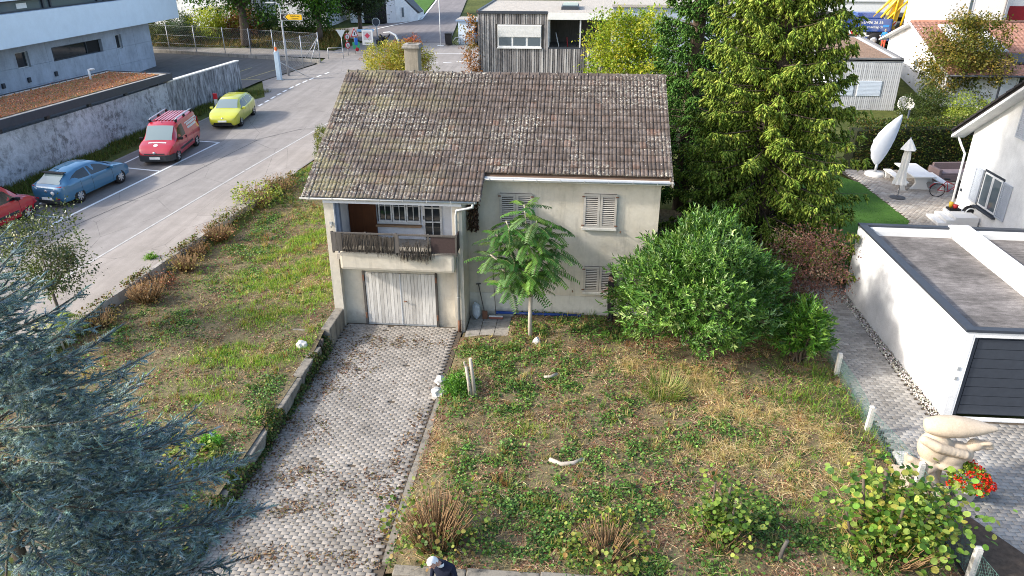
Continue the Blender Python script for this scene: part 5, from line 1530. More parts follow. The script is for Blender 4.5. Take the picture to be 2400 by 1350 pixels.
# ================================================================ other buildings
def formwork(name, base):
    k = NT(name)
    a = k.noise(.8, 6, .7); fine = k.noise(20, 4, .7)
    c = k.mix(1.0, base, k.ramp(a, [(.3, .78), (.7, 1.15)]), 'MULTIPLY')
    c = k.mix(.5, c, k.ramp(k.noise(2.2, 5, .7, k.mapped(k.pos(), (1.5, 1.5, .4))), [(.35, .78), (.65, 1.12)]), 'MULTIPLY')
    oi = k.n("ShaderNodeObjectInfo").outputs["Random"]
    c = k.mix(.6, c, k.ramp(oi, [(0, .86), (1, 1.1)]), 'MULTIPLY')
    c = k.mix(.4, c, k.ramp(fine, [(.3, .8), (.7, 1.15)]), 'MULTIPLY')
    k.color(c); k.bump(fine, .2, .006)
    return k.done(.9, .25)
m_conc = formwork("fair_faced_concrete", (.40, .44, .51))
m_band = plain("pale_blue_white_cladding", (.68, .76, .83), .6, .06, 1.5)
m_anth = plain("anthracite_metal", (.035, .042, .055), .5, .15, 6, .4)
m_white = m_concrete("white_render", (.78, .78, .775), .10, (.42, .41, .39))
m_cream = plain("cream_white_render", (.74, .72, .68), .9, .06, 2)
m_grav = (lambda k: (k.color(k.ramp(k.math('ADD', k.math('MULTIPLY', k.noise(3, 5, .7), .5), k.math('MULTIPLY', k.noise(45, 3, .8), .5)), [(.3, (.28, .25, .21)), (.7, (.52, .48, .42))])), k.bump(k.noise(60, 3, .8), .8, .02), k.done(.9, .2))[-1])(NT("roof_gravel"))
def m_sedum(name, stops):
    k = NT(name)
    f = k.math('ADD', k.math('MULTIPLY', k.noise(1.2, 5, .65), .45), k.math('MULTIPLY', k.noise(16, 5, .75), .55))
    k.color(k.ramp(f, stops)); k.bump(k.noise(22, 4, .8), 1.0, .06)
    return k.done(.95, .1)
m_sed = m_sedum("red_sedum_roof", [(.3, (.12, .075, .04)), (.42, (.16, .145, .06)), (.52, (.33, .15, .085)), (.7, (.50, .25, .15))])
m_sed2 = m_sedum("brown_sedum_roof", [(.3, (.14, .09, .06)), (.5, (.26, .18, .13)), (.62, (.30, .20, .15)), (.75, (.22, .21, .09))])
m_glass2 = glass_mat("blue_grey_glass", (.10, .13, .15), .06)
m_black = plain("matt_black", (.012, .012, .013), .7, .1)
m_red = plain("dark_red_paint", (.24, .012, .018), .6, .12)

# ---- concrete office on the left
off = thing("office_building", "grey concrete building with a pale overhanging upper floor", "building", (-33.5, 38.5, 0))
def ox(y): return -33.5 - .055 * (38.5 - y)                               # face of the lower wall
OPEN = [(27.2, 32.4, 4.55, 5.45), (23.95, 25.05, 4.52, 5.52), (34.05, 34.75, 4.5, 5.53), (19.6, 21.2, 4.4, 5.6)]
core = MB().prism([(ox(38.45) - .25, 38.45, 1.0), (ox(2) - .25, 2, 1.0), (-52, 2, 1.0), (-52, 38.45, 1.0)], (0, 0, 5.1))
core.v = [(x + 33.5, y - 38.5, z) for x, y, z in core.v]
core.build("core_wall", m_black, off)
def panel(y0, y1, z0, z1):
    m = MB()
    x0, x1 = ox(y0), ox(y1)
    m._add([(x - d + 33.5, y - 38.5, z) for z in (z0, z1) for (x, y) in ((x0, y0), (x1, y1)) for d in (0, .24)],
           [(0, 2, 3, 1), (4, 5, 7, 6), (0, 4, 6, 2), (1, 3, 7, 5), (0, 1, 5, 4), (2, 6, 7, 3)])
    m.build("concrete_panel", m_conc, off)
ycuts = sorted(set([38.5, 36.3, 33.9, 31.5, 29.1, 26.7, 24.3, 21.9, 19.5, 17.1, 14.7, 12.3, 9.9, 7.5, 5.0, 2.5]), reverse=True)
zc = [1.2, 3.35, 4.60, 6.12]
def split_panel(y0, y1, z0, z1):
    """cut the window openings out of a panel"""
    cells = [(y0, y1, z0, z1)]
    for (a, b, c_, d) in OPEN:
        new = []
        for (p, q, r, s) in cells:
            A, B, C_, D = max(p, a), min(q, b), max(r, c_), min(s, d)
            if A >= B - .02 or C_ >= D - .02: new.append((p, q, r, s)); continue
            for cell in ((p, A, r, s), (B, q, r, s), (A, B, r, C_), (A, B, D, s)):
                if cell[1] - cell[0] > .03 and cell[3] - cell[2] > .03: new.append(cell)
        cells = new
    return cells
for i in range(len(ycuts) - 1):
    for j in range(3):
        for (p, q, r, s) in split_panel(ycuts[i + 1] + .006, ycuts[i] - .006, zc[j] + .006, zc[j + 1] - .006):
            panel(p, q, r, s)
for (a, b, c_, d) in OPEN:
    xm = ox((a + b) / 2)
    wd = MB().box(xm - .21 + 33.5, xm - .19 + 33.5, a - 38.5, b - 38.5, c_, d).build("window", m_dglass, off)
    f = MB()
    frm = .06
    f.box(xm - .19 + 33.5, xm - .12 + 33.5, a - 38.5, b - 38.5, c_, c_ + frm); f.box(xm - .19 + 33.5, xm - .12 + 33.5, a - 38.5, b - 38.5, d - frm, d)
    f.box(xm - .19 + 33.5, xm - .12 + 33.5, a - 38.5, a - 38.5 + frm, c_ + frm, d - frm); f.box(xm - .19 + 33.5, xm - .12 + 33.5, b - 38.5 - frm, b - 38.5, c_ + frm, d - frm)
    if b - a > 3: f.box(xm - .19 + 33.5, xm - .13 + 33.5, b - 38.5 - 1.5, b - 38.5 - 1.42, c_ + frm, d - frm)
    f.build("frame", m_oldpaint if b - a < 3 else m_anth, wd)
f = MB(); f.box(.03, .10, 23.85 - 38.5 + 0, 23.95 - 38.5, 4.42, 5.62)
# overhanging upper floor
MB().box(-18, 1.1, -38, 3.0, 6.15, 8.02, .01).build("upper_band", m_band, off)
MB().box(-18, .62, -38, 2.6, 8.0, 8.72).build("ribbon_window", m_glass2, off)
rf = MB()
rf.box(.62, .72, -38, 2.6, 8.02, 8.10); rf.box(.62, .72, -38, 2.6, 8.62, 8.72)
for y in (-18.9, -17.6, -12.9, -12.2, -7.2, -6.4, -1.5, 1.5): rf.box(.6, .74, y, y + .16, 8.10, 8.62)
rf.build("ribbon_frame", m_anth, off)
MB().box(.63, .66, -15.2, -14.3, 8.2, 8.5).build("white_blind", m_whpaint, off)  # blind in plain white paint
MB().box(-18, 1.1, -38, 3.0, 8.72, 9.0, .01).build("upper_band", m_band, off)
MB().box(-18, 1.0, -38, 2.9, 9.0, 9.05).build("roof", m_grav, off)  # unseen roof, set low so the building's shadow clears the parked cars
for y, z in ((24.4, 3.62), (22.2, 3.6), (26.9, 3.62)):
    MB().box(ox(y) + 33.5, ox(y) + 33.5 + .12, y - 38.5, y - 38.5 + .22, z, z + .3).build("wall_lamp", m_anth, off)
# trolley rack by its wall
t = thing("wire_rack", "pair of red wire trolleys against the concrete building", "trolley", (-33.6, 25.0, z_road(25)))
for k in range(2):
    m = MB()
    for z in (.35, .7, 1.05, 1.35): m.tube([(k * .1, k * 1.05, z), (k * .1, k * 1.05 + 1.0, z)], .02, 5)
    for q in range(5): m.tube([(k * .1, k * 1.05 + q * .25, .0 if q in (0, 4) else .35), (k * .1, k * 1.05 + q * .25, 1.35)], .02, 5)
    m.build("trolley_frame", plain("red_wire", (.25, .05, .06), .5), t)

# ---- concrete garden wall of the yard, and the carport behind it
m_cwall = (lambda k: (
    k.color(k.mix(.45, k.mix(k.math('MULTIPLY', k.math('MULTIPLY', k.ramp(k.noise(3.4, 8, .78, k.mapped(k.pos(), (1.0, 1.0, .8)), .3), [(.45, 0.0), (.6, 1.0)]), k.ramp(k.noise(.55, 4, .6), [(.35, .35), (.6, 1.0)])), .8),
                k.mix(k.ramp(k.noise(.5, 5, .6), [(.35, 0.0), (.65, 1.0)]), (.40, .41, .44), (.55, .56, .60)), (.085, .082, .08)), k.ramp(k.noise(26, 4, .7), [(.3, .65), (.7, 1.25)]), 'MULTIPLY')),
    k.bump(k.noise(12, 4, .7), .4, .02), k.done(.95, .15))[-1])(NT("lichen_stained_concrete"))
m_cwall2 = (lambda k: (
    k.color(k.mix(k.math('MULTIPLY', k.ramp(k.noise(3.0, 8, .76, k.mapped(k.pos(), (1.5, 1.5, .3)), .3), [(.38, 0.0), (.62, 1.0)]), .92), (.42, .43, .46), (.05, .05, .055))),
    k.bump(k.noise(12, 4, .7), .4, .02), k.done(.95, .15))[-1])(NT("black_streaked_concrete"))
def topz(y): return 3.80 + .018 * (y - 8) + (.06 if y > 22 else 0)
yw = thing("yard_wall", "tall stained concrete wall along the parking bays", "wall", (0, 0, 0))
yy = [30.4, 26.2, 22.2, 17.6, 13.0, 8.4, 3.8, -.8, -5.4, -10, -16]
for i in range(len(yy) - 1):
    a, b = yy[i], yy[i + 1]
    m = MB(); V = []
    for y in (b + .012, a - .012):
        x = WALLX(y)
        V += [(x, y, z_road(y) - .5), (x - .28, y, z_road(y) - .5), (x - .28, y, topz(y)), (x, y, topz(y))]
    m._add(V, [(0, 1, 2, 3), (7, 6, 5, 4), (0, 3, 7, 4), (1, 5, 6, 2), (3, 2, 6, 7), (0, 4, 5, 1)])
    m.build("wall_section", m_cwall2 if i < 2 else m_cwall, yw)
m = MB()
for (a, b) in ((30.42, 22.3),):
    V = []
    for y in (b, a):
        x = WALLX(y); V += [(x + .03, y, topz(y) + .002), (x - .31, y, topz(y) + .002), (x - .31, y, topz(y) + .07), (x + .03, y, topz(y) + .07)]
    m._add(V, [(0, 1, 2, 3), (7, 6, 5, 4), (0, 3, 7, 4), (1, 5, 6, 2), (3, 2, 6, 7), (0, 4, 5, 1)])
m.build("coping", plain("pale_coping", (.62, .60, .56), .8), yw)
# carport
cp = thing("carport", "long flat carport with a rust-red sedum roof behind the wall", "carport")
P = [(-23.35, 22.6), (-27.95, 23.2), (-31.0, -3.0), (-25.9, -4.0)]
def inset(P, d):
    c = Vector((sum(p[0] for p in P) / 4, sum(p[1] for p in P) / 4)); out = []
    for p in P:
        v = Vector(p) - c; out.append((p[0] - d * math.copysign(1, v.x), p[1] - d * math.copysign(1, v.y)))
    return out
def cz(y): return 4.60 - .008 * (22.6 - y)
def slab(P, z0, z1, name, mat):
    m = MB(); n = len(P)
    m._add([(x, y, cz(y) + z0) for x, y in P] + [(x, y, cz(y) + z1) for x, y in P], [tuple(range(n))[::-1], tuple(range(n, 2 * n))] + [(i, (i + 1) % n, n + (i + 1) % n, n + i) for i in range(n)])
    return m.build(name, mat, cp)
slab(P, -.34, -.02, "roof_deck", m_anth)
for i in range(4):
    a, b = P[i], P[(i + 1) % 4]; ai, bi = inset(P, .09)[i], inset(P, .09)[(i + 1) % 4]
    slab([a, b, bi, ai], -.02, .06, "edge_trim", m_anth)
slab(inset(P, .092), -.02, .012, "gravel_margin", m_grav)
slab(inset(P, .52), .012, .05, "sedum", m_sed)
n = 9000; Pi = inset(P, .5); u = rng.random(n); v = rng.random(n)
A = np.array(Pi); pt = (A[0] * (1 - u)[:, None] + A[1] * u[:, None]) * (1 - v)[:, None] + (A[3] * (1 - u)[:, None] + A[2] * u[:, None]) * v[:, None]
Pz = np.stack([pt[:, 0], pt[:, 1], 4.60 - .008 * (22.6 - pt[:, 1]) + .05], 1); sz = rng.uniform(.05, .12, n)
o = Cloud().put(LEAF4, LEAF4F, Pz, frames(norm(rng.normal(0, 1, (n, 3)) + np.array([0, 0, .6])), tilt(n, .6)), np.stack([sz * .6, sz, sz], 1), pal(n, ["b06c4a", "c8835c", "98583e", "857640", "d89a72"], .18)).build("sedum_tufts", m_leaf, cp); tag(o, kind="stuff")
for i in range(9):
    y = 21.6 - i * 2.9
    MB().box(WALLX(y) - .2, WALLX(y) - .06, y - .12, y + .12, topz(y), cz(y) - .34).build("post", m_anth, cp)
    MB().box(WALLX(y) - .24, WALLX(y) - .03, y - 1.0, y - .25, cz(y) - .42, cz(y) - .34).build("bracket", m_anth, cp)
for y in (20.0, 10.5):
    MB().tube([(-26.9, y, 4.5), (-26.9, y, 5.2)], .06, 8).build("vent_pipe", m_whpaint, cp)
    MB().tube([(-26.9, y, 5.18), (-26.6, y + .1, 5.22)], .06, 8).build("vent_elbow", m_whpaint, cp)

# ---- white garage on the right
ga = thing("white_garage", "white flat-roofed double garage with anthracite trim", "garage")
GP = [(11.84, -3.74), (20.4, -3.62), (20.4, 4.2), (11.69, 4.33)]
def gslab(P, z0, z1, name, mat, parent=ga):
    n = len(P); m = MB()
    m._add([(x, y, z0) for x, y in P] + [(x, y, z1) for x, y in P], [tuple(range(n))[::-1], tuple(range(n, 2 * n))] + [(i, (i + 1) % n, n + (i + 1) % n, n + i) for i in range(n)])
    return m.build(name, mat, parent)
gslab([GP[3], GP[0], (GP[0][0] + .2, GP[0][1]), (GP[3][0] + .2, GP[3][1])], -.1, 2.66, "wall", m_white)
gslab([(11.9, 4.12), (20.4, 4.0), (20.4, 4.2), (11.9, 4.325)], -.1, 2.66, "wall", m_white)
gslab([(12.04, -3.735), (20.4, -3.615), (20.4, -3.4), (12.04, -3.5)], 2.50, 2.66, "lintel", m_white)
gslab([(12.042, -3.735), (12.09, -3.734), (12.09, -3.5), (12.042, -3.5)], -.1, 2.50, "door_jamb", m_white)
gslab([(11.95, -3.6), (20.3, -3.5), (20.3, 4.1), (11.85, 4.2)], 2.30, 2.45, "roof_felt", (lambda k: (
    k.color(k.mix(.8, k.ramp(k.math('ADD', k.math('MULTIPLY', k.noise(.7, 6, .7), .55), k.math('MULTIPLY', k.noise(3.5, 6, .75, k.mapped(k.pos(), (.7, 3.0, 1), rot=(0, 0, R(50)))), .45)), [(.32, (.05, .046, .042)), (.5, (.17, .155, .145)), (.66, (.34, .31, .29))]), k.ramp(k.noise(40, 3, .7), [(.3, .6), (.7, 1.3)]), 'MULTIPLY')),
    k.bump(k.noise(40, 3, .7), .4, .01), k.done(.95, .15))[-1])(NT("weathered_roofing_felt")))
def cap(a, b, wd, z0, z1, name, mat, inward):
    a = Vector(a); b = Vector(b); d = (b - a).normalized(); n = Vector((-d.y, d.x)) * wd * inward
    gslab([tuple(a), tuple(b), tuple(b + n), tuple(a + n)], z0, z1, name, mat)
cap((GP[3][0] - .03, GP[3][1] + .03), (GP[0][0] - .03, GP[0][1] - .03), .26, 2.662, 2.74, "parapet_cap", m_anth, 1)
cap((GP[0][0] + .23, GP[0][1] - .03), (20.4, -3.65), .2, 2.661, 2.738, "parapet_cap", m_anth, 1)
cap((20.4, 4.23), (GP[3][0] + .23, GP[3][1] + .026), .2, 2.661, 2.738, "parapet_cap", m_anth, 1)
gslab([(12.1, 3.86), (14.7, 3.83), (14.7, 4.1), (12.1, 4.13)], 2.45, 2.62, "upstand", m_cream); gslab([(15.45, 3.83), (20.3, 3.76), (20.3, 4.0), (15.45, 4.06)], 2.45, 2.62, "upstand", m_cream)
gslab([(12.1, -3.5), (14.7, -3.46), (14.7, -3.3), (12.1, -3.33)], 2.45, 2.53, "upstand", m_cream)
gslab([(14.72, -3.66), (15.40, -3.64), (15.40, 4.24), (14.72, 4.26)], 2.45, 2.80, "divider_beam", m_white)
gd2 = gslab([(12.09, -3.62), (14.6, -3.58), (14.6, -3.5), (12.09, -3.54)], .05, 2.5, "garage_door", m_anth)
for i in range(8):
    z = .1 + i * .29
    gslab([(12.24, -3.66 + .002 * (i % 2)), (14.5, -3.626), (14.5, -3.58), (12.24, -3.614)], z, z + .275, "door_panel", m_anth, gd2)
gslab([(12.09, -3.66), (12.22, -3.658), (12.22, -3.62), (12.09, -3.622)], .05, 2.5, "door_frame", m_anth, gd2)
gslab([(12.0, -3.85), (14.7, -3.81), (14.7, -3.66), (12.0, -3.70)], -.02, .02, "threshold", m_white)
for z in (1.5, 1.2): MB().box(11.86, 11.93, -3.76, -3.737, z, z + .1).build("switch_box", m_zinc, ga)

# ---- white house on the right, gable towards the lawn
m_dtile = plain("dark_roof_tile", (.03, .026, .026), .7, .3, 8)
wh = thing("white_house", "white gabled house with grey shutters at the right edge", "house", (19.5, 9, 0))
X0 = 0.0
prof = [(4.64, -.1), (4.64, 4.12), (-1.0, 7.72), (-6.5, 4.12), (-6.5, -.1)]
MB().prism([(0, y, z) for y, z in prof], (9, 0, 0)).build("wall", m_white, wh)
for sg, (ya, za, yb, zb) in ((1, (5.45, 3.72, -1.0, 7.85)), (-1, (-7.3, 3.72, -1.0, 7.85))):
    MB().prism([(-.55, ya, za), (-.55, yb, zb), (-.55, yb, zb + .2), (-.55, ya, za + .2)], (10, 0, 0)).build("roof", m_dtile, wh)
    MB().prism([(-.57, ya, za - .14), (-.57, yb, zb - .14), (-.57, yb, zb + .0), (-.57, ya, za + .0)], (.6, 0, 0)).build("verge_board", m_white, wh)
# verge tiles stepping up the edge
n = 14
for i in range(n):
    t0 = i / n; y = 5.45 + (-1.0 - 5.45) * t0; z = 3.92 + (7.85 - 3.72) * t0
    MB().prism([(-.64, y, z - .05), (-.64, y - .5, z + .25), (-.64, y - .5, z + .33), (-.64, y, z + .06)], (.35, 0, 0)).build("verge_tile", m_dtile, wh)
MB().tube([(-.5, 5.5, 3.78), (9, 5.5, 3.78)], .08, 8).build("gutter", m_anth, wh)
MB().tube([(-.3, 5.4, 3.7), (-.25, 4.9, 3.3), (-.12, 4.72, 3.0), (-.12, 4.72, .2)], .05, 8).build("downpipe", m_white, wh)
wn = MB().box(-.012, .0, 1.15, 2.85, 1.14, 2.82).build("window", m_anth, wh)
f = MB()
for (a, b) in ((1.25, 2.0), (2.02, 2.75)):
    f.box(-.03, -.013, a, a + .07, 1.2, 2.72); f.box(-.03, -.013, b - .07, b, 1.2, 2.72); f.box(-.03, -.013, a + .07, b - .07, 1.2, 1.28); f.box(-.03, -.013, a + .07, b - .07, 2.64, 2.72)
f.build("sash", m_white, wn)
MB().box(-.018, -.0125, 1.3, 2.7, 1.25, 2.68).build("pane", m_glass2, wn)
MB().box(-.14, -.001, 1.1, 2.9, 1.06, 1.14).build("sill", m_anth, wn)
m_shg = plain("grey_shutter_paint", (.42, .45, .50), .6, .08)
def big_shutter(y0, y1, z0, z1):
    s = MB(); t = .08
    s.box(-.07, -.02, y0, y0 + t, z0, z1); s.box(-.07, -.02, y1 - t, y1, z0, z1); s.box(-.07, -.02, y0 + t, y1 - t, z0, z0 + t); s.box(-.07, -.02, y0 + t, y1 - t, z1 - t, z1)
    s.box(-.04, -.03, y0 + t, y1 - t, z0 + t, z1 - t)
    sh = s.build("shutter", m_shg, wh)
    for i in range(18):
        z = z0 + t + (i + .5) * (z1 - z0 - 2 * t) / 18
        MB().box(-.022, .022, y0 + t, y1 - t, -.006, .006).xform(Matrix.Translation((-.055, 0, z)) @ Matrix.Rotation(R(35), 4, 'Y')).build("slat", m_shg, sh)
big_shutter(.45, 1.13, 1.18, 2.72); big_shutter(2.88, 3.58, 1.2, 2.74)
big_shutter(.3, 1.3, 4.6, 6.1)
MB().box(-.06, 0, 4.35, 4.45, 1.3, 1.42).build("wall_box", m_anth, wh)
# hose reel, steps with a tray
t = thing("hose_reel", "black hose reel on the white house wall", "hose reel", (19.36, 12.0, .75))
MB().lathe([(.0, -.12), (.26, -.12), (.26, -.09), (.14, -.09), (.14, .09), (.26, .09), (.26, .12), (0, .12)], 18, (0, 0, 0), 'Y').build("drum", m_black, t)
MB().lathe([(.18, -.125), (.24, -.125), (.24, -.12)], 18, (0, 0, 0), 'Y').build("rim", m_whpaint, t)
MB().box(.0, .14, -.1, .1, -.3, .3).build("bracket", m_black, t)
t = thing("garden_steps", "white concrete steps beside the white house", "steps", (18.3, 11.9, .35))
for i in range(3): MB().box(-.6 + i * .35, 1.1, -.8, .5, .0 if i == 0 else .14 * i - .0, .14 * (i + 1) - .003, .01).build("step", m_cream, t)
t = thing("flower_tray", "dark tray with a red and a yellow pot on the steps", "tray", (18.75, 12.2, .78))
MB().box(-.25, .25, -.2, .2, 0, .08, .01).build("tray", m_black, t)
MB().lathe([(.0, .08), (.09, .08), (.12, .24), (.0, .24)], 10, (.05, -.03, 0)).build("red_pot", plain("red_pot", (.45, .03, .03), .5), t)
MB().lathe([(.0, .08), (.08, .08), (.1, .32), (.0, .34)], 10, (-.1, .1, 0)).build("yellow_pot", plain("yellow_pot", (.6, .38, .03), .5), t)

# ---- grey timber house behind the roof
m_batt = (lambda k: (k.color(k.ramp(k.math('ADD', k.math('MULTIPLY', k.noise(2.0, 6, .7, k.mapped(k.pos(), (9, 9, .7))), .55), k.math('ADD', k.math('MULTIPLY', k.noise(.6, 4, .6), .2), k.math('MULTIPLY', k.n("ShaderNodeObjectInfo").outputs["Random"], .25))), [(.32, (.085, .08, .08)), (.5, (.27, .255, .25)), (.66, (.50, .48, .46))])), k.done(.85, .2))[-1])(NT("silvered_timber"))
th = thing("timber_house", "flat-roofed house clad in silvered vertical boards behind the ridge", "house", (-4.39, 22.0, 1.0))
def T(x): return x + 4.39
MB().box(.02, 7.6, .12, 9.0, 0, 7.3).build("wall", m_black, th) if False else None
wb = MB(); wb.box(.03, T(-.42), .1, 9.0, 0, 7.30); wb.box(T(-.42), 7.6, 3.0, 9.0, 0, 7.30); wb.box(T(-.42), 7.6, .1, 3.0, 0, 5.44)
wb.build("wall", m_greywood, th)
MB().box(-.03, 7.65, .0, 9.05, 7.30, 7.36).build("roof", m_grav, th)
MB().box(-.06, T(-.45), -.04, .1, 7.26, 7.40).build("roof_edge", m_anth, th); MB().box(-.07, .05, .1, 9.0, 7.26, 7.42).build("roof_edge", m_anth, th)
x = .0; i = 0
while x < 7.55:
    wdt = .095 + .01 * rng.random()
    inl = T(-3.32) < x + wdt and x < T(-.76)
    if x < T(-.42) - .02:
        if inl:
            MB().box(x, x + wdt, .03 + .02 * (i % 2), .1, .2, 5.40).build("board", m_batt, th)
            MB().box(x, x + wdt, .03 + .02 * (i % 2), .1, 6.70, 7.26).build("board", m_batt, th)
        else:
            MB().box(x, x + wdt, .03 + .02 * (i % 2), .1, .2, 7.26).build("board", m_batt, th)
    else:
        MB().box(x, x + wdt, .03 + .02 * (i % 2), .1, .2, 5.40).build("board", m_batt, th)
    x += wdt + .03; i += 1
wn = MB().box(T(-3.27), T(-.79), .03, .1, 5.42, 6.68).build("window", m_whpaint, th)
for a in (-3.2, -2.38, -1.56):
    MB().box(T(a), T(a) + .7, .015, .03, 5.55, 6.0).build("pane", m_glass2, wn)
MB().box(T(-3.3), T(-.76), -.05, .03, 5.40, 5.47).build("sill", m_whpaint, wn)
bl = MB().box(T(-3.25), T(-.81), .0, .02, 6.04, 6.62).build("blind", m_whpaint, wn)
for q in range(13): MB().box(T(-3.25), T(-.81), -.02, -.004, 6.04 + q * .046, 6.04 + q * .046 + .036).build("blind_slat", m_whpaint, bl)
MB().box(T(-.43), 7.64, -.06, .04, 6.97, 7.34).build("balcony_fascia", m_whpaint, th)
MB().box(T(-.42), 7.6, .04, .12, 5.40, 5.48).build("balcony_rail", m_anth, th)
for xx in (T(-.42), T(1.35), 7.5): MB().box(xx, xx + .08, .05, .13, 5.48, 6.97).build("balcony_post", m_oldpaint, th)
for q in range(5): MB().box(T(-.38), T(-.36), .3 + q * .5, .34 + q * .5, 5.48, 6.97).build("glazing_bar", m_oldpaint, th)
rng2 = np.random.default_rng(5)
for q in range(7):
    xx = T(.2) + q * .5
    MB().tube([(xx, .5 + .2 * (q % 3), 5.45), (xx + rng2.normal(0, .25), .8, 5.8 + rng2.uniform(0, .5))], .03, 5).build("stored_item", [m_oldpaint, m_red, m_black, m_greywood][q % 4], th)
# skylight
sk = MB().box(T(.25), T(1.25), 1.6, 4.2, 7.36, 7.52).build("skylight", m_anth, th)
for q in range(3): MB().box(T(.3), T(1.2), 1.7 + q * .85, 2.42 + q * .85, 7.52, 7.6, .02).build("glass_dome", m_glass2, sk)
leafy("virginia_creeper", "red-brown creeper climbing the corner of the timber house", "creeper", (-4.75, 21.75, 1.2), (0, 0, 4.3), (.38, .3, 2.7), 130, 18, .12, ["8a5a30", "9a6a3a", "6d4a28", "7a6a30", "a0703c"], None, .6, .14)

# ---- small blue bin shed, bins and bicycle
bs = thing("bin_shed", "small pale blue shed with a gravel roof beside the climbing road", "shed", (-10.2, 50.9, 3.1))
MB().box(0, 1.55, 0, 2.6, 0, 2.1).build("wall", plain("pale_blue_wall", (.50, .60, .68), .8, .08), bs)
MB().box(1.56, 2.2, .4, 2.6, 0, 2.1).build("dark_bay", m_black, bs)
MB().box(-.2, 2.4, -.2, 2.8, 2.1, 2.25).build("roof_slab", plain("blue_grey_trim", (.22, .30, .42), .6), bs); MB().box(-.15, 2.35, -.15, 2.75, 2.25, 2.28).build("gravel", m_grav, bs)
MB().box(.1, 1.0, -.03, -.003, 0, 1.9).build("door", plain("pale_door", (.62, .68, .72), .7), bs)
t = thing("waste_bin", "black wheeled waste bin in front of the blue shed", "bin", (-11.05, 50.35, 3.1))
m = MB(); m.prism([(-.26, -.3, .08), (.26, -.3, .08), (.3, -.36, 1.0), (-.3, -.36, 1.0)], (0, .66, 0)); m.build("body", m_black, t)
MB().box(-.32, .32, -.4, .36, 1.0, 1.1, .03).build("lid", m_black, t)
for s in (-1, 1): MB().lathe([(0, -.03), (.1, -.03), (.1, .03), (0, .03)], 12, (s * .26, .3, .1), 'X').build("wheel", m_black, t)

def bicycle(name, label, loc, rz, col, cat="bicycle"):
    t = thing(name, label, cat, loc, rz)
    for x in (-.52, .52):
        w_ = MB(); nsg = 20
        w_.tube([(x + .33 * math.cos(2 * math.pi * i / nsg), 0, .34 + .33 * math.sin(2 * math.pi * i / nsg)) for i in range(nsg + 1)], .022, 6, False)
        wo = w_.build("wheel", m_black, t)
        sp = MB()
        for i in range(10):
            a = 2 * math.pi * i / 10; sp.tube([(x, 0, .34), (x + .32 * math.cos(a), 0, .34 + .32 * math.sin(a))], .004, 3, False)
        sp.build("spokes", m_zinc, wo)
        MB().tube([(x + .37 * math.cos(a), 0, .34 + .37 * math.sin(a)) for a in np.linspace(.5, 2.9, 8)], .025, 5).build("mudguard", col, t)
    f = MB(); bb, hd, st, rr, ff = (-.05, 0, .32), (.38, 0, .85), (-.2, 0, .82), (-.52, 0, .34), (.52, 0, .34)
    for a, b in ((bb, hd), (bb, st), (st, rr), (bb, rr), (hd, ff), (st, (.34, 0, .6))): f.tube([a, b], .02, 6)
    f.build("frame", col, t)
    MB().tube([(.3, -.28, 1.0), (.38, 0, 1.03), (.3, .28, 1.0)], .014, 6).build("handlebar", m_zinc, t)
    MB().tube([hd, (.37, 0, 1.03)], .016, 6).build("stem", m_zinc, t)
    MB().box(-.34, -.08, -.07, .07, .9, .96, .02).build("saddle", m_black, t); MB().tube([st, (-.21, 0, .92)], .014, 6).build("seat_post", m_zinc, t)
    MB().box(-.75, -.35, -.07, .07, .70, .72).build("carrier", m_zinc, t)
    return t
m_pale = plain("pale_frame_paint", (.65, .68, .70), .4, .05)
bicycle("bicycle", "white bicycle parked against the blue shed", (-9.7, 50.35, 3.1), R(12), m_pale)
t = thing("covered_scooter", "scooter under a grey-blue cover beside the timber house", "scooter", (-8.5, 49.9, 3.08), R(95))
for x in (-.55, .55): MB().lathe([(.0, -.06), (.2, -.06), (.25, -.03), (.25, .03), (.2, .06), (0, .06)], 16, (x, 0, .25), 'Y').build("wheel", m_black, t)
bm = bmesh.new(); bmesh.ops.create_icosphere(bm, subdivisions=2, radius=1)
for v in bm.verts: v.co = Vector((v.co.x * .85, v.co.y * .32, .75 + v.co.z * .5 + .22 * v.co.x * v.co.x * (1 if v.co.z > 0 else 0)))
MB().bm(bm, True).build("cover", plain("grey_blue_tarpaulin", (.10, .12, .16), .6), t); bm.free()
t = thing("flag_pole", "thin white pole on a base plate at the side road", "pole", (-11.75, 49.9, 3.09))
MB().tube([(0, 0, 0), (0, 0, 2.2), (0, 0, 6.5)], [.04, .035, .03], 8).build("shaft", m_whpaint, t); MB().box(-.3, .3, -.2, .2, 0, .05).build("base_plate", m_whpaint, t)

# ---- slatted garage and tiled house, right background
m_lslat = (lambda k: (k.color(k.ramp(k.n("ShaderNodeObjectInfo").outputs["Random"], [(0, (.46, .46, .46)), (1, (.62, .62, .62))])), k.done(.8, .2))[-1])(NT("pale_grey_boards"))
sg = thing("slatted_garage", "pale grey board-clad garage with a sedum roof behind the hedge", "garage", (18.7, 33.4, .9))
MB().prism([(0, .06, 0), (4.95, .06, 0), (6.7, 14.2, 0), (0.6, 14.2, 0)], (0, 0, 3.45)).build("wall", m_oldpaint, sg)
x = .0
while x < 4.9:
    MB().box(x, x + .1, 0, .055, .15, 3.42).build("board", m_lslat, sg); x += .135
MB().prism([(0, .0, 0), (4.97, .0, 0), (6.72, 14.25, 0), (.6, 14.25, 0)], (0, 0, .12)).xform(Matrix.Translation((0, 0, 3.5))).build("roof_slab", m_oldpaint, sg)
MB().prism([(.5, .5, 0), (4.45, .5, 0), (5.9, 13.6, 0), (1.1, 13.6, 0)], (0, 0, .03)).xform(Matrix.Translation((0, 0, 3.622))).build("sedum", m_sed2, sg)
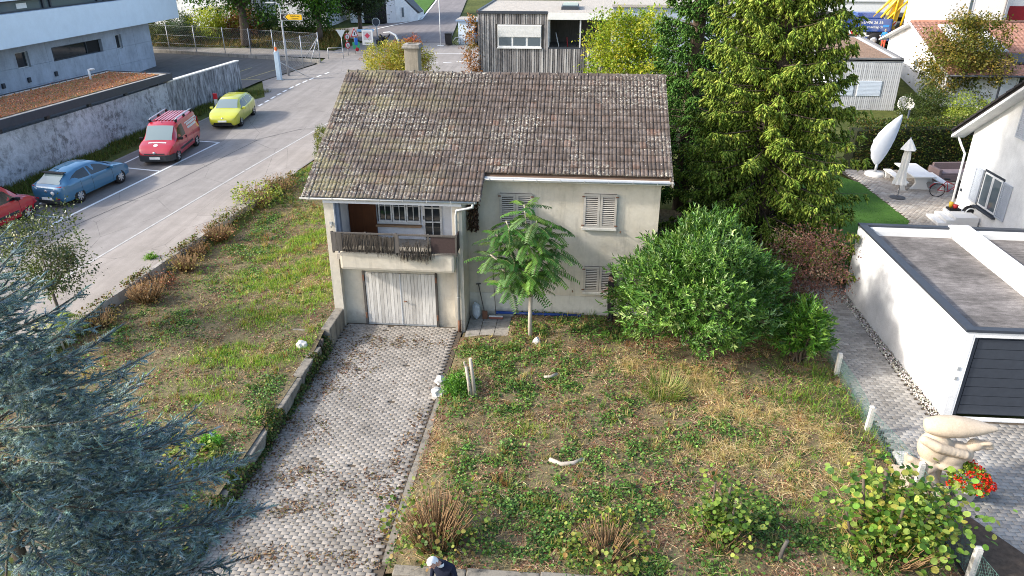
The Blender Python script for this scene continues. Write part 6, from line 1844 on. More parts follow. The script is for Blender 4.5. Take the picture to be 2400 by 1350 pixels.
for a, b in (((0, 0), (4.97, 0)), ((4.97, 0), (6.72, 14.25)), ((.6, 14.25), (0, 0))):
    d = Vector((b[0] - a[0], b[1] - a[1])).normalized(); nn = Vector((-d.y, d.x)) * .22
    MB().prism([(a[0], a[1], 3.52), (b[0], b[1], 3.52), (b[0] + nn.x, b[1] + nn.y, 3.52), (a[0] + nn.x, a[1] + nn.y, 3.52)], (0, 0, .2)).build("parapet", plain("grey_parapet", (.16, .16, .165), .7), sg)
for x0 in (.35, 2.2):
    bl = MB().box(x0, x0 + 1.6, -.03, -.003, 1.15, 2.2).build("blind", m_whpaint, sg)
    for q in range(11): MB().box(x0 + .02, x0 + 1.58, -.05, -.03, 1.18 + q * .092, 1.18 + q * .092 + .075).build("blind_slat", plain("pale_blue_blind", (.60, .66, .74), .5, .05), bl)
tv_ = thing("tiled_house", "white house with a red-brown tiled roof behind the bronze tree", "house", (26.6, 40.0, 1.5))
MB().prism([(0, -7.0, 0), (0, -7.0, 2.6), (0, 0.0, 4.86), (0, 4.6, 3.35), (0, 4.6, 0)], (9.5, 0, 0)).build("wall", m_white, tv_)
m_rt = (lambda k: (k.color(k.mix(.7, k.ramp(k.noise(5, 5, .7), [(.3, (.20, .10, .075)), (.5, (.30, .155, .115)), (.7, (.42, .25, .19))]), k.ramp(k.noise(30, 3, .7), [(.3, .7), (.7, 1.2)]), 'MULTIPLY')), k.done(.85, .2))[-1])(NT("red_brown_tiles"))
def rib_roof(x0, x1, ya, za, yb, zb, rows_, name, parent, mat):
    """rows of wavy tiles, one mesh of real courses"""
    nx = int((x1 - x0) / .075); xs_ = np.linspace(x0, x1, nx); pr = .028 * np.sin(xs_ * 2 * np.pi / .3)
    V = []; F = []
    for r in range(rows_):
        for (t, lift) in ((r / rows_, .05), ((r + 1.08) / rows_, .0)):
            y = ya + (yb - ya) * t; z = za + (zb - za) * t + lift
            V.append(np.stack([xs_, np.full(nx, y), z + pr], 1))
        V.append(np.stack([xs_, np.full(nx, ya + (yb - ya) * r / rows_), np.full(nx, za + (zb - za) * r / rows_ + .0) + pr], 1))
        o = r * 3 * nx; i = np.arange(nx - 1)
        F.append(np.stack([o + i, o + i + 1, o + nx + i + 1, o + nx + i], 1)); F.append(np.stack([o + 2 * nx + i, o + 2 * nx + i + 1, o + i + 1, o + i], 1))
    ob = add(name, mesh_np(name, np.concatenate(V), np.concatenate(F)), mat, parent); tag(ob, kind="stuff")
    return ob
rib_roof(-.5, 10, -8.0, 2.30, 0.0, 4.95, 15, "roof_tiles", tv_, m_rt)
rib_roof(-.5, 10, 5.4, 3.15, 0.0, 4.95, 10, "roof_tiles", tv_, m_rt)
MB().prism([(-.52, -8.0, 2.15), (-.52, 0, 4.8), (-.52, 5.4, 3.02), (-.52, 5.4, 3.14), (-.52, 0, 4.94), (-.52, -8.0, 2.28)], (.5, 0, 0)).build("verge_board", m_white, tv_)
MB().tube([(-.4, 0, 4.98), (10, 0, 4.98)], .13, 8).build("ridge", m_rt, tv_)
sp = MB().prism([(1.2, -5.0, 3.42), (4.6, -5.0, 3.42), (4.2, -.9, 4.78), (1.2, -.9, 4.78)], (0, 0, .08)).build("roof_window", m_oldpaint, tv_)
MB().prism([(1.35, -4.8, 3.57), (4.4, -4.8, 3.57), (4.05, -1.1, 4.80), (1.35, -1.1, 4.80)], (0, 0, .03)).build("pane", plain("beige_blind", (.48, .46, .42), .4, .08), sp)
MB().prism([(4.3, -6.6, 2.86), (5.9, -6.6, 2.86), (5.7, -5.3, 3.28), (4.4, -5.3, 3.28)], (0, 0, .12)).build("solar_panel", m_anth, tv_)
wn = MB().box(-.04, -.005, -2.1, -1.3, 1.7, 2.5).build("window", m_whpaint, tv_); MB().box(-.05, -.041, -2.0, -1.4, 1.8, 2.4).build("pane", m_glass2, wn); MB().box(-.12, -.006, -2.2, -1.2, 1.62, 1.7).build("sill", m_whpaint, wn)
for x in (3.2, 6.0): MB().tube([(x, -7.7, 0), (x, -7.7, 2.2)], .07, 8).build("porch_post", m_anth if x < 4 else m_zinc, tv_)
MB().tube([(-.4, -8.1, 2.25), (10, -8.1, 2.25)], .07, 8).build("gutter", m_anth, tv_)
for x in (3.3, 4.2, 5.0): MB().lathe([(0, -.02), (.08, 0), (0, .02)], 8, (x, -7.6, 2.12)).build("spot_lamp", m_whpaint, tv_)
wn = MB().box(4.6, 6.6, -7.06, -7.0, 1.2, 2.3).build("window", m_whpaint, tv_); MB().box(4.7, 6.5, -7.08, -7.06, 1.3, 2.2).build("pane", m_dglass, wn)
tr = MB().poly([(27.8, 23.8, .78), (33.5, 24.0, .78), (33.5, 30.6, 1.0), (28.6, 30.6, 1.0)]).build("terrace", plain("red_terrace_slabs", (.22, .12, .09), .85, .2, 4)); tag(tr, "red-brown paved terrace in front of the tiled house", "terrace", kind="structure")
t = thing("garden_table", "table with a draped pale cloth under the porch", "table", (29.4, 31.6, .95))
MB().box(-.9, .9, -.5, .5, .7, .75).build("top", m_whpaint, t); MB().prism([(-.9, -.52, .75), (-.3, -.52, .75), (-.2, -.56, .1), (-.8, -.56, .2)], (0, .02, 0)).build("cloth", m_whpaint, t)
for x in (-.8, .8):
    for y in (-.4, .4): MB().box(x - .03, x + .03, y - .03, y + .03, 0, .7).build("leg", m_zinc, t)
t = thing("shell_chair", "round pale shell chair beside the slatted garage", "chair", (24.0, 32.6, 1.0))
MB().lathe([(0, 0), (.32, .05), (.5, .25), (.56, .55), (.52, .55), (.45, .28), (.28, .1), (0, .06)], 20).xform(Matrix.Translation((0, .1, .45)) @ Matrix.Rotation(R(48), 4, 'X')).build("shell", m_cream, t)
for a in (0.6, 2.5, 3.8, 5.6): MB().tube([(0, 0, .35), (.35 * math.cos(a), .35 * math.sin(a), 0)], .02, 6).build("leg", m_zinc, t)
t = thing("garden_post", "dark upright post behind the hedge", "post", (20.9, 24.2, .7)); MB().tube([(0, 0, 0), (0, 0, 2.2)], .06, 8).build("shaft", m_anth, t)
stone("standing grey boulder among the shrubs behind the hedge", (25.9, 24.3, .9), (.4, .3, .75), 8, m_kerb)
t = thing("terracotta_pot", "terracotta trough at the edge of the red terrace", "pot", (28.6, 24.6, .78)); MB().box(-.5, .5, -.18, .18, 0, .35, .02).build("trough", plain("terracotta", (.35, .13, .07), .8), t)

# big white house, upper right corner
bw = thing("apartment_house", "tall cream house with a red shutter and glass balcony, upper right", "house", (29.6, 42.0, 2.2))
MB().box(0, 4.2, 0, 8, 0, 12).build("wall", m_cream, bw); MB().box(4.2, 14, 1.0, 8, 0, 12).build("wall", m_cream, bw)
wn = MB().box(1.35, 1.75, -.03, 0, 4.5, 6.3).build("window", m_whpaint, bw); MB().box(1.45, 1.65, -.045, -.03, 4.6, 6.2).build("pane", m_glass2, bw) ; MB().box(1.2, 1.9, -.12, 0, 4.38, 4.5).build("sill", m_whpaint, wn)
MB().tube([(4.15, -.1, 6.4), (4.05, -.1, 5.8), (4.05, -.1, 2.7)], .05, 8).build("downpipe", plain("grey_pipe", (.18, .17, .17), .5), bw)
MB().box(4.9, 6.2, .93, .99, 3.7, 5.2).build("shutter", m_red, bw)
bal = MB().box(4.3, 8.5, -.6, 1.0, 2.35, 2.5).build("balcony", m_cream, bw)
for x in (4.32, 5.65, 7.0): MB().box(x, x + 1.28, -.62, -.6, 2.55, 3.45).build("glass_panel", plain("teal_frosted_glass", (.42, .55, .56), .25, .05, 3, .6), bal)
MB().tube([(4.3, -.62, 3.52), (8.5, -.62, 3.52)], .03, 6).build("handrail", m_whpaint, bal)
for x in (4.3, 5.63, 6.98): MB().tube([(x, -.62, 2.4), (x, -.62, 3.5)], .03, 6).build("rail_post", m_whpaint, bal)
hl = thing("storage_hall", "long white hall with a dark open bay behind the crane truck", "hall", (24.0, 62.0, 3.4))
MB().box(0, 26, .5, 12, 0, 1.6).build("bay_shade", m_black, hl) ; MB().box(0, 26, 0, 12, 2.0, 6.0).build("upper_wall", plain("light_grey_cladding", (.66, .67, .68), .7, .05), hl); MB().box(0, 26, -.02, .3, 1.55, 1.98).build("beam", plain("dark_grey_beam", (.09, .09, .09), .6), hl)  # black block stands for the shade inside the open bay
MB().box(0, 26, -.1, 0, 2.95, 3.05).build("sill_rail", m_zinc, hl)

# far white buildings, upper left
fb = thing("garage_block", "white block with a black garage door at the top of the picture", "building", (-24.6, 64.4, 3.7))
MB().box(0, 4.3, 0, 7, 0, 7).build("wall", m_white, fb); MB().prism([(4.3, 0, 0), (4.3, 0, 7), (5.0, .4, 7), (5.1, .4, 0)], (0, 5, 0)).build("wing_wall", plain("light_grey_render", (.62, .63, .65), .9, .05), fb)
MB().prism([(5.1, .4, 0), (7.2, 2.2, 0), (7.2, 2.2, .9), (5.1, .4, 3.4)], (-.1, 4, 0)).build("gable_wall", m_white, fb)
MB().prism([(5.0, .3, 3.5), (7.4, 2.3, .9), (7.4, 4.4, .9), (5.0, 4.3, 3.5)], (0, 0, .15)).build("roof", plain("slate_roof", (.10, .105, .115), .7), fb)
gdr = MB().box(1.6, 4.15, -.05, 0, 0, 4.0).build("garage_door", m_black, fb)
for q in range(3): MB().box(1.65 + q * .84, 2.4 + q * .84, -.08, -.05, .05, 3.95).build("door_panel", m_black, gdr)
MB().box(5.75, 5.95, .75, .85, .6, 1.6).build("slot_window", m_glass2, fb)
fc = thing("far_white_house", "white house seen through the street trees at the top left", "house", (-47, 60, 3.5))
MB().box(0, 12, 0, 9, 0, 8).build("wall", m_white, fc); MB().prism([(-.5, -.6, 8), (-.5, 9.6, 8), (-.5, 4.5, 11)], (13, 0, 0)).build("roof", m_rt, fc)
for x in (2, 5, 8):
    wn = MB().box(x, x + 1.2, -.05, 0, 3.5, 5).build("window", m_whpaint, fc); MB().box(x + .1, x + 1.1, -.07, -.05, 3.6, 4.9).build("pane", m_dglass, wn)
fd = thing("far_grey_house", "pale grey gable wall behind the yellow sign", "house", (-31.5, 60.5, 3.6))
MB().box(0, 5.5, 0, 8, 0, 7).build("wall", plain("pale_grey_render", (.55, .57, .60), .9, .05), fd); MB().prism([(-.3, -.5, 7), (-.3, 8.5, 7), (-.3, 4, 9.5)], (6.1, 0, 0)).build("roof", m_rt, fd)
# stone wall and steps right of the side road
sw = thing("garden_wall", "grey stone garden wall with a slatted fence beside the climbing road", "wall", (-8.2, 55.0, 3.3))
for q in range(4): MB().box(-.2 + .5 * (q % 2) * .2, 6, q * .5, q * .5 + .48, 0, .5 + q * .38, .03).build("wall_block", m_kerb, sw)
for q in range(9): MB().box(1.5, 6, 2.1, 2.14, 1.7 + q * .16, 1.78 + q * .16).build("slat", m_anth, sw)
leafy("garden_shrub", "small green shrub on the stone wall by the climbing road", "shrub", (-9.6, 53.6, 3.3), (0, 0, .6), (.6, .5, .7), 60, 18, .12, ["6d7a30", "56652a"], None, .6, .15)
gb = MB().poly([onroad(x, y, .05) for x, y in [(-17.4, 67.9), (-19.3, 88), (-26, 88), (-24, 68.4)]]).build("green_bank", m_lawn); tag(gb, "bright green bank beside the climbing road", "bank", kind="structure")
t = thing("bollard", "black bollard on the green bank", "bollard", (-18.9, 68.2, 3.9)); MB().tube([(0, 0, 0), (0, 0, 1.3)], .13, 10).build("shaft", m_black, t); MB().lathe([(.13, 1.3), (.09, 1.36), (0, 1.38)], 10).build("top", m_black, t)
lb = thing("blue_roof_building", "pale blue-grey flat building behind the timber house", "building", (1.5, 40.5, 2.4)); MB().box(0, 12, 0, 8, 0, 4.9).build("wall", plain("blue_grey_cladding", (.36, .42, .50), .7, .06), lb); MB().box(-.2, 12.2, -.2, 8.2, 4.9, 5.1).build("roof", m_grav, lb)
# ================================================================ vehicles
def car_paint(name, col, flake=.0, coat=1.0):
    k = NT(name)
    k.color(k.mix(.25, col, k.ramp(k.noise(1.5, 4, .6), [(.3, .8), (.7, 1.15)]), 'MULTIPLY'))
    k.b.inputs["Coat Weight"].default_value = coat; k.b.inputs["Coat Roughness"].default_value = .05
    MATS[name] = k.done(.38, .5, flake)
    return k.m
m_tyre = plain("tyre_rubber", (.018, .018, .019), .85, .2, 20)
m_rim = plain("alloy_rim", (.52, .53, .55), .35, .1, 10, .5, .6)
m_plast = plain("black_bumper_plastic", (.04, .042, .045), .7, .15, 10)
m_lamp = plain("clear_headlamp", (.62, .64, .66), .15, .1, 10, .6)
m_tail = plain("red_tail_lamp", (.35, .015, .015), .25, .1, 10, .6)
m_carglass = glass_mat("car_glass", (.012, .016, .017), .12)
m_screen2 = glass_mat("windscreen_glass", (.20, .25, .25), .08)  # pale tone is reflected sky put into the glass colour
m_plate = plain("number_plate", (.72, .72, .70), .5, .05)

def smooth_profile(keys, xs_):
    kx = [k[0] for k in keys]
    return np.array([np.interp(xs_, kx, [k[i] for k in keys]) for i in range(1, len(keys[0]))])

def make_car(name, label, loc, rz, keys, paint, wheel_x, wheel_r, rimstyle, glass, pitch=0.0, cladding=None, rails=False):
    """keys: (x, zbottom, halfwidth, zbelt, ztop, half width of roof); front is +x; glass: dict of x ranges"""
    t = thing(name, label, "car" if "van" not in name else "van", loc, rz)
    t.rotation_euler = (0, pitch, rz)
    xs_ = np.array(sorted(set([k[0] for k in keys] + list(np.linspace(keys[0][0], keys[-1][0], 44)))))
    zb, hw, zbelt, ztop, wr = smooth_profile(keys, xs_)
    n = len(xs_)
    def section(i):
        w, b, g, tp, r = hw[i], zb[i], zbelt[i], ztop[i], wr[i]
        flat = tp - g < .12
        half = [(0, b), (w * .80, b), (w * .955, b + .08), (w, b + (g - b) * .45), (w * .995, g - .10), (w * .965, g)]
        if flat:
            half += [(w * .90, g + (tp - g) * .35), (w * .80, g + (tp - g) * .72), (w * .55, tp - .008), (0, tp)]
        else:
            half += [(w * .95 + (r - w * .95) * .5, g + (tp - g) * .48), (r, tp - .075), (r * .86, tp - .02), (0, tp)]
        return half
    S_ = [section(i) for i in range(n)]; K = len(S_[0])
    bm = bmesh.new(); G = []
    for i in range(n):
        ring = [bm.verts.new((xs_[i], -p[0], p[1])) for p in S_[i]] + [bm.verts.new((xs_[i], p[0], p[1])) for p in S_[i][-2:0:-1]]
        G.append(ring)
    M_ = len(G[0])
    for i in range(n - 1):
        for k in range(M_): bm.faces.new((G[i][k], G[i][(k + 1) % M_], G[i + 1][(k + 1) % M_], G[i + 1][k]))
    bm.faces.new(G[0][::-1]); bm.faces.new(G[-1])
    bmesh.ops.recalc_face_normals(bm, faces=bm.faces)
    for f in bm.faces: f.smooth = True
    me = bpy.data.meshes.new("body"); bm.to_mesh(me); bm.free()
    body = add("body", me, paint, t)
    # wheel arches cut out of the body
    cut = MB()
    for x in wheel_x:
        cut.tube([(x, -2, wheel_r), (x, 2, wheel_r)], wheel_r * 1.13, 20)
    co = cut.build("arch_cutter", m_black)
    md = body.modifiers.new("arch", 'BOOLEAN'); md.operation = 'DIFFERENCE'; md.object = co; md.solver = 'EXACT'
    bpy.context.view_layer.update()
    dg = bpy.context.evaluated_depsgraph_get()
    nm = bpy.data.meshes.new_from_object(body.evaluated_get(dg))
    body.modifiers.clear(); body.data = nm
    if len(nm.materials) == 0: nm.materials.append(paint)
    bpy.data.objects.remove(co)
    for p in nm.polygons: p.use_smooth = True
    try:
        nm.set_sharp_from_angle(angle=R(38))
    except Exception: pass
    inner = MB()
    for x in wheel_x: inner.box(x - wheel_r * 1.1, x + wheel_r * 1.1, -hw.max() * .72, hw.max() * .72, .18, wheel_r * 2 + .02)
    inner.build("underbody", m_black, t)
    def at(x):
        return [float(np.interp(x, xs_, a)) for a in (zb, hw, zbelt, ztop, wr)]
    def sidept(x, f, s, off=.006):
        b, w, g, tp, r = at(x)
        y0, z0 = w * .965, g; y1, z1 = w * .95 + (r - w * .95) * .5, g + (tp - g) * .48; y2, z2 = r, tp - .075
        if f < .5: y, z = y0 + (y1 - y0) * f * 2, z0 + (z1 - z0) * f * 2
        else: y, z = y1 + (y2 - y1) * (f - .5) * 2, z1 + (z2 - z1) * (f - .5) * 2
        return (x, s * (y + off), z)
    def toppt(x, v, off=.008):
        """v -1..1 across the roof or hood"""
        b, w, g, tp, r = at(x)
        hwid = (r if tp - g >= .12 else w * .8)
        return (x, v * hwid, tp - .02 * v * v * (1 if tp - g >= .12 else 2) + off)
    for s in (-1, 1):
        for nm_, pts in glass['side']:
            m = MB(); cols_ = len(pts[0])
            lo = [sidept(x, f, s) for x, f in pts[0]]; hi = [sidept(x, f, s) for x, f in pts[1]]
            mid = [sidept((a[0] + b[0]) / 2, (a[1] + b[1]) / 2, s) for a, b in zip(pts[0], pts[1])]
            k = len(lo); V = lo + mid + hi; F = []
            for r in range(2):
                for i in range(k - 1): F.append((r * k + i, r * k + i + 1, (r + 1) * k + i + 1, (r + 1) * k + i))
            m._add(V, F, True); m.build(nm_, m_carglass, t)
    for nm_, x0, x1, wv, mt in glass['top']:
        m = MB(); V = []; nx, nv = 7, 9
        for i in range(nx):
            x = x0 + (x1 - x0) * i / (nx - 1)
            for j in range(nv):
                v = (-1 + 2 * j / (nv - 1)) * wv
                V.append(toppt(x, v, .012))
        F = [(i * nv + j, i * nv + j + 1, (i + 1) * nv + j + 1, (i + 1) * nv + j) for i in range(nx - 1) for j in range(nv - 1)]
        m._add(V, F, True); m.build(nm_, mt, t)
    sm = MB()
    for x in glass['seams']:
        for s in (-1, 1):
            b, w, g, tp, r = at(x)
            P = [(x, s * (w * .955 + .004), b + .1), (x, s * (w + .004), b + (g - b) * .45), (x, s * (w * .995 + .004), g - .10), (x, s * (w * .965 + .004), g)]
            for q in range(3): sm._add([P[q], P[q + 1], (P[q + 1][0] + .014, P[q + 1][1], P[q + 1][2]), (P[q][0] + .014, P[q][1], P[q][2])], [(0, 1, 2, 3)])
            if x == glass['seams'][0]: MB().box(x + .08, x + .22, s * (w + .012) - .012, s * (w + .012) + .012, g - .14, g - .11).build("door_handle", paint, t)
    sm.build("door_seam", m_black, t, fixn=False)
    # wheels
    for x in wheel_x:
        for s in (-1, 1):
            yw_ = s * (at(x)[1] - .105)
            wprof = [(wheel_r * .62, -.1), (wheel_r * .95, -.1), (wheel_r, -.07), (wheel_r, .07), (wheel_r * .95, .1), (wheel_r * .62, .1)]
            wo = MB().lathe(wprof, 24, (0, 0, 0), 'Y').build("wheel", m_tyre, t); wo.location = (x, yw_, wheel_r)
            MB().lathe([(0, s * .06), (wheel_r * .64, s * .06), (wheel_r * .66, s * .1), (wheel_r * .6, s * .105)], 24, (0, 0, 0), 'Y').build("hub", m_black, wo)
            rm = MB(); ns = rimstyle
            for i in range(ns):
                a = 2 * math.pi * i / ns; c_, q = math.cos(a), math.sin(a); px, pz = -q, c_
                r0, r1, w0, w1 = wheel_r * .1, wheel_r * .62, wheel_r * .09, wheel_r * .13
                rm._add([(r0 * c_ + w0 * px, s * .1, r0 * q + w0 * pz), (r1 * c_ + w1 * px, s * .1, r1 * q + w1 * pz), (r1 * c_ - w1 * px, s * .1, r1 * q - w1 * pz), (r0 * c_ - w0 * px, s * .1, r0 * q - w0 * pz)], [(0, 1, 2, 3)])
            rm.lathe([(wheel_r * .58, s * .1), (wheel_r * .66, s * .1)], 24, (0, 0, 0), 'Y'); rm.lathe([(0, s * .105), (wheel_r * .16, s * .1)], 12, (0, 0, 0), 'Y')
            rm.build("rim", m_rim, wo, fixn=False)
    t["_"] = 0; del t["_"]
    return t, at, toppt, sidept

def patch(t, name, pts, mat, th=.012):
    """small closed plate standing a little proud of the body; pts go round in the plate's plane"""
    P = [Vector(p) for p in pts]
    nrm = (P[1] - P[0]).cross(P[2] - P[0]).normalized()
    m = MB().prism([p - nrm * th for p in P], nrm * 2 * th)
    return m.build(name, mat, t)

def mirror_pair(t, x, y, z, mat):
    for s in (-1, 1):
        o = MB().box(-.07, .07, -.1, .1, -.065, .065, .03).build("wing_mirror", mat, t); o.location = (x, s * y, z)
        MB().box(.02, .06, -s * .12 - .03, -s * .12 + .03, -.06, -.01).build("mirror_arm", m_black, o)

def road_loc(x, y):
    return (x, y, z_road(y) + .003)
SLP = math.atan(.042)
YAW = math.atan2(1, .128)                                                  # road direction, towards the junction

# ---- yellow-green hatchback, nose towards the camera
HK = [(-2.12, .42, .62, .86, .93, .55), (-2.08, .30, .74, .90, .97, .58), (-1.98, .22, .83, .93, 1.10, .60), (-1.72, .20, .875, .94, 1.36, .60), (-1.35, .19, .89, .93, 1.445, .60), (-.7, .19, .895, .92, 1.48, .61), (0, .19, .895, .905, 1.47, .605), (.35, .19, .895, .895, 1.43, .59), (.62, .19, .895, .90, 1.32, .62), (1.10, .19, .89, .945, .99, .70), (1.6, .19, .87, .87, .90, .66), (1.95, .20, .80, .76, .80, .62), (2.08, .24, .70, .64, .69, .55), (2.14, .34, .56, .56, .60, .45)]
yel = car_paint("acid_yellow_paint", (.50, .50, .025))
hg = {'side': [("side_window", ([(-1.62, .25), (-1.0, .10), (-.42, .08)], [(-1.5, .8), (-1.0, .92), (-.42, .92)])), ("side_window", ([(-.34, .08), (.3, .10), (.92, .12)], [(-.34, .92), (.1, .92), (.42, .85)]))],
      'seams': (-.4, .82, -1.05), 'top': [("windscreen", .42, 1.06, .93, m_screen2), ("rear_window", -2.03, -1.72, .82, m_carglass)]}
t, at_, tp_, sp_ = make_car("hatchback_car", "acid yellow-green hatchback parked behind the red van", (-19.62, 22.15, z_road(22.15)), -YAW, HK, yel, (-1.32, 1.30), .325, 5, hg, 0)
t.rotation_euler = (0, SLP, -YAW)
for s in (-1, 1):
    patch(t, "headlight", [(2.03, s * .40, .66), (1.90, s * .72, .70), (1.78, s * .78, .76), (1.86, s * .62, .78), (2.02, s * .40, .71)], m_lamp, .02)
    patch(t, "tail_light", [(-2.07, s * .45, .84), (-2.02, s * .74, .84), (-1.98, s * .74, .94), (-2.06, s * .45, .94)], m_tail, .02)
patch(t, "grille", [(2.12, -.55, .30), (2.12, .55, .30), (2.13, .5, .42), (2.13, -.5, .42)], m_black, .03)
patch(t, "number_plate", [(2.17, -.25, .46), (2.17, .25, .46), (2.16, .25, .56), (2.16, -.25, .56)], m_plate, .01)
MB().lathe([(0, -.01), (.055, -.01), (.055, .01), (0, .01)], 14, (2.10, 0, .66), 'X').build("badge", m_rim, t)
MB().box(1.9, 2.13, -.6, .6, .24, .28).build("lower_lip", m_plast, t)
mirror_pair(t, .78, .96, .98, yel)

# ---- blue hatchback, tail towards the camera
BK = [(-2.22, .46, .60, .80, .86, .5), (-2.17, .28, .74, .88, .95, .55), (-2.05, .22, .83, .96, 1.02, .58), (-1.85, .20, .86, .98, 1.14, .58), (-1.45, .19, .875, .97, 1.37, .56), (-.8, .19, .88, .945, 1.455, .57), (-.1, .19, .88, .92, 1.46, .575), (.35, .19, .88, .905, 1.40, .57), (.75, .19, .88, .905, 1.23, .62), (1.22, .19, .88, .93, .985, .68), (1.7, .19, .86, .85, .90, .64), (2.05, .21, .78, .72, .77, .58), (2.2, .30, .62, .58, .62, .45)]
blu = car_paint("steel_blue_paint", (.04, .15, .27), .25)
bg_ = {'side': [("side_window", ([(-1.55, .38), (-1.0, .14), (-.45, .10)], [(-1.25, .68), (-.9, .88), (-.45, .92)])), ("side_window", ([(-.36, .10), (.4, .10), (1.0, .12)], [(-.36, .92), (.1, .92), (.48, .82)]))],
       'seams': (-.42, .86, -1.1), 'top': [("windscreen", .45, 1.15, .93, m_screen2), ("rear_window", -2.02, -1.5, .86, m_screen2)]}
t, at_, tp_, sp_ = make_car("hatchback_car", "steel blue hatchback seen from behind in the middle bay", (-21.1, 9.35, z_road(9.35)), YAW, BK, blu, (-1.30, 1.34), .32, 7, bg_, 0)
t.rotation_euler = (0, -SLP, YAW)
for s in (-1, 1):
    patch(t, "tail_light", [(-2.19, s * .42, .84), (-2.12, s * .74, .86), (-2.0, s * .82, .95), (-2.08, s * .68, .98), (-2.16, s * .42, .92)], m_tail, .022)
    patch(t, "lamp_lens", [(-2.20, s * .42, .85), (-2.17, s * .58, .86), (-2.16, s * .58, .91), (-2.19, s * .42, .90)], m_lamp, .02)
    patch(t, "headlight", [(2.12, s * .45, .62), (1.98, s * .72, .66), (1.85, s * .76, .74), (2.0, s * .55, .74)], m_lamp, .02)
    patch(t, "reflector", [(-2.24, s * .45, .42), (-2.2, s * .62, .42), (-2.2, s * .62, .47), (-2.24, s * .45, .47)], m_tail, .02)
patch(t, "number_plate", [(-2.26, -.26, .40), (-2.26, .26, .40), (-2.25, .26, .51), (-2.25, -.26, .51)], m_plate, .01)
patch(t, "bumper", [(-2.21, -.72, .24), (-2.21, .72, .24), (-2.24, .66, .38), (-2.24, -.66, .38)], m_plast, .03)
MB().box(-1.62, -1.42, -.56, .56, 1.395, 1.42, .008).build("spoiler", m_black, t)
MB().tube([(-1.2, 0, 1.42), (-1.42, 0, 1.56)], .012, 5).build("aerial", m_black, t)
MB().lathe([(0, -.012), (.07, -.012), (.07, .012), (0, .012)], 14, (-2.21, 0, .78), 'X').build("badge", m_rim, t)
MB().lathe([(0, -.012), (.09, -.012), (.09, .012), (0, .012)], 14, (-2.225, -.33, .70), 'X').build("sticker", m_plate, t)
mirror_pair(t, .86, .95, .98, blu)

# ---- red panel vans
VK = [(-2.2, .36, .78, .95, 1.62, .60), (-2.15, .30, .84, 1.0, 1.76, .66), (-1.8, .24, .90, 1.02, 1.83, .70), (-1.0, .22, .915, 1.02, 1.855, .72), (0, .22, .915, 1.02, 1.85, .72), (.45, .22, .915, 1.02, 1.82, .72), (.75, .22, .915, 1.02, 1.73, .70), (1.10, .22, .91, 1.02, 1.42, .70), (1.42, .22, .90, 1.03, 1.10, .70), (1.8, .22, .87, .93, .98, .66), (2.05, .24, .80, .80, .84, .60), (2.16, .26, .72, .66, .70, .52), (2.2, .34, .60, .56, .60, .45)]
redp = car_paint("signal_red_paint", (.40, .010, .020))
vg = {'side': [("side_window", ([(.0, .06), (.5, .06), (1.15, .08)], [(.0, .80), (.4, .80), (.66, .74)]))], 'seams': (-.05, 1.1, -1.0), 'top': [("windscreen", .78, 1.40, .95, m_screen2)]}
def lettering(t, x0, z0, s, y, rows_, sc=1.0):
    """blurred white rows of lettering on the side"""
    m = MB(); r = np.random.default_rng(11)
    for (dx, dz, L, h) in rows_:
        x = 0
        while x < L:
            wd = r.uniform(.03, .06) * sc
            hh = h * r.uniform(.75, 1.0)
            m.box(x0 - s * 0 - (dx + x) * 1.0, x0 - (dx + x + wd * .8), s * y - .004, s * y + .004, z0 + dz, z0 + dz + hh); x += wd
    return m.build("lettering", m_whpaint, t)
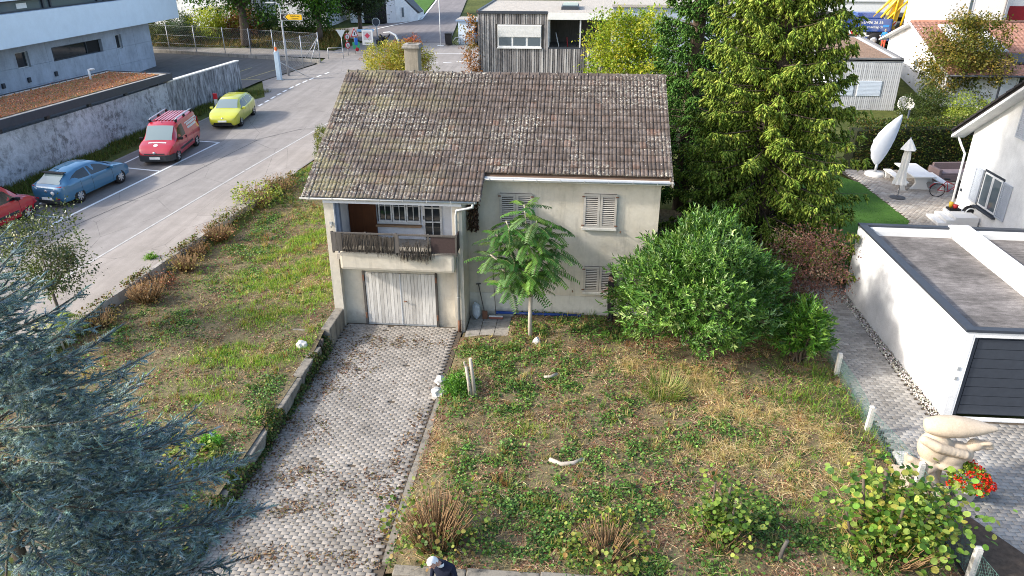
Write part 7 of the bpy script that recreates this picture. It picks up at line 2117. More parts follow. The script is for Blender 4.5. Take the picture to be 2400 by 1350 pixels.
def red_van(label, loc, rz, nose_cam, rails=True):
    t, at_, tp_, sp_ = make_car("delivery_van", label, loc, rz, VK, redp, (-1.32, 1.40), .32, 6, vg, 0)
    for s in (-1, 1):
        patch(t, "headlight", [(2.06, s * .46, .70), (1.98, s * .74, .74), (1.72, s * .84, .92), (1.76, s * .72, .95), (1.95, s * .50, .86)], m_lamp, .022)
        MB().box(-.75, 1.0, s * .905 - .012, s * .905 + .012, .50, .62, .008).build("side_trim", m_plast, t)
        MB().box(.04, .1, s * .918 - .012, s * .918 + .012, .86, 1.02).build("door_handle", m_black, t)
        patch(t, "tail_light", [(-2.19, s * .74, .95), (-2.12, s * .83, .95), (-2.12, s * .80, 1.45), (-2.18, s * .72, 1.45)], m_tail, .02)
        if rails:
            MB().tube([(-1.9, s * .66, 1.90), (-1.7, s * .66, 1.95), (.2, s * .66, 1.95), (.42, s * .66, 1.90)], .035, 6).build("roof_rail", m_rim, t)
            for x in (-1.85, -.75, .38): MB().box(x - .1, x + .1, s * .66 - .04, s * .66 + .04, 1.78, 1.93, .02).build("rail_foot", m_black, t)
    m = MB(); V = []
    for x, hwv, zt in ((2.235, .55, .55), (2.20, .74, .56), (2.08, .84, .58), (1.80, .905, .56)):
        V.append((x, hwv, zt))
    top = [(x, -y, z) for x, y, z in V[::-1]] + V
    nn = len(top); m._add([(x, y, .25) for x, y, z in top] + top, [(i, i + 1, nn + i + 1, nn + i) for i in range(nn - 1)] + [tuple(range(nn, 2 * nn)), tuple(range(nn))[::-1], (0, nn, 2 * nn - 1, nn - 1)])
    m.build("front_bumper", m_plast, t)
    patch(t, "grille", [(2.20, -.5, .59), (2.20, .5, .59), (2.12, .52, .68), (2.12, -.52, .68)], m_black, .02)
    patch(t, "number_plate", [(2.25, -.26, .36), (2.25, .26, .36), (2.25, .26, .47), (2.25, -.26, .47)], m_plate, .01)
    MB().lathe([(0, -.012), (.07, -.012), (.07, .012), (0, .012)], 14, (2.19, 0, .66), 'X').build("badge", m_rim, t)
    for q in range(6): MB().box(-1.7, .3, -.46 + q * .17, -.38 + q * .17, 1.84, 1.872).build("roof_rib", redp, t)
    mirror_pair(t, 1.0, 1.0, 1.10, m_black)
    MB().tube([(.55, 0, 1.80), (.45, 0, 1.92)], .012, 5).build("aerial", m_black, t)
    MB().box(.15, 1.0, -.75, .75, 1.05, 1.08).build("dashboard", m_black, t)
    for s in (-1, 1):
        lt = MB(); r = np.random.default_rng(11)
        for (z0, x0, L, h) in ((1.50, -.35, 1.55, .06), (1.36, -.5, 1.2, .11), (1.20, -.5, 1.25, .11)):
            x = 0
            while x < L:
                wd = r.uniform(.05, .09)
                xx = x0 - x
                yy_ = .915 + (1.0) * 0
                f = (z0 + h / 2 - 1.02) / (1.85 - 1.02)
                y0 = sp_(xx, min(.98, max(.02, (z0 - 1.02) / (1.85 - .075 - 1.02))), s, .012)[1]; y1 = sp_(xx, min(.98, (z0 + h - 1.02) / (1.85 - .075 - 1.02)), s, .012)[1]
                lt._add([(xx, y0, z0), (xx - wd * .78, y0, z0), (xx - wd * .78, y1, z0 + h), (xx, y1, z0 + h)], [(0, 1, 2, 3)])
                x += wd
        lt.build("lettering", m_whpaint, t, fixn=False)
        ro = MB(); yc = sp_(-1.95, .5, s, .014)[1]
        f0, f1 = sp_(-1.95, .38, s, .014), sp_(-1.95, .62, s, .014)
        V = []
        for i in range(20):
            a = 2 * math.pi * i / 20
            for rr in (.07, .12):
                zz = 1.42 + rr * math.sin(a); fr = (zz - 1.42) / .24
                V.append((-1.95 + rr * math.cos(a), yc + (f1[1] - f0[1]) * fr, zz))
        ro._add(V, [(2 * i, 2 * i + 1, 2 * ((i + 1) % 20) + 1, 2 * ((i + 1) % 20)) for i in range(20)]); ro.build("round_emblem", m_whpaint, t, fixn=False)
    hd = MB(); r = np.random.default_rng(4)
    x = -.42
    while x < .42:
        wd = r.uniform(.04, .07); hd._add([tp_(1.56, (x) / .7, .012), tp_(1.56, (x + wd * .8) / .7, .012), tp_(1.66, (x + wd * .8) / .7, .012), tp_(1.66, x / .7, .012)], [(0, 1, 2, 3)]); x += wd
    hd._add([tp_(1.84 + .09 * math.cos(a), .16 * math.sin(a), .012) for a in np.linspace(0, 6.283, 14, endpoint=False)], [tuple(range(14))])
    hd.build("bonnet_lettering", m_whpaint, t, fixn=False)
    return t
t = red_van("red delivery van with roof rails and white lettering, parked nose to camera", (-20.05, 15.35, z_road(15.35)), -YAW, True)
t.rotation_euler = (0, SLP, -YAW)
t = red_van("second red van cut off by the left edge of the picture", (-22.4, 4.5, z_road(4.5)), YAW, False, False)
t.rotation_euler = (0, -SLP, YAW)

# ---- blue mobile crane with yellow boom
m_blue = car_paint("crane_blue_paint", (.012, .055, .24))
m_yellow = car_paint("crane_yellow_paint", (.78, .47, .012))
ck = thing("mobile_crane", "blue mobile crane with a raised yellow boom behind the houses", "crane", (28.2, 52.6, z_road(52.6)))
MB().box(-3.6, 4.6, -1.2, 1.2, .55, .95, .03).build("chassis", m_blue, ck)
MB().box(-3.4, 4.4, -1.22, 1.22, .95, 1.05).build("deck", m_whpaint, ck)
MB().box(-1.9, 1.0, -1.15, 1.15, 1.35, 2.45, .05).build("engine_housing", m_blue, ck)
MB().box(-2.0, .4, -.6, 1.0, 2.45, 2.95, .05).build("winch_housing", m_blue, ck)
MB().box(-1.6, 2.4, -1.0, 1.0, 1.05, 1.35).build("slew_ring", m_plast, ck)
MB().box(-3.4, -2.0, -1.0, .8, 1.25, 2.75, .06).build("crane_cab", m_blue, ck)
MB().box(1.9, 4.2, -1.2, 1.2, .0 + .45, .95).build("side_tank", m_blue, ck)
for x in (-2.4, -.4, 1.9, 3.6):
    for s in (-1, 1):
        wo = MB().lathe([(.0, -.18), (.55, -.18), (.62, -.1), (.62, .1), (.55, .18), (0, .18)], 20, (0, 0, 0), 'Y').build("wheel", m_tyre, ck); wo.location = (x, s * 1.1, .62)
        MB().lathe([(0, s * .19), (.12, s * .21), (.3, s * .185), (.3, s * .1)], 16, (0, 0, 0), 'Y').build("rim", m_rim, wo)
bo = MB()
bo.prism([(.7, -.5, 1.6), (1.5, -.5, 1.5), (2.4, -.5, 8.5), (1.6, -.5, 8.7)], (0, .9, 0)); bo.build("boom", m_yellow, ck)
bs2 = MB()
for a, b, r in (((.1, -.55, 2.5), (2.2, -.55, 5.5), .12), ((-.6, -.5, 2.6), (1.2, -.5, 4.6), .12), ((1.9, -.6, 1.5), (2.75, -.6, 7), .11), ((1.15, -.6, 1.5), (1.45, -.6, 6), .1), ((.6, -.58, 2.3), (2.6, -.58, 4.4), .09)): bs2.tube([a, b], r, 6)
bs2.build("boom_strut", m_yellow, ck)
MB().lathe([(0, -.02), (.22, -.02), (.22, .02), (0, .02)], 16, (1.35, -.62, 2.0), 'Y').build("warning_disc", m_whpaint, ck)
m = MB().prism([(1.2, -.645, 1.88), (1.3, -.645, 1.83), (1.5, -.645, 2.12), (1.4, -.645, 2.17)], (0, .005, 0)); m.build("disc_stripe", plain("signal_red", (.5, .02, .02), .5), ck)
ws = MB().box(-3.3, -2.0, -1.26, -1.22, 1.0, 1.5).build("warning_board", m_whpaint, ck)
for q in range(4): MB().prism([(-3.25 + q * .32, -1.27, 1.45), (-3.12 + q * .32, -1.27, 1.45), (-2.88 + q * .32, -1.27, 1.05), (-3.01 + q * .32, -1.27, 1.05)], (0, .008, 0)).build("stripe", plain("signal_red", (.5, .02, .02), .5), ws)
MB().box(-1.75, -1.1, -1.18, -1.15, 1.1, 1.28).build("number_plate", m_plate, ck)
MB().box(.25, .75, -1.18, -1.15, 1.75, 1.95).build("step_plate", plain("light_blue_plate", (.05, .25, .6), .4), ck)
text("phone_number", "056/406 26 56", .36, m_whpaint, (-.85, -1.165, 2.14), (R(90), 0, 0), ck)
text("web_address", "www.roserag.ch", .33, m_whpaint, (-.85, -1.165, 1.76), (R(90), 0, 0), ck)
t = thing("parked_car", "dark car inside the open bay behind the crane", "car", (32.6, 58.0, z_road(58)))
m = MB(); m.prism([(-2.1, -.85, .3), (2.1, -.85, .3), (2.15, -.85, .75), (1.2, -.85, .9), (.5, -.85, 1.4), (-1.2, -.85, 1.42), (-1.9, -.85, .95), (-2.15, -.85, .8)], (0, 1.7, 0)); m.build("body", car_paint("dark_grey_paint", (.06, .06, .065)), t)
MB().prism([(-1.1, -.87, .95), (1.0, -.87, .95), (.45, -.87, 1.33), (-1.1, -.87, 1.35)], (0, 1.74, 0)).build("side_window", m_carglass, t)
for x in (-1.3, 1.3):
    for s in (-1, 1): MB().lathe([(0, -.1), (.31, -.1), (.31, .1), (0, .1)], 16, (x, s * .78, .31), 'Y').build("wheel", m_tyre, t)
# ================================================================ street furniture, patio things, statue, people
# ---- yard fence
m_galv = plain("galvanised_steel", (.42, .43, .44), .5, .12, 10, .5, .4)
yf = thing("wire_fence", "tall wire mesh fence round the yard beyond the concrete wall", "fence")
posts = [(-38.2, 45.4), (-35.6, 44.8), (-32.8, 44.2), (-29.8, 43.5), (-27.2, 42.9), (-24.9, 42.35), (-20.5, 41.2), (-21.3, 39.3), (-21.9, 37.6), (-22.2, 36.2)]
for x, y in posts: MB().tube([(x, y, z_road(y) - .1), (x, y, z_road(y) + 2.4)], .035, 6).build("post", m_galv, yf)
wr_ = MB()
for (x0, y0), (x1, y1) in zip(posts[:-1], posts[1:]):
    for z in (.15, .8, 1.5, 2.3): wr_.tube([(x0, y0, z_road(y0) + z), (x1, y1, z_road(y1) + z)], .008, 3, False)
    L = math.hypot(x1 - x0, y1 - y0); k = int(L / .22)
    for i in range(-int(2.2 / .22), k):
        for sgn in (1, -1):
            a = i / k; b = (i * .22 + 2.15) / L; za, zb = (.15, 2.3) if sgn > 0 else (2.3, .15)
            a2, b2 = max(a, 0), min(b, 1)
            if a2 >= b2: continue
            f0, f1 = (a2 - a) / (b - a), (b2 - a) / (b - a)
            p = lambda t, f: (x0 + (x1 - x0) * t, y0 + (y1 - y0) * t, z_road(y0 + (y1 - y0) * t) + za + (zb - za) * f)
            wr_.tube([p(a2, f0), p(b2, f1)], .0035, 3, False)
wr_.build("wire_mesh", m_galv, yf, fixn=False)
for a, b in (((-20.5, 41.2, 2.0), (-22.0, 41.7, .1)), ((-20.5, 41.2, 2.0), (-20.95, 40.1, .1))):
    MB().tube([(a[0], a[1], z_road(a[1]) + a[2]), (b[0], b[1], z_road(b[1]) + b[2])], .03, 6).build("brace", m_galv, yf)
t = thing("low_railing", "low steel railing beside the yard gate", "railing", (-20.2, 42.6, z_road(42.6)))
for x in (0, 1.2): MB().tube([(x, x * .3, 0), (x, x * .3, .9)], .03, 6).build("post", m_galv, t)
for z in (.5, .9): MB().tube([(0, 0, z), (1.2, .36, z)], .025, 6).build("rail", m_galv, t)
wallrun("yard_kerb", [(-38.5, 45.1), (-28, 42.8), (-20.4, 40.95)], lambda x, y: z_road(y) + .25, lambda x, y: z_road(y) - .3, .18, m_kerb, "low concrete plinth under the yard fence", "kerb", "structure")
t = thing("barrier_post", "pale blue barrier column with an orange lamp at the yard entrance", "barrier", (-21.25, 33.96, z_road(33.96)))
MB().box(-.17, .17, -.14, .14, 0, 2.05, .03).build("column", plain("pale_blue_metal", (.42, .52, .60), .4, .08), t)
MB().box(-.26, .26, -.2, .2, 0, .04).build("base_plate", m_zinc, t)
MB().lathe([(.0, 2.05), (.16, 2.05), (.16, 2.13), (0, 2.13)], 12).build("lamp_base", m_whpaint, t)
MB().lathe([(.1, 2.13), (.11, 2.3), (.06, 2.38), (0, 2.39)], 12).build("lamp", plain("orange_lamp_glass", (.65, .12, .02), .2), t)
MB().tube([(.1, .25, 1.25), (1.35, 1.7, .1)], .03, 6).build("strut", m_galv, t)
# ---- street lamp with the yellow sign
t = thing("street_lamp", "slim street lamp carrying a yellow direction sign", "street lamp", (-21.14, 35.55, z_road(35.55)))
MB().tube([(0, 0, 0), (-.02, 0, 2.5), (-.04, 0, 4.9), (-.12, 0, 5.2), (-.45, 0, 5.32)], [.08, .07, .05, .045, .04], 10).build("mast", m_galv, t)
MB().box(-1.05, -.38, -.13, .13, 5.25, 5.36, .04).build("lamp_head", m_zinc, t)
m_signy = plain("sign_yellow", (.72, .42, .01), .5, .05); m_signk = plain("sign_black", (.012, .012, .012), .5, .05)
sg_ = MB().box(-.02, 1.66, -.10, -.07, 4.07, 4.54).build("road_sign", m_whpaint, t)
MB().box(.0, 1.63, -.112, -.10, 4.10, 4.51).build("sign_back_field", m_signk, sg_)
MB().prism([(.34, -.12, 4.305), (.56, -.12, 4.12), (1.61, -.12, 4.12), (1.61, -.12, 4.49), (.56, -.12, 4.49)], (0, .006, 0)).build("arrow_field", m_signy, sg_)
MB().prism([(.17, -.118, 4.305), (.42, -.118, 4.48), (.46, -.118, 4.48), (.22, -.118, 4.305), (.46, -.118, 4.13), (.42, -.118, 4.13)], (0, .004, 0)).build("chevron", m_whpaint, sg_)
def mtext(*a, **k):
    o = text(*a, **k); dg = bpy.context.evaluated_depsgraph_get()
    me = bpy.data.meshes.new_from_object(o.evaluated_get(dg)); p = o.parent; nm = o.name; mw = (o.location.copy(), o.rotation_euler.copy())
    bpy.data.objects.remove(o)
    q = link(bpy.data.objects.new(nm, me), p); q.location, q.rotation_euler = mw
    return q
mtext("sign_text", "Anlieferung", .155, m_signk, (1.08, -.124, 4.38), (R(90), 0, 0), sg_)
mtext("sign_text", "Kaserne", .155, m_signk, (1.08, -.124, 4.21), (R(90), 0, 0), sg_)
for nm_ in ("phone_number", "web_address"):
    o = bpy.data.objects.get(nm_)
    dg = bpy.context.evaluated_depsgraph_get(); me = bpy.data.meshes.new_from_object(o.evaluated_get(dg)); p, lc, rt_ = o.parent, o.location.copy(), o.rotation_euler.copy()
    bpy.data.objects.remove(o); q = link(bpy.data.objects.new(nm_, me), p); q.location = lc; q.rotation_euler = rt_
# ---- cluster of signs at the junction
def sign_post(name, label, loc, h, rz=0):
    t = thing(name, label, "sign", loc, rz); MB().tube([(0, 0, 0), (0, 0, h)], .035, 8).build("post", m_galv, t); return t
m_sback = plain("sign_back_grey", (.32, .36, .40), .5, .06); m_sred = plain("sign_red", (.45, .02, .03), .5, .05)
t = sign_post("give_way_sign", "grey back of a triangular give-way sign", (-19.3, 43.85, z_road(43.85)), 2.2); MB().prism([(-.4, -.05, 2.2), (.4, -.05, 2.2), (0, -.05, 1.5)], (0, .02, 0)).build("plate", m_sback, t)
t = sign_post("prohibition_signs", "two round red-rimmed signs one above the other", (-19.0, 44.4, z_road(44.4)), 1.9, R(58))
for z in (1.55, .85):
    o = MB().lathe([(0, -.01), (.28, -.01), (.28, .01), (0, .01)], 20, (0, -.05, z), 'Y').build("plate", m_sred, t); MB().lathe([(0, -.012), (.2, -.012), (.2, -.01)], 20, (0, -.052, z), 'Y').build("white_field", m_whpaint, t); MB().box(-.05, .05, -.07, -.062, z - .12, z + .12).build("symbol", m_signk, t)
t = sign_post("warning_sign", "triangular red-bordered warning sign at the junction", (-18.6, 45.3, z_road(45.3)), 2.2, R(55))
MB().prism([(-.42, -.05, 1.45), (.42, -.05, 1.45), (0, -.05, 2.2)], (0, .02, 0)).build("plate", m_sred, t); MB().prism([(-.3, -.06, 1.52), (.3, -.06, 1.52), (0, -.06, 2.05)], (0, .009, 0)).build("white_field", m_whpaint, t); MB().box(-.06, .06, -.07, -.061, 1.58, 1.82).build("symbol", m_signk, t)
t = thing("roadside_figure", "colourful blue, green and red cut-out figure below the warning sign", "sign", (-18.45, 45.2, z_road(45.2)), R(45))
MB().box(-.16, .16, -.03, .0, .75, 1.35, .02).build("blue_torso", plain("figure_blue", (.03, .15, .5), .5), t)
for s in (-1, 1): MB().box(s * .2 - .14, s * .2 + .14, -.02, .01, .45, 1.0, .02).build("green_panel", plain("figure_green", (.05, .35, .15), .5), t)
MB().lathe([(0, -.02), (.17, -.02), (.17, .02), (0, .02)], 12, (.05, -.03, .38), 'Y').build("red_disc", m_sred, t); MB().tube([(0, 0, 0), (0, 0, .5)], .03, 6).build("post", m_galv, t)
t = sign_post("notice_board", "white notice board with a red diamond at the junction", (-17.75, 46.6, z_road(46.6)), 1.7)
MB().box(-.5, .5, -.1, -.04, .55, 1.85, .02).build("panel", m_whpaint, t); MB().prism([(-.25, -.108, 1.35), (0, -.108, 1.1), (.25, -.108, 1.35), (0, -.108, 1.6)], (0, .007, 0)).build("red_diamond", plain("notice_red", (.45, .05, .09), .5), t); MB().box(-.3, .3, -.105, -.1, .68, .75).build("text_line", m_signk, t)
MB().box(-.36, .36, -.104, -.1, 1.0, 1.7).build("grey_field", plain("notice_grey", (.45, .43, .44), .6), t)
t = sign_post("street_name_sign", "small pale blue street name sign", (-18.2, 47.6, z_road(47.6)), 1.75, R(12)); MB().box(-.75, .75, -.05, -.02, 1.55, 1.75).build("plate", plain("sign_pale_blue", (.22, .42, .62), .5), t)
t = sign_post("stop_sign", "dark back of an octagonal stop sign", (-18.7, 53.3, z_road(53.3)), 1.75)
MB().prism([(.42 * math.cos(a), -.05, 1.6 + .42 * math.sin(a)) for a in np.linspace(R(22.5), R(382.5), 8, endpoint=False)], (0, .02, 0)).build("plate", m_whpaint, t); MB().prism([(.36 * math.cos(a), -.06, 1.6 + .36 * math.sin(a)) for a in np.linspace(R(22.5), R(382.5), 8, endpoint=False)], (0, .009, 0)).build("back", plain("stop_back", (.06, .07, .09), .5), t)
t = thing("handrail", "steel handrail leading up from the junction", "railing", (-20.2, 51.5, z_road(51.5)))
for i in range(4): MB().tube([(i * .55, i * .5, 0), (i * .55, i * .5, 1.0 + .1 * i)], .03, 6).build("post", m_galv, t)
MB().tube([(0, 0, 1.0), (1.65, 1.5, 1.35)], .03, 6).build("rail", m_galv, t)
t = thing("scrap_sculpture", "dark metal contraption with a curved white arm at the junction", "sculpture", (-16.6, 47.0, z_road(47)))
m = MB()
for i in range(16):
    a = rng.uniform(0, 6.28); m.tube([(rng.normal(0, .25), rng.normal(0, .15), .2 + rng.random() * .6), (rng.normal(0, .45), rng.normal(0, .2), .9 + rng.random() * .6)], .07, 5)
m.box(-.45, .45, -.25, .25, .3, .95, .05); m.build("dark_body", m_black, t, fixn=False)
MB().tube([(.2, 0, 1.55), (.8, 0, 1.6), (1.3, 0, 1.35), (1.5, 0, .95), (1.45, 0, .6)], [.05, .07, .09, .09, .06], 8).build("white_arm", m_whpaint, t)
MB().lathe([(0, -.2), (.22, -.1), (.25, .05), (.15, .2), (0, .25)], 12, (1.25, 0, .75)).build("rusty_pod", m_rust, t); MB().tube([(1.25, 0, 0), (1.25, 0, .6)], .05, 6).build("stand", m_rust, t)
t = thing("delineator", "small red and white marker post at the concrete wall", "marker", (-21.75, 24.4, z_road(24.4))); MB().box(-.09, .09, -.05, .05, 0, .75).build("post", m_whpaint, t); MB().box(-.12, .12, -.06, .06, .75, 1.1).build("red_head", m_sred, t)

# ---- mesh fence on concrete posts between the gardens
mf = thing("mesh_fence", "sagging green wire mesh fence on concrete posts", "fence")
fp = [(9.3, 1.6), (9.52, -1.94), (9.49, -4.72), (9.86, -7.0), (9.9, -9.68), (9.95, -11)]
m_postc = plain("white_concrete_post", (.55, .53, .49), .9, .2, 12)
for i, (x, y) in enumerate(fp[:5]):
    p = MB().prism([(-.06, -.06, -.2), (.06, -.06, -.2), (.06, .06, -.2), (-.06, .06, -.2)], (.03 if i == 2 else .0, .0, 1.02)); o = p.build("post", m_postc, mf); o.location = (x, y, 0)
    MB().prism([(-.05, -.05, .815), (.05, -.05, .815), (.05, .05, .815), (-.05, .05, .815)], (.0, 0, .04)).build("post_cap", m_postc, o)
m_gwire = plain("green_coated_wire", (.10, .20, .17), .5, .15)
ms = MB()
for (x0, y0), (x1, y1) in zip(fp[:-1], fp[1:]):
    L = math.hypot(x1 - x0, y1 - y0); hh = .72; st = .075; k = int(L / st)
    def pt(t, f): return (x0 + (x1 - x0) * t + .16 * math.sin(math.pi * t) * f + .02 * math.sin(t * 19), y0 + (y1 - y0) * t, .02 + hh * f * (1 - .14 * math.sin(math.pi * t)))
    for i in range(-int(hh / st), k):
        for sgn in (1, -1):
            a, b = i * st / L, (i * st + hh) / L; a2, b2 = max(a, 0), min(b, 1)
            if a2 >= b2 - 1e-6: continue
            f0, f1 = (a2 - a) / (b - a), (b2 - a) / (b - a)
            if sgn < 0: f0, f1 = 1 - f0, 1 - f1
            ms.tube([pt(a2, f0), pt((a2 + b2) / 2, (f0 + f1) / 2), pt(b2, f1)], .0026, 3, False)
    for f in (0, 1): ms.tube([pt(q / 6, f) for q in range(7)], .004, 3, False)
ms.build("wire_mesh", m_gwire, mf, fixn=False)
t = thing("stone_slab", "pale rounded stone slab lying at the foot of the mesh fence", "stone", (10.05, -6.0, .0)); MB().box(-.22, .2, -.5, .42, 0, .14, .06).build("slab", m_stone, t)

# ---- sandstone figure and geraniums
m_sand = m_concrete("pale_sandstone", (.55, .455, .345), .22, (.25, .21, .16))
bm = bmesh.new()
def ell(c, r, rot=0):
    M = Matrix.Translation(c) @ Matrix.Rotation(rot, 4, 'Y') @ Matrix.Diagonal((r[0], r[1], r[2], 1)); bmesh.ops.create_icosphere(bm, subdivisions=3, radius=1, matrix=M)
def seg(a, b, ra, rb, n=6):
    for i in range(n + 1):
        q = i / n; p = Vector(a).lerp(Vector(b), q); r = ra + (rb - ra) * q; ell(p, (r, r, r))
for i in range(26):
    q = i / 25; r_ = .345 * math.sin(math.pi * (.13 + .80 * q)) ** .55 * (1 - .48 * q ** 1.6); ell((-.33 + 1.38 * q, 0, 1.70 + .13 * q), (.09, r_, r_ * .82), -.09)
seg((-.38, -.22, 1.42), (-.1, -.33, 1.34), .11, .12); seg((-.1, -.33, 1.34), (.5, -.26, 1.2), .12, .11)
ell((-.05, 0, 1.12), (.38, .34, .42)); ell((.25, 0, .98), (.42, .32, .34), -.3); ell((.5, 0, 1.12), (.3, .25, .2), .3)
ell((.25, -.12, .78), (.36, .22, .16), .1); ell((-.12, -.16, .70), (.2, .16, .2))
seg((-.55, -.2, .84), (-.15, -.2, .62), .09, .12); seg((-.66, -.15, .92), (-.58, -.15, .6), .055, .08); seg((-.55, -.25, .6), (-.35, -.25, .5), .1, .09)
ell((.76, 0, 1.34), (.17, .15, .15)); seg((.85, 0, 1.33), (1.12, 0, 1.30), .09, .05); ell((.95, -.05, 1.45), (.16, .09, .05), -.1); ell((1.1, 0, 1.36), (.06, .06, .05))
seg((-.1, -.1, .55), (.0, -.1, .15), .16, .24); seg((.1, .05, .6), (.08, .05, .15), .15, .2); seg((.62, -.05, 1.05), (.72, -.1, .95), .06, .05)
me = bpy.data.meshes.new("figure"); bm.to_mesh(me); bm.free()
o = bpy.data.objects.new("tmp", me); C.objects.link(o)
rm = o.modifiers.new("r", 'REMESH'); rm.mode = 'VOXEL'; rm.voxel_size = .03
sm_ = o.modifiers.new("s", 'SMOOTH'); sm_.iterations = 4; sm_.factor = .5
bpy.context.view_layer.update()
me2 = bpy.data.meshes.new_from_object(o.evaluated_get(bpy.context.evaluated_depsgraph_get())); bpy.data.objects.remove(o)
for p in me2.polygons: p.use_smooth = True
st = thing("stone_figure", "pale sandstone figure crouching under a huge drop-shaped load", "statue", (10.22, -6.75, .0), R(-8))
add("figure", me2, m_sand, st)
MB().prism([(-.85, -.4, 0), (.35, -.55, 0), (.5, .35, 0), (-.7, .45, 0)], (0, 0, .17)).build("plinth", m_sand, st)
t = thing("geranium_pot", "red geraniums in a white pot at the feet of the stone figure", "flower pot", (10.92, -7.1, 0))
MB().lathe([(.0, .0), (.2, .0), (.26, .3), (.29, .3), (.29, .34), (0, .33)], 16).build("pot", m_whpaint, t)
n = 1100; d = rand_unit(n); d[:, 2] = np.abs(d[:, 2]); P = d * np.array([.45, .42, .42]) * rng.uniform(.75, 1.05, (n, 1)) + np.array([0, 0, .42]); sz = rng.uniform(.05, .09, n)
Cloud().put(LEAF4, LEAF4F, P, frames(norm(d + rng.normal(0, .5, (n, 3))), norm(d + np.array([0, 0, .6]))), np.stack([sz * .9, sz, sz], 1), pal(n, ["6f8a2a", "88a034", "56721f", "a3ae48"], .15)).build("foliage", m_leaf, t)
fl = Cloud()
for i in range(30):
    d = rand_unit(1)[0]; d[2] = abs(d[2]) * .9 + .05; c_ = d * np.array([.5, .46, .48]) + np.array([0, 0, .44]); k = 26; dd = rand_unit(k)
    fl.put(LEAF4, LEAF4F, c_ + dd * .05, frames(dd, rand_unit(k)), np.full(k, .05), pal(k, ["d01c12", "e0301a", "b01210", "f04a28"], .1))
fl.build("blossoms", m_leaf, t)
n = 14; leafy("geranium_tuft", "few red geranium flowers behind the stone figure", "flower", (10.35, -6.0, .02), (0, 0, .1), (.18, .12, .1), 8, 12, .05, ["c01a14", "5f7a2a", "d8321e"], None, .3, .05)

# ---- patio
pt_z = .48
t = thing("garden_table", "long white stone garden table on the patio", "table", (18.87, 17.15, pt_z))
MB().box(-.55, .55, -1.3, 1.3, .70, .77, .015).build("top", m_cream, t)
def trestle(x0, x1, y, h, name, parent):
    m = MB(); prof = [(x1, 0), (x1, .06 * h), (x1 * .78, .2 * h), (x1 * .55, .5 * h), (x1 * .72, .85 * h), (x1, h)]
    pts = [(a, y, z) for a, z in prof] + [(-a, y, z) for a, z in prof[::-1]]
    m.prism(pts, (0, .14, 0)); m.build(name, m_cream, parent)
for y in (-1.0, .85): trestle(0, .46, y, .695, "leg", t)
for x, lab, ln in ((17.93, "white stone bench on the near side of the patio table", 1.25), (19.85, "white stone bench on the sofa side of the patio table", 1.05)):
    b = thing("garden_bench", lab, "bench", (x, 17.0 if x < 18 else 16.7, pt_z), R(0)); MB().box(-.19, .19, -ln, ln, .43, .49, .012).build("seat", m_cream, b)
    for y in (-ln + .15, ln - .3): trestle(0, .17, y, .425, "leg", b)
t = thing("cantilever_parasol", "folded cantilever parasol in a white cover on a round base", "parasol", (17.4, 18.4, pt_z))
MB().lathe([(0, 0), (.48, 0), (.5, .05), (.5, .2), (.44, .25), (0, .25)], 24).build("base", m_cream, t)
MB().tube([(0, 0, .2), (.02, 0, .7)], .07, 10).build("pole", m_galv, t)
bm = bmesh.new(); bmesh.ops.create_uvsphere(bm, u_segments=20, v_segments=24, radius=1)
for v in bm.verts:
    q = (v.co.z + 1) / 2; wd = .52 * math.sin(math.pi * min(1, q * .80 + .16)) ** .5; fold = 1 + .05 * math.sin(q * 40 + v.co.x * 6) * (1 if v.co.x < 0 else .3)
    v.co = Vector((v.co.x * wd * fold + (.75 * q ** 1.5) - .14 * math.sin(math.pi * q), v.co.y * (.16 + .05 * q) * fold, .62 + q * 2.7))
MB().bm(bm, True).build("cover", plain("white_cover_cloth", (.66, .68, .72), .8, .06), t); bm.free()
t = thing("garden_umbrella", "closed cream garden umbrella on a dark round foot", "parasol", (17.3, 14.8, .45))
MB().lathe([(0, 0), (.36, 0), (.36, .04), (.06, .1), (0, .1)], 22).build("foot", plain("dark_grey_foot", (.09, .09, .095), .6), t)
MB().tube([(0, 0, .05), (0, 0, 3.0)], .025, 8).build("pole", m_galv, t)
def folds(prof, k, amp, n=48):
    m = MB(); V = []; F = []
    for (r, z, dx) in prof:
        for i in range(n):
            a = 2 * math.pi * i / n; rr = r * (1 + amp * math.cos(k * a)); V.append((rr * math.cos(a) + dx, rr * math.sin(a), z))
    for j in range(len(prof) - 1):
        for i in range(n): F.append((j * n + i, j * n + (i + 1) % n, (j + 1) * n + (i + 1) % n, (j + 1) * n + i))
    m._add(V, F, True); return m
folds([(.30, .72, -.06), (.22, 1.0, -.05), (.15, 1.5, -.02), (.17, 2.0, 0), (.13, 2.35, 0), (.10, 2.5, 0)], 8, .22).build("canopy", m_cream, t)
folds([(.34, 2.42, 0), (.24, 2.6, 0), (.10, 2.85, 0), (.02, 2.95, 0)], 6, .1).build("canopy_top", m_cream, t)
t = thing("rattan_sofa", "mauve-brown wicker sofa in front of the hedge", "sofa", (21.3, 18.0, .5), R(8))
m_rat = plain("mauve_wicker", (.20, .145, .14), .8, .3, 40, bump=.6, bscale=70)
MB().box(-1.0, 1.0, -.45, .4, .08, .42, .03).build("seat", m_rat, t); MB().box(-1.0, 1.0, .40, .55, .08, .85, .03).build("backrest", m_rat, t)
for s in (-1, 1): MB().box(s * 1.01 - .01 - (.15 if s < 0 else 0), s * 1.01 - .01 + (.17 if s > 0 else 0.02), -.46, .56, .06, .7, .03).build("armrest", m_rat, t)
MB().box(-.95, .95, -.4, .38, .42, .52, .04).build("cushion", plain("mauve_cushion", (.26, .2, .2), .9), t)
bicycle("bicycle", "red bicycle standing beside the old man on the patio", (19.75, 15.0, .46), R(-15), plain("red_bike_paint", (.28, .02, .03), .4))
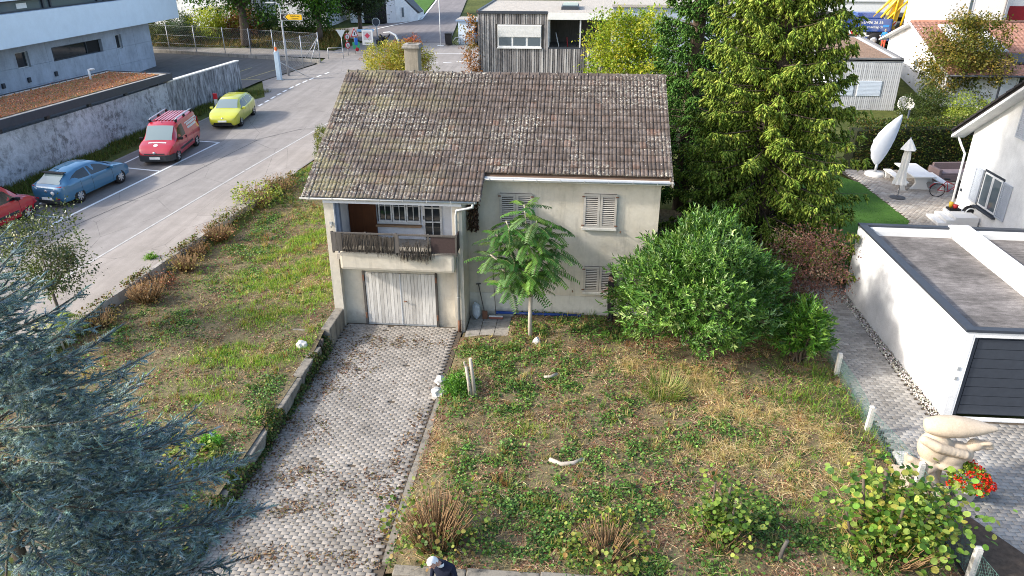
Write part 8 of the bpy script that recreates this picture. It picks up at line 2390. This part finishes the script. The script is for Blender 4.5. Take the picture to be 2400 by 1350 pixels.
# ---- tools in the corner of the old house
t = thing("spade", "spade leaning in the corner of the old house", "spade", (-1.45, 1.0, .03)); MB().tube([(0, -.12, .25), (-.22, .12, 1.2)], .018, 6).build("shaft", m_greywood, t); MB().box(-.09, .09, -.015, .015, -.0, .32, .01).build("blade", m_rust, t).location = (.02, -.14, 0); MB().tube([(-.3, .12, 1.2), (-.14, .12, 1.22)], .018, 6).build("grip", m_black, t)
t = thing("broom", "long-handled broom leaning on the old house wall", "broom", (-1.05, 1.0, .03)); MB().tube([(0, -.1, .1), (-.12, .15, 1.75)], .014, 6).build("shaft", m_greywood, t); MB().box(-.25, .25, -.15, -.06, .02, .1, .01).build("head", plain("reddish_broom", (.22, .08, .06), .8), t); MB().box(-.24, .24, -.15, -.07, .1, .12).build("bristle_rail", m_whpaint, t)
t = thing("plastic_bag", "clear and white plastic sack in the corner of the old house", "bag", (-1.72, .85, .02)); bm = bmesh.new(); bmesh.ops.create_icosphere(bm, subdivisions=2, radius=1)
for v in bm.verts: v.co = Vector((v.co.x * .15, v.co.y * .12, .32 + v.co.z * .32)) * (1 + rng.normal(0, .05))
MB().bm(bm).build("sack", plain("translucent_plastic", (.45, .50, .55), .3, .2, 8), t); bm.free()
t = thing("blue_pipe", "long blue pipe lying along the foot of the old house wall", "pipe", (-1.05, .98, .25)); MB().tube([(0, 0, 0), (2.9, .0, .0)], .05, 10).build("tube", plain("blue_plastic_pipe", (.015, .05, .22), .4), t)
for x in (.02, 1.7, 2.88): MB().lathe([(.055, -.04), (.062, 0), (.055, .04)], 10, (x, 0, 0), 'X').build("socket", plain("blue_plastic_pipe", (.015, .05, .22), .4), t)

# ---- people
m_skin = plain("skin", (.46, .27, .20), .6, .1, 20); m_hairw = plain("white_hair", (.70, .69, .67), .8, .08, 40)
BONES = [('pelvis', 'chest', 'top'), ('chest', 'neck', 'top'), ('neck', 'head', 'skin'), ('chest', 'shl', 'top'), ('chest', 'shr', 'top'), ('shl', 'ell', 'top'), ('shr', 'elr', 'top'), ('ell', 'wrl', 'sleeve'), ('elr', 'wrr', 'sleeve'), ('wrl', 'hal', 'skin'), ('wrr', 'har', 'skin'),
         ('pelvis', 'hil', 'leg'), ('pelvis', 'hir', 'leg'), ('hil', 'knl', 'leg'), ('hir', 'knr', 'leg'), ('knl', 'anl', 'leg'), ('knr', 'anr', 'leg'), ('anl', 'tol', 'shoe'), ('anr', 'tor', 'shoe')]
RAD = dict(pelvis=(.16, .12), chest=(.18, .125), neck=(.062, .062), head=(.06, .06), shl=(.075, .075), shr=(.075, .075), ell=(.05, .05), elr=(.05, .05), wrl=(.033, .03), wrr=(.033, .03), hal=(.035, .018), har=(.035, .018), hil=(.10, .10), hir=(.10, .10), knl=(.068, .07), knr=(.068, .07), anl=(.046, .05), anr=(.046, .05), tol=(.045, .035), tor=(.045, .035))
STAND = dict(pelvis=(0, 0, .95), chest=(0, 0, 1.32), neck=(0, .0, 1.48), head=(0, -.01, 1.56), shl=(-.19, 0, 1.40), shr=(.19, 0, 1.40), ell=(-.25, .02, 1.12), elr=(.25, .02, 1.12), wrl=(-.26, -.08, .88), wrr=(.26, -.08, .88), hal=(-.26, -.11, .79), har=(.26, -.11, .79), hil=(-.09, 0, .90), hir=(.09, 0, .90), knl=(-.10, -.02, .50), knr=(.10, -.02, .50), anl=(-.11, .02, .09), anr=(.11, .02, .09), tol=(-.12, -.17, .04), tor=(.12, -.17, .04))
def person(label, loc, rz, pose, mats, hair='hair', headdir=(0, -1, -.1)):
    J = dict(STAND); J.update(pose)
    names = list(J); me = bpy.data.meshes.new("body")
    me.from_pydata([J[n] for n in names], [(names.index(a), names.index(b)) for a, b, _ in BONES], [])
    o = bpy.data.objects.new("body", me); C.objects.link(o)
    sk = o.modifiers.new("skin", 'SKIN'); 
    for i, n in enumerate(names):
        me.skin_vertices[0].data[i].radius = RAD[n]; me.skin_vertices[0].data[i].use_root = (n == 'pelvis')
    sb = o.modifiers.new("sub", 'SUBSURF'); sb.levels = 2; sb.render_levels = 2
    bpy.context.view_layer.update()
    bm2 = bpy.data.meshes.new_from_object(o.evaluated_get(bpy.context.evaluated_depsgraph_get())); bpy.data.objects.remove(o)
    # head and fingers join the same mesh
    bm = bmesh.new(); bm.from_mesh(bm2)
    hd = Vector(J['head']); up = (hd - Vector(J['neck'])).normalized(); fw = Vector(headdir); fw = (fw - up * fw.dot(up)).normalized(); sd = fw.cross(up)
    cen = hd + up * .085 + fw * .015
    M = Matrix((sd, fw, up)).transposed().to_4x4(); M.translation = cen
    r = bmesh.ops.create_uvsphere(bm, u_segments=16, v_segments=12, radius=1)
    for v in r['verts']:
        x, y, z = v.co; zz = z * .118; yy_ = y * .098; xx = x * .077 * (1 - .18 * max(0, -z))
        if y > .3 and -.55 < z < 0: yy_ += .004
        v.co = M @ Vector((xx, yy_, zz))
    def blob(c_, r3):
        q = bmesh.ops.create_icosphere(bm, subdivisions=1, radius=1)
        for v in q['verts']: v.co = M @ Vector((c_[0] + v.co.x * r3[0], c_[1] + v.co.y * r3[1], c_[2] + v.co.z * r3[2]))
    blob((0, .105, -.015), (.013, .02, .026)); blob((-.078, .0, -.01), (.012, .022, .032)); blob((.078, .0, -.01), (.012, .022, .032)); blob((0, .085, -.09), (.03, .02, .02)); blob((0, .094, -.055), (.024, .008, .006))
    for s in (-1, 1): blob((s * .03, .086, .012), (.014, .01, .008))
    for s, wn_, hn in ((-1, 'wrl', 'hal'), (1, 'wrr', 'har')):
        a, b = Vector(J[wn_]), Vector(J[hn]); d = (b - a).normalized(); acr = d.cross(Vector((0, 1, .2))).normalized(); nn = acr.cross(d)
        for f in range(5):
            if f < 4:
                p0 = b + acr * (-.026 + .017 * f) ; ln = (.062, .074, .068, .05)[f]; p1 = p0 + d * ln * .55; p2 = p1 + (d * .75 - nn * .5 * s).normalized() * ln * .5
            else:
                p0 = a + d * .035 + acr * .03; p1 = p0 + (d + acr * .9).normalized() * .035; p2 = p1 + (d + acr * .2).normalized() * .03
            tb = MB().tube([p0, p1, p2], [.0095, .009, .0075], 6)
            vs = [bm.verts.new(v) for v in tb.v]
            for fc in tb.f: bm.faces.new([vs[i] for i in fc])
    bm.to_mesh(bm2); bm.free()
    order = ['top', 'sleeve', 'skin', 'leg', 'shoe']
    for k in order: bm2.materials.append(mats[k])
    A = [(Vector(J[a]), Vector(J[b]), z) for a, b, z in BONES]
    for p in bm2.polygons:
        c_ = p.center; best = 9; bz = 'top'
        if (c_ - cen).length < .15: bz = 'skin'
        else:
            for a, b, z in A:
                ab = b - a; q = max(0, min(1, (c_ - a).dot(ab) / max(ab.length_squared, 1e-9))); dd = (c_ - a - ab * q).length
                if z in ('top',): dd *= .85
                if dd < best: best, bz = dd, z
        p.material_index = order.index(bz); p.use_smooth = True
    t = thing("person", label, "person", loc, rz)
    link(bpy.data.objects.new("body", bm2), t)
    hm = MB(); bmh = bmesh.new(); bmesh.ops.create_uvsphere(bmh, u_segments=16, v_segments=12, radius=1)
    bmesh.ops.delete(bmh, geom=[v for v in bmh.verts if (v.co.z < -.15 + (.65 if v.co.y > .35 else 0) - (.35 if v.co.y < -.3 else 0))], context='VERTS')
    for v in bmh.verts: v.co = M @ Vector((v.co.x * .087, v.co.y * .107, v.co.z * .127 + .002))
    hm.bm(bmh, True); bmh.free(); hm.build("hair" if hair != 'cap' else "cap", mats['hair'], t)
    return t, M
navy = plain("navy_cloth", (.007, .010, .026), .9, .2, 30); blackc = plain("black_cloth", (.014, .014, .016), .9, .2, 30); greyc = plain("grey_cloth", (.13, .13, .135), .9, .15, 30)
t, M = person("white-haired person in a dark navy jacket at the bottom edge", (-.62, -11.62, -.02), R(-20), dict(neck=(-.03, -.06, 1.46), head=(-.07, -.12, 1.53)), dict(top=navy, sleeve=navy, skin=m_skin, leg=blackc, shoe=m_black, hair=m_hairw), headdir=(-.35, -1, -.5))
MB().lathe([(.075, 0), (.085, .03), (.06, .06)], 14, (-.02, -.05, 1.43)).build("shirt_collar", m_whpaint, t)
person("person in black clothes half hidden behind the cherry laurel", (2.86, .78, .18), R(-70), dict(elr=(.28, .02, 1.14), wrr=(.22, -.2, 1.08), har=(.18, -.28, 1.08), ell=(-.28, .02, 1.14), wrl=(-.2, -.2, 1.06), hal=(-.15, -.28, 1.06)), dict(top=blackc, sleeve=m_skin, skin=m_skin, leg=blackc, shoe=m_black, hair=plain("dark_hair", (.02, .016, .013), .8)), headdir=(0, -1, -.3))
t, M = person("old person in a grey jacket and white cap leaning on crutches", (20.05, 14.85, .45), R(75), dict(chest=(0, -.12, 1.28), neck=(0, -.24, 1.41), head=(0, -.30, 1.47), shl=(-.19, -.16, 1.35), shr=(.19, -.16, 1.35), ell=(-.24, -.12, 1.08), elr=(.24, -.12, 1.08), wrl=(-.25, -.28, .9), wrr=(.25, -.28, .9), hal=(-.25, -.34, .86), har=(.25, -.34, .86), pelvis=(0, .02, .92)), dict(top=greyc, sleeve=greyc, skin=m_skin, leg=blackc, shoe=blackc, hair=m_whpaint), hair='cap', headdir=(0, -1, -.3))
for s, nm_ in ((-1, "left"), (1, "right")):
    a = (s * .27, -.36, .86); c_ = thing("crutch", "%s crutch held by the old person in the cap" % ("nearer" if s < 0 else "farther"), "crutch", (20.05, 14.85, .45), R(75)); MB().tube([(s * .3, -.42, .0), a, (s * .27, -.2, 1.12)], .014, 6).build("shaft", m_galv, c_); MB().tube([a, (s * .27, -.26, .87)], .018, 6).build("grip", m_black, c_)
person("worker in a blue top and orange trousers beside the crane", (28.45, 50.7, z_road(50.7)), R(160), dict(wrr=(.12, -.25, 1.0), har=(.06, -.3, 1.02), elr=(.27, -.05, 1.1)), dict(top=plain("work_blue", (.03, .20, .48), .8), sleeve=plain("work_blue", (.03, .20, .48), .8), skin=m_skin, leg=plain("work_orange", (.70, .10, .06), .8), shoe=blackc, hair=plain("light_brown_hair", (.30, .22, .15), .8)))
